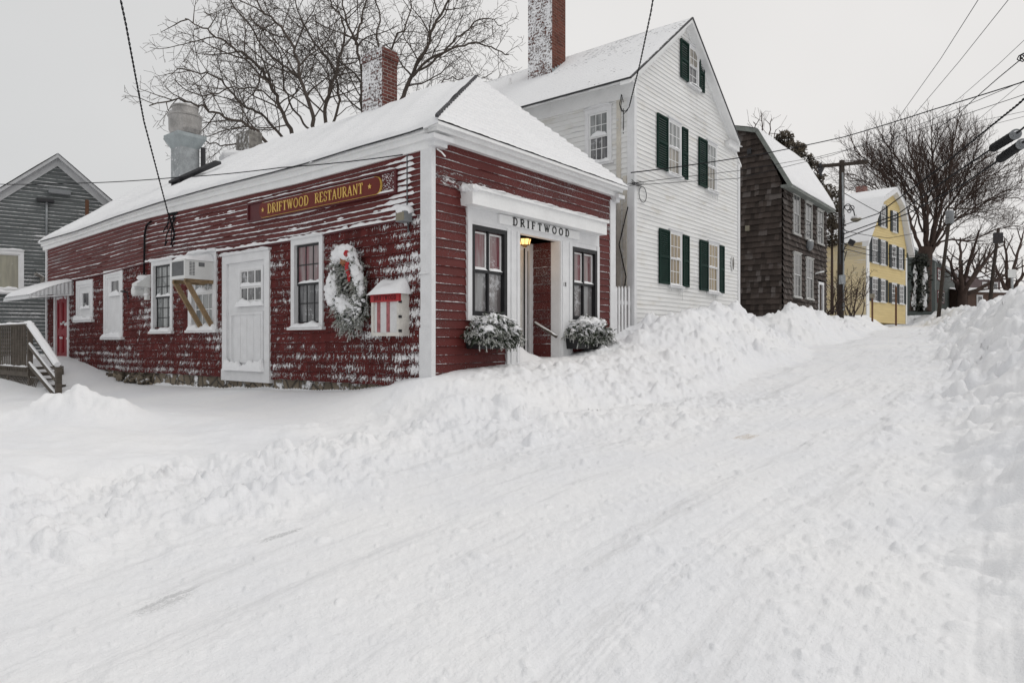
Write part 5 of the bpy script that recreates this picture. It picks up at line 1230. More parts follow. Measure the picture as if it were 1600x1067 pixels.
u, z = WH.F.at(1143, 412); pq = thing('wall_plaque', 'small weathered oval plaque on the white gable wall', 'plaque', WH.F.pt(u, z, .02)); m = MB(); m.ppoly(WH.F, [(u + .1 * math.cos(a * .3142), z + .2 * math.sin(a * .3142)) for a in range(20)], .015, .04); m.build('plate', m_rust, pq); m = MB()
for a in range(20): m.bar(WH.F.pt(u + .1 * math.cos(a * .3142), z + .2 * math.sin(a * .3142), .04), WH.F.pt(u + .1 * math.cos((a + 1) * .3142), z + .2 * math.sin((a + 1) * .3142), .04), .025); 
m.build('rim', m_white, pq)
# alley clutter: dark grid of a trellis against the side wall
TP = Plane(wst(.5, 0, 0)[:2], DR, (-DL[0], -DL[1])); a0, a1 = TP.at(966, 400)[0], TP.at(982, 400)[0]
tr = thing('wall_ladder', 'dark metal ladder standing in the gap behind the picket fence', 'ladder', TP.pt(a0, 0, 0)); zt = TP.at(975, 318)[1]
for a in (a0, (a0 + a1) / 2, a1): m = MB(); m.pbox(TP, a - .02, a + .02, -.4, zt, -.02, .02); m.build('stile', m_dark, tr)
m = MB()
for i in range(14): z = -.2 + (zt + .1) * i / 14; m.pbox(TP, a0, a1, z, z + .025, -.012, .012)
m.build('rung', m_dark, tr)

# --- brown shingled gambrel house
m_oldwhite = mat('old_white_paint', (.47, .47, .45), .6, .1, 5., .3, top=.2)
tb0 = FW.at(1222, 400)[0]; tb1 = FW.at(1290.5, 400)[0]
BH = House(wst(0, tb0, 0)[:2], DR, DL); BLEN = tb1 - tb0; bz = BH.F.at(1222, 497)[1]; BE = BH.F.at(1225, 287)[1]
ku, kz = BH.S.at(1185, 207); bh_ = thing('brown_house', 'dark brown shingled house with gambrel roof beyond the white house', 'house', BH.pt(BLEN / 2, 0, bz))
BD = 6.4; au = BD / 2; azz = kz + .75
bw = dict(a=BH.F.rect(1237, 1247.5, 304, 366), b=BH.F.rect(1256, 1266.5, 317, 374), c=BH.F.rect(1274.5, 1284, 329, 381), d=BH.F.rect(1237.5, 1249, 396, 464), e=BH.F.rect(1257, 1268, 404, 467))
dr2 = BH.F.rect(1277, 1285.5, 441, 492)
m = MB(); siding(m, BH.F, 0, BLEN, bz - .1, BE + .05, 25, .062, [(a + .02, b - .02, c + .02, d - .02) for a, b, c, d in bw.values()] + [dr2], .3, True, seed=41, jit=.012); part(m.build('street_wall', m_brown, bh_), 'dark weathered shingle wall facing the street')
def ur_b(v):
    if v < BE: return 0, BD
    if v < kz: a = ku * (v - BE) / (kz - BE)
    else: a = ku + (au - ku) * min(1, (v - kz) / (azz - kz))
    return a, BD - a
m = MB(); siding(m, BH.S, 0, BD, bz - .1, azz, 37, .062, [], .3, True, seed=42, ur=ur_b, jit=.012); part(m.build('gable_wall', m_brown, bh_), 'gambrel end of weathered shingles, paler patches above')
m = MB(); m.pbox(BH.S, 0, BD, bz - 1.2, bz - .1, -BLEN, -.03); m.build('foundation', m_stone, bh_)
m = MB(); m.pbox(BH.S, 0.1, BD - .1, bz - .1, BE, -BLEN, -BLEN + .05); m.pbox(BH.F, .05, BLEN - .05, bz - .1, BE, -BD, -BD + .05); m.ppoly(Plane(BH.pt(BLEN, 0, 0)[:2], DL, DR), [(0, BE), (BD, BE), (BD - ku, kz), (au, azz), (ku, kz)], -.06, 0); part(m.build('rear_wall', m_brown, bh_), 'rear walls')
e0 = (-.3, BE - .12); A, B = BH.pt(-.15, -.32, BE - .1), BH.pt(BLEN + .18, -.32, BE - .1); Cc, D = BH.pt(BLEN + .18, ku, kz + .1), BH.pt(-.15, ku, kz + .1)
m = MB(); roof_plane(m, A, B, Cc, D, .07, 30, 16); r_ = m.build('roof', m_roof, bh_, True); m = MB(); E1, F1 = BH.pt(BLEN + .18, au, azz + .1), BH.pt(-.15, au, azz + .1); roof_plane(m, D, Cc, E1, F1, .07, 20, 8); roof_plane(m, BH.pt(-.15, BD - ku, kz + .1), BH.pt(BLEN + .18, BD - ku, kz + .1), E1, F1, .07, 10, 4); roof_plane(m, BH.pt(-.15, BD + .3, BE - .1), BH.pt(BLEN + .18, BD + .3, BE - .1), BH.pt(BLEN + .18, BD - ku, kz + .1), BH.pt(-.15, BD - ku, kz + .1), .07, 10, 4); m.build('roof', m_roof, bh_, True)
m_gtrim = mat('greygreen_trim', (.19, .205, .19), .7, .2, 5., .3, top=.3)
m = MB(); slab(m, A, B, Cc, D, .05); slab(m, D, Cc, E1, F1, .05)
for a, b in ((A, D), (D, F1)): m.bar(Vector(a) + Vector((0, 0, -.08)), Vector(b) + Vector((0, 0, -.08)), .05, .13)
m.pbox(BH.F, -.15, BLEN + .18, BE - .19, BE - .11, -.0, .3); m.build('roof_trim', m_gtrim, bh_)
for k_, lab in (('a', 'upper street window left of three'), ('b', 'upper street window in the middle of three'), ('c', 'upper street window right of three'), ('d', 'lower street window left of two'), ('e', 'lower street window right of two')):
    window(BH.F, bw[k_], bh_, pane=m_pane_sky, nx=2, ny=2, cw=.035, sw=.018, mw=.011, casing=m_oldwhite, sash=m_oldwhite, seed=ord(k_), label=lab, snow=.02, back=.005, lip=.03, cd=.07)
m = MB(); ring(m, BH.F, *dr2, .1, -.05, .05, 0); fr = m.build('street_door', m_white_frost, bh_); m = MB(); m.pbox(BH.F, dr2[0] + .1, dr2[1] - .1, dr2[2] - .3, dr2[3] - .1, -.05, -.02); m.build('door_leaf', m_brown, fr)
u, z = BH.F.at(1264, 383, .1); m = MB(); m.lump(BH.F.pt(u, z, .12), (.14, .14, .2), 4, 7, .2); part(m.build('window_ornament', m_greybox, bh_, True), 'small frosted ornament under the middle upper window')
u, z = BH.F.at(1278, 428, .1); m = MB(); m.tube([BH.F.pt(u - .12, z, .02), BH.F.pt(u - .12, z + .05, .2), BH.F.pt(u + .1, z + .08, .28)], .03, 6); m.build('door_lamp', m_ac, bh_)
for i, (x, y) in enumerate(((1168, 357), (1171, 237))): u, z = BH.S.at(x, y, .05); m = MB(); m.pbox(BH.S, u - .07, u + .07, z - .09, z + .09, .02, .09); m.build('vent_cover', m_tan_metal if i == 0 else m_dark, bh_)

# --- yellow gambrel house up the street
YD0 = 39.0; yp = pix(1353, 490, YD0); yh, yb = (.733, .680), (-.680, .733)
YH = House(yp[:2], yh, yb); yw1 = YH.F.at(1416, 470)[0]; yz = YH.F.at(1354, 495)[1]; yE = YH.F.at(1354, 372)[1]
yl = thing('yellow_house', 'yellow clapboard gambrel house with dark shutters up the street', 'house', YH.pt(yw1 / 2, 0, yz))
kL, kR, ap = YH.F.at(1373, 312), YH.F.at(1404, 318), YH.F.at(1393, 299); YDP = 8.5
def ur_y(v):
    a, b = 0., yw1
    if v > yE:
        a = kL[0] * (v - yE) / (kL[1] - yE) if v < kL[1] else kL[0] + (ap[0] - kL[0]) * min(1, (v - kL[1]) / (ap[1] - kL[1]))
        b = yw1 - (yw1 - kR[0]) * (v - yE) / (kR[1] - yE) if v < kR[1] else kR[0] - (kR[0] - ap[0]) * min(1, (v - kR[1]) / (ap[1] - kR[1]))
    return a, max(a, b)
ywn = {}
for nm, x0, x1, yt, yb_ in (('a', 1361.5, 1370.5, 434, 471), ('b', 1374, 1382, 437, 472), ('c', 1392, 1400, 443, 474), ('d', 1404, 1411, 446, 475), ('e', 1361.5, 1370.5, 372, 411), ('f', 1374, 1382, 376, 414), ('g', 1392, 1399, 384, 419), ('h', 1403, 1409, 388, 421), ('i', 1375, 1382, 320, 355), ('j', 1393.5, 1399.5, 331, 363)):
    ywn[nm] = YH.F.rect(x0, x1, yt, yb_)
m = MB(); siding(m, YH.F, 0, yw1, yz - .3, ap[1], 52, .02, [], 1.5, ur=ur_y, seed=51); part(m.build('gable_wall', m_yellow, yl), 'yellow clapboard gable facing the street')
m = MB(); siding(m, YH.S, 0, YDP, yz - .3, yE + .1, 36, .02, [], 1.5, seed=52); part(m.build('side_wall', m_yellow_pale, yl), 'pale frosted yellow side wall')
m = MB(); m.pbox(YH.F, 0, .42, yz - .3, yE, -.0, .05); m.pbox(YH.F, yw1 - .2, yw1 + .02, yz - .3, yE - .6, -.0, .05); m.build('corner_board', m_white, yl)
m = MB(); FL = (-.5, yE - .25); FR = (yw1 + .55, YH.F.at(1423, 396)[1])
segs = [FL, (kL[0] - .1, kL[1] + .1), (ap[0], ap[1] + .2), (kR[0] + .1, kR[1] + .1), FR]
for (a, b), (c, d) in zip(segs, segs[1:]): m.ppoly(YH.F, [(a, b - .3), (c, d - .3), (c, d), (a, b)], -.02, .32)
m.build('rake_board', m_white_frost, yl)
m = MB()
for (a, b), (c, d) in zip(segs, segs[1:]):
    if c > a: roof_plane(m, YH.pt(a, -.35, b), YH.pt(a, YDP, b), YH.pt(c, YDP, d), YH.pt(c, -.35, d), .08, 14, 8)
m.build('roof', m_roof, yl, True)
m = MB(); m.pbox(YH.S, 0, YDP, yz - .3, yE - 1, -yw1, -yw1 + .05); part(m.build('rear_wall', m_yellow, yl), 'far side wall')
for k_, r in ywn.items():
    window(YH.F, r, yl, pane=m_pane_sky, nx=2, ny=2, cw=.055, sw=.03, mw=.022, seed=ord(k_), snow=.03, back=.0, cd=.055, label=None)
    w_ = (r[1] - r[0]) * .5
    for a in ((r[0] - w_, r[0]), (r[1], r[1] + w_)):
        if a[1] < yw1: shutter(YH.F, a[0], a[1], r[2], r[3], yl, m_darkshut, .03, 8)
CPy = Plane(YH.pt(ap[0], 0, 0)[:2], yb, (-yh[0], -yh[1])); a, b = CPy.at(1349, 296)[0], CPy.at(1337, 296)[0]
m = MB(); m.pbox(CPy, a, b, ap[1] - .6, CPy.at(1343, 291)[1], -.7, 0); m.build('chimney', m_brick_far, yl)
# white trimmed wing and porch seen past the pole
WG = House(YH.pt(-5.2, 5.0, 0)[:2], yh, yb)
m = MB(); siding(m, WG.F, 0, 5.2, yz - .3, yE + .6, 34, .02, [], 1.5, seed=53); wing = m.build('wing', m_yellow, yl); wing['label'] = 'yellow wing behind the utility pole'
m = MB(); x0, x1 = WG.F.at(1289, 430)[0], WG.F.at(1309, 430)[0]; m.pbox(WG.F, x0, x1, *sorted((WG.F.at(1300, 412)[1], WG.F.at(1300, 390)[1])), .0, .05); m.build('window', m_pane_sky, wing)
m = MB(); ring(m, WG.F, x0 - .1, x1 + .1, WG.F.at(1300, 413)[1], WG.F.at(1300, 388)[1], .1, .0, .08); m.build('window_frame', m_white, wing)
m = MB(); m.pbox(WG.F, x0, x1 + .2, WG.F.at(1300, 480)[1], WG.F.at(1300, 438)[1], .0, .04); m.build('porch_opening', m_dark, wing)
m = MB(); m.pbox(WG.F, x0 - .3, x1 + .3, WG.F.at(1300, 437)[1], WG.F.at(1300, 430)[1], .0, .5); m.build('porch_beam', m_white_frost, wing)
m = MB(); roof_plane(m, WG.pt(-.3, -.3, yE + .5), WG.pt(5.4, -.3, yE + .5), WG.pt(5.4, 2, yE + 2.2), WG.pt(-.3, 2, yE + 2.2), .06, 10, 6); m.build('wing_roof', m_roof, yl, True)
m = MB(); x0, x1 = WG.F.at(1293, 350)[0], WG.F.at(1310, 350)[0]; m.pbox(WG.F, x0, x1, WG.F.at(1300, 350)[1], WG.F.at(1300, 320)[1], .1, .16); m.build('upper_window', m_pane_sky, wing)

# --- grey house at the left
GAP = pix(90, 253, 24.0); gh, gb = (.81, .586), (-.586, .81)
GH = House(GAP[:2], gh, gb); gza = GAP[2]; gk = .88; gy = thing('grey_house', 'dark grey clapboard gabled house behind the back deck', 'house', GH.pt(0, 0, -1.5))
gl_, gr_ = -4.2, 3.6
def ur_g(v): return (max(gl_, -(gza - v) / gk), min(gr_, (gza - v) / gk))
gwn = GH.F.rect(-20, 37.5, 391, 457)
m = MB(); siding(m, GH.F, gl_, gr_, -1.6, gza, 62, .02, [(gwn[0] + .04, gwn[1] - .04, gwn[2], gwn[3])], 1., ur=ur_g, seed=61); part(m.build('gable_wall', m_grey_clap, gy), 'dark grey clapboard gable streaked with snow')
m = MB()
def grake(u0, v0, u1, v1): m.ppoly(GH.F, [(u0, v0 - .26), (u1, v1 - .26), (u1, v1), (u0, v0)], -.02, .06); m.ppoly(GH.F, [(u0, v0 + .0), (u1, v1 + .0), (u1, v1 + .12), (u0, v0 + .12)], -.02, .26)
grake(gl_ - .4, gza - gk * (-gl_ + .4) + .1, 0, gza + .1); grake(0, gza + .1, gr_ + .4, gza - gk * (gr_ + .4) + .1); m.build('rake_board', mat('grey_white_trim', (.46, .47, .48), .6, .1, 5., .4, top=.3, wind=.4), gy)
m = MB()
for sgn, u in ((-1, gl_ - .4), (1, gr_ + .4)): roof_plane(m, GH.pt(u, -.3, gza - gk * abs(u) + .24), GH.pt(u, 9, gza - gk * abs(u) + .24), GH.pt(0, 9, gza + .24), GH.pt(0, -.3, gza + .24), .04, 14, 8)
m.build('roof', m_roof, gy, True)
m = MB(); SR_ = Plane(GH.pt(gr_, 0, 0)[:2], gb, gh); m.pbox(SR_, 0, 8.6, -1.6, gza - gk * gr_, -.05, 0); m.pbox(Plane(GH.pt(gl_, 0, 0)[:2], gb, gh), 0, 8.6, -1.6, gza + gk * gl_, 0, .05); m.ppoly(Plane(GH.pt(0, 8.6, 0)[:2], gh, gb), [(gl_, -1.6), (gr_, -1.6), (gr_, gza - gk * gr_), (0, gza), (gl_, gza + gk * gl_)], -.05, 0); part(m.build('rear_wall', m_grey_clap, gy), 'plain grey rear walls')
window(GH.F, gwn, gy, pane=m_pane_olive, nx=1, ny=1, cw=.12, sw=.04, seed=5, label='wide window with an olive blind and snow on its sill', snow=.08, split=.02)
m = MB(); u, z = GH.F.at(73, 320, .05); m.tube([GH.F.pt(u, GH.F.at(73, 312)[1], .05), GH.F.pt(u, GH.F.at(73, 372)[1], .05)], .04, 7); m.build('conduit', m_galv, gy, True)
m = MB(); u, z = GH.F.at(68, 313, .1); m.pbox(GH.F, u - .2, u + .3, z - .05, z + .06, .0, .16); m.build('lamp', m_dark, gy)
m = MB(); u, z = GH.F.at(92, 301, .1); m.pbox(GH.F, u - .3, u + .35, z - .05, z + .1, .0, .16); m.build('flood_fixture', m_greybox, gy)
m = MB(); u, z = GH.F.at(136, 325, .3); m.tube([GH.F.pt(u, z - .6, .3), GH.F.pt(u, z + .28, .3)], .06, 8); m.build('stove_pipe', m_post, gy)
m = MB(); u, z = GH.F.at(66, 440, .1); m.tube([GH.F.pt(u, z - .2, .08), GH.F.pt(u, z + .15, .1), GH.F.pt(u - .2, z + .25, .2)], .07, 8); m.build('gas_meter_pipe', m_rust, gy)

# --- far grey green house and the brown buildings at the end of the street
gp = pix(1461, 480, 56.); gz0 = 1.0; fh, fb = (.62, .785), (-.785, .62)
FG = House(gp[:2], fh, fb); g1 = FG.F.at(1502, 440)[0]; fe = FG.F.at(1463, 409)[1]
fg = thing('far_grey_house', 'distant grey green house with mauve window trim and snowy roof', 'house', FG.pt(2, 0, gz0))
m = MB(); siding(m, FG.F, 0, g1, gz0, fe, 34, .02, [], 2., seed=71); part(m.build('street_wall', m_greygreen, fg), 'grey green street wall')
m = MB(); m.ppoly(FG.S, [(0, gz0), (6, gz0), (6, fe), (3, fe + 2.2), (0, fe)], -.05, 0); part(m.build('gable_wall', m_greygreen, fg), 'grey green gable end')
m = MB(); roof_plane(m, FG.pt(-.3, -.3, fe), FG.pt(g1 + .3, -.3, fe), FG.pt(g1 + .3, 3, fe + 2.3), FG.pt(-.3, 3, fe + 2.3), .08, 10, 6); m.build('roof', m_roof, fg, True)
m = MB(); m.pbox(FG.F, g1 - .25, g1 + .05, gz0, fe, -.05, .06); m.build('corner_board', m_white, fg)
for x in (1466, 1472, 1488, 1495):
    for yt, yb2 in ((420, 438), (455, 474)):
        r = FG.F.rect(x - 2.2, x + 2.2, yt, yb2); window(FG.F, r, fg, casing=m_mauve, pane=m_pane_dark, nx=1, ny=1, cw=.1, snow=0, sill=False, back=.02, cd=.07)
def shed(px0, px1, ptop, pbot, Y, lab, matl, roofm, name='far_house', cat='house', ridge=9):
    x0, _, z1 = pix(px0, ptop, Y); x1 = pix(px1, ptop, Y)[0]; z0 = pix(px0, pbot, Y)[2]; Hs = House((x0, Y), (.97, .243), (-.243, .97)); w = (x1 - x0) / .97 * 1.0
    t = thing(name, lab, cat, (x0, Y, z0)); m = MB(); rz = ridge / FPX * Y
    m.prism([Hs.pt(0, 0, z0 - 1), Hs.pt(w, 0, z0 - 1), Hs.pt(w, 5, z0 - 1), Hs.pt(0, 5, z0 - 1)], [Hs.pt(0, 0, z1), Hs.pt(w, 0, z1), Hs.pt(w, 5, z1), Hs.pt(0, 5, z1)]); m.ppoly(Hs.S, [(0, z1), (5, z1), (2.5, z1 + rz)], -.1, 0); m.build('wall', matl, t)
    m = MB(); roof_plane(m, Hs.pt(-.3, -.3, z1 - .05), Hs.pt(w + .3, -.3, z1 - .05), Hs.pt(w + .3, 2.5, z1 + rz), Hs.pt(-.3, 2.5, z1 + rz), .06, 8, 4); m.build('roof', roofm, t, True)
    n = max(2, int(w / 1.8))
    for i in range(n):
        u = w * (i + .5) / n; window(Hs.F, (u - .35, u + .35, z1 - 1.6, z1 - .35), t, pane=m_pane_dark, nx=1, ny=1, cw=.08, snow=0, sill=False, back=.02, cd=.05)
m_brownwall = mat('brown_wall', (.11, .07, .055), .8, .2, 2., .2)
shed(1512, 1600, 455, 478, 62., 'distant low brown building behind the right snow bank', m_brownwall, m_roof)
shed(1530, 1570, 436, 470, 75., 'distant mauve house between the bare trees', mat('mauve_wall', (.16, .12, .12), .8, .2, 2., .2), m_roof_white, ridge=14)
# ---------------------------------------------------------------- trees
def sides(r): return 8 if r > .12 else (6 if r > .05 else (4 if r > .02 else 3))
def resample(pts, n):
    P = [Vector(p) for p in pts]; L = [0]
    for a, b in zip(P, P[1:]): L.append(L[-1] + (b - a).length)
    out = []
    for k in range(n + 1):
        t = L[-1] * k / n; i = 0
        while i < len(L) - 2 and L[i + 1] < t: i += 1
        f = (t - L[i]) / max(1e-6, L[i + 1] - L[i]); p0, p1, p2, p3 = P[max(i - 1, 0)], P[i], P[i + 1], P[min(i + 2, len(P) - 1)]
        out.append(.5 * ((2 * p1) + (p2 - p0) * f + (2 * p0 - 5 * p1 + 4 * p2 - p3) * f * f + (3 * p1 - p0 - 3 * p2 + p3) * f ** 3))
    return out
def grow(mb, p, d, L, r, lev, q, o):
    """A crooked branch with its own side branches down to twigs."""
    n = max(3, int(L / o['seg'])) if lev > 0 else 3
    pts = [Vector(p)]; d = Vector(d).normalized()
    for k in range(n):
        d = (d + Vector((q.gauss(0, 1), q.gauss(0, 1), q.gauss(0, .8))) * o['wob'] + Vector((0, 0, o['up'] / n))).normalized(); pts.append(pts[-1] + d * (L / n))
    r1 = max(o['rmin'], r * .35); mb.tube(pts, [r + (r1 - r) * k / n for k in range(n + 1)], sides(r), False)
    if lev > 0: kids(mb, pts, L, r, lev, q, o, .25)
def kids(mb, pts, L, r, lev, q, o, f0):
    n = len(pts) - 1; c = max(2, int(L * o['dens'][lev])); sg = q.choice((-1, 1))
    for k in range(c):
        f = f0 + (1 - f0) * (k + q.uniform(.1, .9)) / c; x = f * n; i = min(n - 1, int(x)); p = pts[i].lerp(pts[i + 1], x - i); ax = (pts[i + 1] - pts[i]).normalized()
        s = ax.cross(Vector((q.gauss(0, .5), -1, q.gauss(0, .5)))).normalized() * sg; sg = -sg
        s = (s + Vector((0, q.gauss(0, .7), 0))).normalized(); a = math.radians(q.uniform(*o['ang']))
        dd = ax * math.cos(a) + s * math.sin(a)
        LL = L * q.uniform(*o['len']) * (1.2 - .85 * f); LL = min(LL, o['max'][lev])
        if LL < o['min']: LL = o['min'] * q.uniform(.8, 1.4)
        grow(mb, p, dd, LL, max(o['rmin'], r * q.uniform(.38, .55) * (1.1 - .4 * f)), lev - 1, q, o)
OAK = dict(seg=.28, wob=.14, up=.12, rmin=.0065, dens={3: 2.5, 2: 4.0, 1: 5.6}, ang=(28, 65), len=(.3, .55), max={3: 2.7, 2: 1.5, 1: .75}, min=.25)
def bare_tree(name, lab, base, trunk, limbs, r_t, seed, o, m, grp=None, lev=3):
    t = thing(name, lab, 'tree', base, grp); q = random.Random(seed)
    a = MB(); P = resample(trunk, 10); a.tube(P, [r_t * (1.25 - .5 * k / 10) for k in range(11)], 10, False); a.build('trunk', m, t, True)
    c = MB()
    for pts, r0, lv in limbs:
        R = resample(pts, max(8, len(pts) * 4)); n = len(R)
        for k in range(1, n): R[k] = R[k] + Vector((q.gauss(0, .03), q.gauss(0, .06), q.gauss(0, .03)))
        L = sum((x - y).length for x, y in zip(R, R[1:])); c.tube(R, [r0 + (max(.02, r0 * .22) - r0) * k / (n - 1) for k in range(n)], sides(r0), False)
        kids(c, R, L, r0 * .8, lv, q, o, .18)
    c.build('crown', m, t, True); return t
def Z6(pts, Y0, Y1):
    n = len(pts) - 1; return [pix(200 + x / 2.667, y / 2.667, Y0 + (Y1 - Y0) * k / n) for k, (x, y) in enumerate(pts)]
TB = pix(510, 590, 25.5)
limbs = [
    (Z6([(700, 680), (590, 600), (520, 530), (420, 495), (300, 440), (170, 420), (110, 450)], 25.5, 23.5), 0.079, 3),
    (Z6([(740, 660), (690, 575), (650, 480), (600, 370), (540, 270), (460, 220), (380, 160), (300, 110), (235, 80)], 25.5, 26), 0.091, 3),
    (Z6([(720, 670), (650, 580), (560, 480), (470, 430), (380, 330), (290, 300), (190, 290)], 25.5, 27), 0.066, 3),
    (Z6([(790, 640), (775, 550), (760, 440), (720, 330), (690, 200), (640, 120), (560, 40), (470, -60)], 25.5, 24), 0.091, 3),
    (Z6([(810, 640), (820, 540), (830, 430), (870, 300), (890, 200), (900, 100), (800, -60)], 25.5, 26.5), 0.079, 3),
    (Z6([(830, 640), (850, 530), (880, 400), (840, 260), (760, 160), (700, 20), (690, -80)], 25.5, 28), 0.060, 3),
    (Z6([(650, 480), (560, 380), (430, 370), (330, 400), (250, 380), (200, 340)], 25.4, 24), 0.042, 3),
    (Z6([(720, 330), (600, 240), (520, 130), (440, 20), (400, -60)], 25.2, 23.5), 0.042, 3),
    (Z6([(780, 560), (700, 470), (650, 350), (640, 230), (560, 130), (510, 60)], 25.3, 27), 0.042, 3),
    (Z6([(600, 600), (500, 590), (400, 610), (300, 580), (200, 560)], 25.3, 24), 0.030, 2),
]
bare_tree('bare_maple', 'large bare spreading tree whose long limbs reach left behind the restaurant roof', TB, [TB, pix(512, 420, 25.5), pix(508, 250, 25.5), pix(500, 205, 25.5)], limbs, .42, 3, OAK, m_bark, 'bare trees behind the restaurant')
T2 = pix(618, 590, 27.)
limbs = [
    (Z6([(1120, 470), (1180, 320), (1240, 200), (1290, 80), (1350, -20), (1400, -90)], 27, 26), 0.102, 3),
    (Z6([(1165, 350), (1260, 240), (1400, 190), (1500, 190), (1590, 235)], 26.9, 25), 0.060, 3),
    (Z6([(1190, 310), (1290, 240), (1400, 130), (1490, 80), (1560, 110)], 26.9, 28.5), 0.049, 3),
    (Z6([(1100, 520), (985, 440), (970, 330), (870, 250), (800, 180), (780, 60)], 27, 28), 0.049, 3),
    (Z6([(1090, 540), (980, 480), (975, 300), (950, 180), (900, 60), (890, -60)], 27, 25.5), 0.097, 3),
    (Z6([(950, 190), (975, 60), (1010, -60)], 26, 25), 0.055, 3),
    (Z6([(1070, 300), (1040, 180), (1050, 60), (1000, -60)], 26.6, 28), 0.049, 3),
    (Z6([(1130, 440), (1230, 400), (1330, 330), (1430, 330), (1520, 310)], 27, 26), 0.036, 3),
    (Z6([(1110, 480), (1080, 300), (1110, 180), (1170, 80), (1180, -60)], 27, 28), 0.060, 3),
    (Z6([(1130, 450), (1240, 420), (1350, 370), (1400, 350)], 27, 25), 0.030, 2),
]
bare_tree('bare_maple', 'bare tree with a leaning trunk behind the brick chimney and roof ridge', T2, [T2, pix(616, 420, 27), pix(618, 240, 27), pix(622, 190, 27)], limbs, .3, 5, OAK, m_bark, 'bare trees behind the restaurant')
# wide beech at the end of the street
q = random.Random(8); BB = pix(1438, 486, 52.); K = 52 / FPX
BEECH = dict(seg=.5, wob=.055, up=.3, rmin=.0085, dens={3: 2.4, 2: 3.2, 1: 4.2}, ang=(16, 42), len=(.3, .5), max={3: 3.6, 2: 2.0, 1: 1.2}, min=.5)
def B8(pts, Y0=52, Y1=52): n = max(1, len(pts) - 1); return [pix(1300 + x / 2.963, 160 + y / 2.963, Y0 + (Y1 - Y0) * k / n) for k, (x, y) in enumerate(pts)]
limbs = [
    (B8([(420, 700), (380, 600), (340, 480), (300, 400), (230, 320), (150, 260), (90, 200)], 52, 50), 0.135, 3),
    (B8([(430, 680), (425, 520), (400, 400), (330, 290), (260, 200), (220, 130)], 52, 54), 0.127, 3),
    (B8([(440, 680), (440, 520), (420, 380), (370, 250), (340, 120)], 52, 49), 0.119, 3),
    (B8([(450, 680), (480, 520), (490, 400), (470, 270), (460, 150), (470, 100)], 52, 54), 0.127, 3),
    (B8([(455, 680), (500, 500), (540, 380), (560, 240), (580, 90)], 52, 50), 0.119, 3),
    (B8([(460, 690), (520, 520), (600, 390), (660, 250), (690, 150)], 52, 55), 0.111, 3),
    (B8([(460, 690), (540, 530), (660, 410), (760, 320), (850, 260)], 52, 50), 0.103, 3),
    (B8([(460, 700), (560, 560), (700, 460), (820, 400), (900, 350)], 52, 53), 0.095, 3),
    (B8([(440, 700), (520, 640), (640, 640), (760, 590), (900, 560)], 52, 49), 0.087, 3),
    (B8([(400, 640), (330, 540), (240, 470), (150, 420), (40, 380)], 52, 55), 0.079, 3),
    (B8([(390, 620), (300, 470), (200, 400), (100, 330), (30, 310)], 52, 49), 0.071, 3),
    (B8([(480, 600), (600, 520), (720, 500), (860, 480)], 52, 56), 0.063, 3),
    (B8([(430, 600), (450, 430), (520, 320), (600, 200), (640, 110)], 52, 57), 0.079, 3),
    (B8([(420, 600), (360, 430), (270, 300), (170, 230)], 52, 57), 0.079, 3),
]
ends = [k[0][-1] for k in limbs]; q = random.Random(77)
for i in range(len(ends)):                                           # limbs between the limbs
    A = limbs[i][0]; f = q.uniform(.25, .5); p = Vector(A[1]).lerp(Vector(A[-2]), f); e = Vector(ends[i]).lerp(Vector(ends[(i + 1) % len(ends)]), q.uniform(.35, .65))
    if (Vector(ends[i]) - Vector(ends[(i + 1) % len(ends)])).length > 9: continue
    limbs.append(([tuple(p), tuple(p.lerp(e, .5) + Vector((0, q.gauss(0, .8), .5))), tuple(e)], .07, 3))
def shrink(P): B0 = Vector(pix(1440, 400, 52)); return [tuple(B0 + (Vector(p) - B0) * (1 - .035 * k / (len(P) - 1))) for k, p in enumerate(P)]
limbs = [(shrink(P), r, l) for P, r, l in limbs]
bare_tree('bare_beech', 'huge bare tree fanning out above the end of the street', BB, [BB, B8([(415, 860)])[0], B8([(425, 760)])[0], B8([(435, 670)])[0]], limbs, .62, 9, BEECH, m_bark_far)
FAR = dict(BEECH, dens={3: .9, 2: 1.5, 1: 2.2}, ang=(22, 55), wob=.11, up=.2, min=.5)
def far_tree(px, py, Y, tops, r, seed, lab, lev=3, nm='bare_tree'):
    b = pix(px, py, Y); f = [(pix(px, py, Y), pix(px + (x - px) * .25, py + (y - py) * .45, Y), pix(x, y, Y + dy)) for x, y, dy in tops]
    bare_tree(nm, lab, b, [b, pix(px + 1, py + (tops[0][1] - py) * .2, Y), pix(px + 1, py + (tops[0][1] - py) * .36, Y)], [([pix(px + 1, py + (tops[0][1] - py) * .2, Y)] + list(k[1:]), r * .6, lev) for k in f], r, seed, FAR, m_bark_far)
far_tree(1502, 482, 60, [(1560, 385, 2), (1530, 360, -2), (1500, 372, 3), (1590, 420, 0), (1545, 400, 4), (1480, 400, -3)], .4, 21, 'bare crooked tree in front of the far buildings on the right')
far_tree(1575, 485, 66, [(1600, 360, 2), (1570, 372, -2), (1548, 400, 3), (1620, 400, 0)], .35, 23, 'bare tree behind the white street sign')
far_tree(1196, 300, 40, [(1190, 176, 1), (1178, 190, -1), (1204, 188, 2), (1212, 205, 0)], .12, 25, 'thin bare treetop showing above the brown house roof', 2)
far_tree(1528, 480, 80, [(1518, 395, 2), (1530, 385, -2), (1545, 405, 3)], .25, 27, 'small bare tree far beyond the leaning pole', 2)
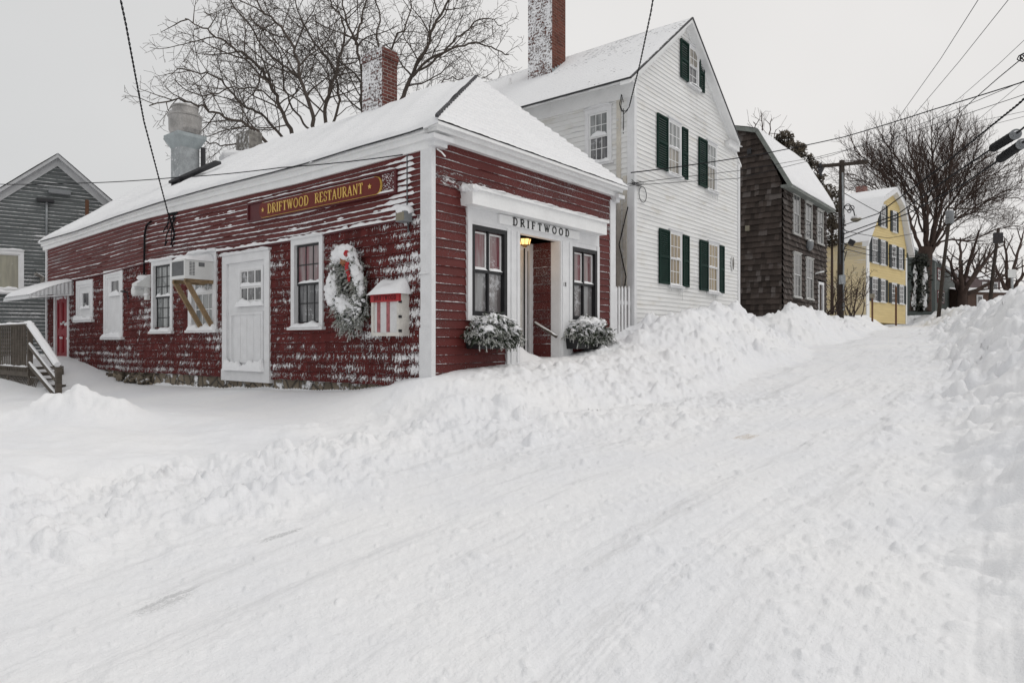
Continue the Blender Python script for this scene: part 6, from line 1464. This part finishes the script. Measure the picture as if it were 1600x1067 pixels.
# dry leaved trees behind the brown house
def leafy(name, lab, base, clumps, limbs_, seed, n, m, size=.16):
    t = thing(name, lab, 'tree', base); q = random.Random(seed); a = MB()
    for P in limbs_: R = resample(P, 6); a.tube(R, [.09 - .011 * k for k in range(7)], 6, False)
    for c, r in clumps:
        b = min((p for L in limbs_ for p in resample(L, 6)), key=lambda p: (p - Vector(c)).length); a.tube([b, (b + Vector(c)) / 2 + Vector((q.gauss(0, .15), 0, .1)), Vector(c)], [.05, .04, .02], 5, False)
    a.build('trunk', m_bark_far, t, True); k = MB()
    for c, r in clumps:
        for i in range(int(n * r * r)):
            v = Vector((q.gauss(0, 1), q.gauss(0, 1), q.gauss(0, .8))).normalized() * r * q.uniform(.25, 1) ** .5; p = Vector(c) + v
            if math.sin(p.x * 4.1 + p.y) * math.sin(p.z * 5.3) * math.sin(p.y * 3.7) > .22: continue
            x = Vector((q.gauss(0, 1), q.gauss(0, 1), q.gauss(0, 1))).normalized(); y = x.orthogonal().normalized(); s = size * q.uniform(.5, 1.1)
            k.face([tuple(p - x * s), tuple(p + y * s * .5), tuple(p + x * s), tuple(p - y * s * .5)])
    k.build('crown', m, t)
def cl(px, py, Y, rp): return (pix(px, py, Y), rp / FPX * Y)
leafy('oak', 'dark tree holding withered leaves above the brown house roof', pix(1262, 480, 33), [cl(1226, 218, 33, 15), cl(1238, 238, 32, 18), cl(1256, 254, 33, 17), cl(1222, 244, 34, 13), cl(1272, 264, 34, 14), cl(1245, 270, 33, 16), cl(1280, 282, 32, 12), cl(1266, 288, 33, 16), cl(1286, 300, 33, 12), cl(1216, 226, 33, 9), cl(1250, 232, 33, 10)], [[pix(1262, 480, 33), pix(1262, 330, 33), pix(1250, 280, 33), pix(1228, 225, 33)], [pix(1262, 330, 33), pix(1272, 290, 33), pix(1278, 270, 33)]], 5, 2300, m_leaf, .12)
leafy('evergreen_tree', 'dense dark tree between the brown house and the utility pole', pix(1300, 490, 36), [cl(1293, 300, 35, 14), cl(1300, 325, 35, 17), cl(1294, 352, 35, 15), cl(1306, 350, 36, 14), cl(1299, 374, 36, 14), cl(1289, 326, 36, 10), cl(1308, 302, 36, 9)], [[pix(1300, 490, 36), pix(1300, 400, 36), pix(1300, 310, 36)]], 6, 1900, m_leaf, .12)
# shrubs, ivy
m_ivy = mat('ivy_leaves', (.022, .025, .018), .7, .4, 4., .2)
def shrub(name, lab, px, py, Y, n, h, w, seed, m):
    b = pix(px, py, Y); t = MB(); q = random.Random(seed); o = dict(FAR, seg=.2, rmin=.009, min=.25, dens={2: 2.6, 1: 3.5}, max={2: 1., 1: .6})
    for i in range(n): grow(t, (b[0] + q.gauss(0, .15), b[1] + q.gauss(0, .15), b[2]), (q.gauss(0, w), q.gauss(0, w), 1), h * q.uniform(.6, 1.1), .025, 2, q, o)
    tag(t.build(name, m, None, True), lab, 'shrub')
shrub('bare_shrub', 'bare twiggy shrub beside the utility pole in front of the yellow house', 1330, 495, 33, 12, 2.4, .35, 31, m_bark_far)
shrub('bare_shrub', 'low tangle of bare stems between the brown house and the pole', 1298, 492, 30, 12, 1.6, .6, 33, m_bark_far)
iv = thing('ivy', 'dark ivy with hanging snow wrapped round the base of the huge bare tree', 'ivy', pix(1436, 486, 51)); q = random.Random(12); k, sn = MB(), MB()
for i in range(2600):
    py = q.uniform(398, 486); w = 14 - 4 * abs(py - 440) / 45; p = Vector(pix(1438 + q.gauss(0, .45) * w, py, 51.0 + q.gauss(0, .5))); x = Vector((q.gauss(0, 1), q.gauss(0, 1), q.gauss(0, 1))).normalized(); y = x.orthogonal().normalized(); s = q.uniform(.1, .24)
    k.face([tuple(p - x * s), tuple(p + y * s * .6), tuple(p + x * s), tuple(p - y * s * .6)])
k.build('leaves', m_ivy, iv)
for i in range(40):
    c = q.choice((1429, 1443, 1444)); py = q.uniform(425, 482); sn.lump(pix(c + q.gauss(0, 1.3), py, 50.3), (q.uniform(.05, .12), .1, q.uniform(.2, .5)), i, 4, .5)
sn.build('snow', m_lump, iv, True)

# ---------------------------------------------------------------- poles, wires, signs
YP = 30.5; pb = pix(1312.5, 496, YP)
up = thing('utility_pole', 'tall dark wooden utility pole with a crossarm in front of the yellow house', 'utility pole', pb, 'utility poles along the street')
m = MB(); m.tube([(pb[0], pb[1], pb[2] - 1), pix(1314, 380, YP), pix(1315.5, 251, YP)], [.155, .135, .11], 12); m.build('pole', m_pole, up, True)
m = MB(); m.bar(pix(1276, 260.5, YP + .15), pix(1357, 253.5, YP - .25), .12, .14); m.build('crossarm', m_pole, up)
m = MB(); m.bar(pix(1285, 262, YP), pix(1281, 272, YP - .1), .09, .13); m.bar(pix(1278, 262, YP), pix(1284, 275, YP), .05)
for x, y in ((1282, 256), (1352, 250)): m.lathe(pix(x, y + 2, YP), [(.04, -.1), (.06, 0), (.05, .06), (.02, .1)], 8)
m.build('insulator', m_dark, up)
m = MB(); m.tube([pix(1316.5, 270, YP - .15), pix(1318, 380, YP - .17), pix(1318, 485, YP - .18)], .035, 6); m.bar(pix(1316, 430, YP - .2), pix(1316, 444, YP - .2), .2, .2); m.build('conduit', m_galv, up)
m = MB(); q = random.Random(4)
for i in range(9): y = 340 + i * 7; m.tube([pix(1314, y, YP - .15), pix(1318 + q.uniform(0, 6), y + q.uniform(-6, 12), YP - .35), pix(1316 + q.uniform(0, 5), y + 12, YP - .2)], .018, 5)
m.bar(pix(1326, 377, YP - .3), pix(1335, 381, YP - .4), .22, .22); m.bar(pix(1313, 340, YP - .15), pix(1313, 412, YP - .15), .06, .05); m.build('hardware', m_dark, up)
la = thing('street_lamp', 'old fashioned street lamp on a scrolled iron arm fixed to the utility pole', 'street lamp', pix(1337, 336, YP))
m = MB(); m.tube([pix(1314, 336, YP - .1), pix(1320, 322, YP - .2), pix(1328, 321, YP - .3), pix(1334, 330, YP - .3), pix(1336, 340, YP - .3)], .025, 6)
for cx, cy, r in ((1325, 324, 5), (1331, 325, 3.6), (1327, 330, 2.6)): m.tube([pix(cx + r * math.cos(a * .4), cy + r * math.sin(a * .4), YP - .25) for a in range(17)], .018, 5)
m.build('arm', m_dark, la); c = pix(1337.5, 340, YP - .3); m = MB(); m.lathe(c, [(.03, .1), (.05, .02), (.12, -.01), (.22, -.05), (.23, -.08), (.18, -.14), (.07, -.2), (.02, -.21)], 20); m.build('lamp_head', m_tan_metal, la, True)
m = MB(); m.lump((c[0], c[1], c[2] + .0), (.2, .2, .07), 3, 6, .15); m.build('snow', m_lump, la, True)
def pole(lab, bx, by, tx, ty, Y, r, box=False):
    b = pix(bx, by, Y); t = thing('utility_pole', lab, 'utility pole', b, 'utility poles along the street')
    m = MB(); m.tube([(b[0], b[1], b[2] - .8), pix((bx + tx) / 2, (by + ty) / 2, Y), pix(tx, ty, Y)], [r, r * .9, r * .75], 9); m.build('pole', m_pole, t, True)
    if box: m = MB(); p, e = pix(tx - .5, ty + 17, Y), pix(tx + .5, ty - 1, Y); m.lathe(p, [(.2, 0), (.24, .05), (.24, .8), (.2, .86), (.03, .9)], 14); m.build('transformer', m_greybox, t, True)
    return t
up2 = pole('slim leaning pole with a grey canister on top, before the far grey house', 1465, 489, 1484.5, 333, 44, .12, True)
m = MB(); m.bar(pix(1480, 325, 44), pix(1535, 328, 44), .07, .09); m.tube([pix(1490, 325, 44), pix(1484, 345, 44)], .03, 5); m.build('crossarm', m_pole, up2)
up3 = pole('leaning pole far up the street, between the right snow bank and bare trees', 1545, 478, 1560, 358, 58, .16); m = MB(); m.bar(pix(1553, 372, 58), pix(1566, 372, 58), .25, .9); m.build('hardware', m_dark, up3)
def sign_post(lab, x, yb, yt, Y, m_, sign=None, name='sign_post'):
    b = pix(x, yb, Y); t = thing(name, lab, 'sign', b); m = MB(); m.bar((b[0], b[1], b[2] - .5), pix(x, yt, Y), .07, .07); m.build('post', m_, t)
    if sign:
        w, h, ms = sign; c = pix(x, yt, Y - .05); m = MB(); m.hexa([(c[0] - w, c[1], c[2] - h), (c[0] + w, c[1], c[2] - h), (c[0] + w, c[1] + .02, c[2] - h), (c[0] - w, c[1] + .02, c[2] - h), (c[0] - w, c[1], c[2]), (c[0] + w, c[1], c[2]), (c[0] + w, c[1] + .02, c[2]), (c[0] - w, c[1] + .02, c[2])]); m.build('sign_panel', ms, t)
sign_post('short rusty post with a small parking sign before the yellow house', 1363, 498, 459, 36, m_post, (.13, .22, m_tan_metal))
sign_post('bare rusty post standing right of the small parking sign', 1400, 494, 448, 36, m_post)
sign_post('square white sign on a thin post rising behind the right snow bank', 1581.5, 474, 421, 30, m_galv, (.17, .36, m_ac))
m = MB(); b = pix(1521, 478, 40)
def wire(lab, pts, r, m_=m_cable, sag=.0, name='power_line', n=14, tw=0, cat='wire', grp='overhead wires'):
    P = [Vector(pix(*p)) for p in pts]; out = []
    for i, (a, b) in enumerate(zip(P, P[1:])):
        for k in range(n + (i == len(P) - 2)):
            f = k / n; out.append(a.lerp(b, f) - Vector((0, 0, sag * 4 * f * (1 - f))))
    k = MB()
    if tw:
        L = 0; o1, o2 = [], []; fine = []
        for a, b in zip(out, out[1:]):
            c = max(2, int((b - a).length / (tw / 6)))
            for j in range(c): fine.append(a.lerp(b, j / c))
        for j, p in enumerate(fine): a = j * 6.283 / 6; e = Vector((math.cos(a), math.sin(a) * .3, math.sin(a) * .6)) * r * .9; o1.append(p + e); o2.append(p - e)
        k.tube(o1, r * .75, 5); k.tube(o2, r * .75, 5)
    else: k.tube(out, r, 6)
    return tag(k.build(name, m_, None, True), lab, cat, grp)
hd = LW.pt(*LW.at(263, 335, .12), .12)
def pY(p): return ((p[0] / p[1]) * FPX + CX, CY - p[2] / p[1] * FPX, p[1])
wire('thick twisted cable dropping from the top left to the side wall of the restaurant', [(180, -40, 9.0), (197, 40, 9.6), (225, 190, 12), pY(hd)], .0105, tw=.22)
wire('thin cable crossing in front of the restaurant side wall to a hook near the corner', [(-40, 287, 15), (100, 287, 14), (270, 278, 12.3), (440, 262, 11.3), pY(LW.pt(*LW.at(629, 242, .06), .06))], .008, sag=.02)
wire('twisted service cable falling steeply to the corner of the white house', [(1030, -60, 9.5), (1017, 20, 10.2), (1000, 100, 12), (983, 168, 14.1)], .0095, tw=.2)
m = MB(); p = WH.S.pt(.4, 0, .12); m.tube([pix(983, 168, 14.1), pix(978, 174, 14.2), pix(971, 174, 14.3), pix(968, 163, 14.6), pix(971, 148, 14.8), pix(974, 160, 14.8)], .009, 6); m.tube([pix(981, 172, 14.1), pix(975, 178, 14.2), pix(970, 168, 14.4), pix(972, 150, 14.8)], .008, 6); m.tube([pix(974, 170, 14.8), pix(974, 230, 14.9), pix(974, 300, 14.95)], .008, 6); tag(m.build('service_loop', m_cable, None, True), 'loop of cable hanging at the upper corner of the white house', 'cable')
hk = FW.pt(*FW.at(986, 270, .06), .06)
wire('thick cable rising from the white house corner to the far top right', [pY(hk), (1100, 255, 15.8), (1200, 239, 17), (1320, 214, 17), (1460, 171, 15), (1640, 115, 12)], .013, sag=.01)
wire('thin upper line from the white house corner towards the street pole', [pY(FW.pt(*FW.at(982, 287, .05), .05)), (1153, 267, 17), (1276, 246, 20), (1400, 215, 20), (1640, 135, 14)], .007)
wire('thin lower line from the white house corner past the brown house', [pY(FW.pt(*FW.at(984, 290, .05), .05)), (1153, 279, 17), (1300, 243, 21), (1450, 190, 20), (1640, 110, 14)], .007)
m = MB(); c = WH.F.at(1005, 304, .05); q = random.Random(6)
m.tube([WH.F.pt(c[0] + .17 * math.cos(a * .35), c[1] + .17 * math.sin(a * .35), .04) for a in range(19)], .008, 5)
for i in range(4): m.tube([WH.F.pt(*WH.F.at(986 + q.uniform(-3, 3), 283 + q.uniform(-4, 6), .05), .05), WH.F.pt(*WH.F.at(994, 285 + q.uniform(-4, 8), .1), .1), WH.F.pt(*WH.F.at(1001 + q.uniform(-2, 6), 290 + q.uniform(-6, 4), .05), .05)], .009, 5)
tag(m.build('cable_coil', m_cable_grey, None, True), 'small coil of slack wire on the corner of the white house', 'cable')
m = MB(); m.tube([WH.S.pt(.1, 2.9, .07), WH.S.pt(.3, 2.1, .1), WH.S.pt(.15, 1.4, .06), WH.S.pt(.28, .6, .06)], .012, 5); tag(m.build('hanging_cable', m_cable, None, True), 'slack black cable hanging down in the gap behind the picket fence', 'cable')
PT = (1318, 366, YP - .2); PT2 = (1319, 373, YP - .2)
wire('upper heavy cable rising from the street pole to the upper splice case', [PT, (1401, 336, 23), (1482, 278, 17.5), (1552, 231, 14)], .02)
wire('lower heavy cable rising from the street pole to the lower splice case', [PT2, (1418, 334, 23), (1502, 290, 17.5), (1563, 249, 14)], .02)
wire('heavy bundled cable sweeping up to the right edge above both splice cases', [(1318, 352, YP - .2), (1372, 334, 25), (1469, 262, 18), (1530, 212, 15), (1590, 164, 12.6), (1640, 118, 11.5)], .016, tw=.3)
wire('continuation of the upper heavy cable beyond its splice case', [(1584, 212, 12.8), (1640, 168, 11)], .019)
wire('continuation of the lower heavy cable beyond its splice case', [(1594, 226, 12.8), (1640, 190, 11)], .019)
for lab, a, b in (('upper black splice case with a grey end cap on the heavy cable', (1551, 232, 14), (1587, 210, 12.7)), ('lower black splice case with a grey end cap on the heavy cable', (1562, 249, 14), (1597, 225, 12.7))):
    A, B = Vector(pix(*a)), Vector(pix(*b)); d = (B - A).normalized(); L = (B - A).length; t = thing('splice_case', lab, 'splice case', tuple((A + B) / 2), 'splice cases on the overhead cables')
    m = MB(); m.lathe(A, [(.03, -.1), (.05, 0), (.075, .03), (.085, .06)] + [z for i in range(6) for z in ((.085, .1 + (L - .2) * i / 5.5), (.09, .12 + (L - .2) * i / 5.5), (.09, .16 + (L - .2) * i / 5.5))] + [(.085, L - .03)], 18, d); m.build('sleeve', m_cable, t, True)
    m = MB(); m.lathe(A, [(.095, L - .03), (.1, L), (.095, L + .02), (.06, L + .03), (.04, L + .1)], 18, d); m.build('end_cap', m_greybox, t)
wire('long thin line from the tree top steeply to the top edge, left of two', [(1330, 300, 30), (1405, 183, 24), (1470, 92, 20), (1540, -18, 15)], .009, m_cable_grey)
wire('long thin line from the tree top steeply to the top edge, right of two', [(1340, 300, 30), (1425, 184, 24), (1500, 95, 20), (1590, -18, 15)], .009, m_cable_grey)
wire('thin line climbing from the beech crown to the upper right edge', [(1440, 200, 24), (1500, 153, 20), (1560, 101, 17), (1640, 26, 14)], .007, m_cable_grey)
wire('dark twisted line climbing over the beech crown to a knot at the right edge', [(1460, 204, 24), (1492, 183, 22), (1521, 156, 20), (1560, 122, 17), (1594, 94, 14.5), (1640, 52, 13)], .0095, tw=.35)
m = MB(); c = Vector(pix(1599, 90, 14.3)); m.tube([tuple(c + Vector((.08 * math.cos(a * .8) * (1 + .1 * a / 8), .05 * math.sin(a), .07 * math.sin(a * .8)))) for a in range(22)], .012, 5); tag(m.build('cable_knot', m_cable, None, True), 'knot of black cable on the twisted line at the right edge', 'cable')
wire('thin line rising from the beech to the right edge above the splice cases', [(1510, 203, 30), (1600, 127, 24), (1640, 92, 20)], .009, m_cable_grey)
wire('faint line crossing above the splice cases, upper of two', [(1500, 196, 40), (1640, 166, 30)], .011, m_cable_grey)
wire('faint line crossing above the splice cases, lower of two', [(1515, 204, 40), (1640, 172, 30)], .011, m_cable_grey)
for i, (a, b, c_) in enumerate((((1318, 381, YP), (1400, 398, 40), (1484, 400, 44)), ((1318, 388, YP), (1390, 404, 40), (1484, 408, 44)), ((1316, 300, YP), (1400, 345, 38), (1484, 340, 44)), ((1318, 360, YP), (1390, 372, 40), (1480, 352, 44)))):
    wire(('slack line from the street pole past the yellow house, lower of the low pair', 'slack line from the street pole past the yellow house, upper of the low pair', 'slack line from high on the street pole to the leaning pole', 'slack line from the street lamp height to the leaning pole')[(1, 0, 2, 3)[i]], [a, b, c_], .015, sag=.05)
wire('slack line between the leaning poles far up the street, upper one', [(1484, 404, 44), (1520, 410, 52), (1556, 400, 58)], .02)
wire('slack line between the leaning poles far up the street, lower one', [(1484, 411, 44), (1520, 417, 52), (1556, 408, 58)], .02)
# ---------------------------------------------------------------- light, sky, camera
build_terrain(m_snow, m_road)
sc = bpy.context.scene
w = bpy.data.worlds.new('World'); sc.world = w; w.use_nodes = True; nt = w.node_tree; nt.nodes.clear()
SUN_EL, SUN_AZ = math.radians(58), math.radians(95)          # azimuth clockwise from the view direction (+Y)
sky = nt.nodes.new('ShaderNodeTexSky'); sky.sky_type = 'NISHITA'; sky.sun_disc = False; sky.sun_elevation = SUN_EL; sky.sun_rotation = SUN_AZ; sky.dust_density = 3.
hs = nt.nodes.new('ShaderNodeHueSaturation'); hs.inputs['Saturation'].default_value = .5; nt.links.new(sky.outputs[0], hs.inputs['Color'])
tc = nt.nodes.new('ShaderNodeTexCoord'); no = nt.nodes.new('ShaderNodeTexNoise'); no.inputs['Scale'].default_value = 1.6; no.inputs['Detail'].default_value = 4; nt.links.new(tc.outputs['Generated'], no.inputs['Vector'])
sx = nt.nodes.new('ShaderNodeSeparateXYZ'); nt.links.new(tc.outputs['Generated'], sx.inputs[0])
rp = nt.nodes.new('ShaderNodeValToRGB'); rp.color_ramp.elements[0].position = .3; rp.color_ramp.elements[0].color = (6.8, 6.78, 6.77, 1); rp.color_ramp.elements[1].position = .75; rp.color_ramp.elements[1].color = (8.0, 7.96, 7.9, 1); nt.links.new(no.outputs[0], rp.inputs[0])
gx = nt.nodes.new('ShaderNodeMapRange'); gx.inputs[1].default_value = -.6; gx.inputs[2].default_value = .35; gx.inputs[3].default_value = .0; gx.inputs[4].default_value = 1.; nt.links.new(sx.outputs[0], gx.inputs[0])
gm_ = nt.nodes.new('ShaderNodeMix'); gm_.data_type = 'RGBA'; nt.links.new(gx.outputs[0], gm_.inputs[0]); gm_.inputs[6].default_value = (.86, .865, .865, 1); gm_.inputs[7].default_value = (1.04, 1.02, 1.0, 1)
mu = nt.nodes.new('ShaderNodeMix'); mu.data_type = 'RGBA'; mu.blend_type = 'MULTIPLY'; mu.inputs[0].default_value = 1.; nt.links.new(rp.outputs[0], mu.inputs[6]); nt.links.new(gm_.outputs[2], mu.inputs[7])
mx = nt.nodes.new('ShaderNodeMix'); mx.data_type = 'RGBA'; mx.inputs[0].default_value = .9; nt.links.new(hs.outputs[0], mx.inputs[6])
zg_ = nt.nodes.new('ShaderNodeMapRange'); zg_.inputs[1].default_value = .42; zg_.inputs[2].default_value = .85; zg_.inputs[3].default_value = 1.03; zg_.inputs[4].default_value = 1.0; nt.links.new(sx.outputs[2], zg_.inputs[0])
mz = nt.nodes.new('ShaderNodeVectorMath'); mz.operation = 'SCALE'; nt.links.new(mu.outputs[2], mz.inputs[0]); nt.links.new(zg_.outputs[0], mz.inputs['Scale']); nt.links.new(mz.outputs[0], mx.inputs[7])
bg = nt.nodes.new('ShaderNodeBackground'); bg.inputs[1].default_value = .1; nt.links.new(mx.outputs[2], bg.inputs[0]); wo = nt.nodes.new('ShaderNodeOutputWorld'); nt.links.new(bg.outputs[0], wo.inputs[0])
sd = bpy.data.lights.new('sun', 'SUN'); sd.energy = .7; sd.angle = math.radians(40); sd.color = (1, .98, .95); so = bpy.data.objects.new('sun', sd); COL.objects.link(so)
so.rotation_euler = Vector((math.sin(SUN_AZ) * math.cos(SUN_EL), math.cos(SUN_AZ) * math.cos(SUN_EL), math.sin(SUN_EL))).to_track_quat('Z', 'Y').to_euler()
cd_ = bpy.data.cameras.new('camera'); cd_.lens = 36 * FPX / 1600; cd_.sensor_width = 36; cd_.clip_end = 2000; cd_.clip_start = .05
co = bpy.data.objects.new('camera', cd_); COL.objects.link(co); co.location = (0, 0, 0); co.rotation_euler = (math.radians(90), 0, 0); sc.camera = co
sc.view_settings.view_transform = 'Standard'; sc.view_settings.look = 'None'; sc.view_settings.exposure = .09; sc.view_settings.gamma = 1
sc.cycles.max_bounces = 6; sc.cycles.use_denoising = True
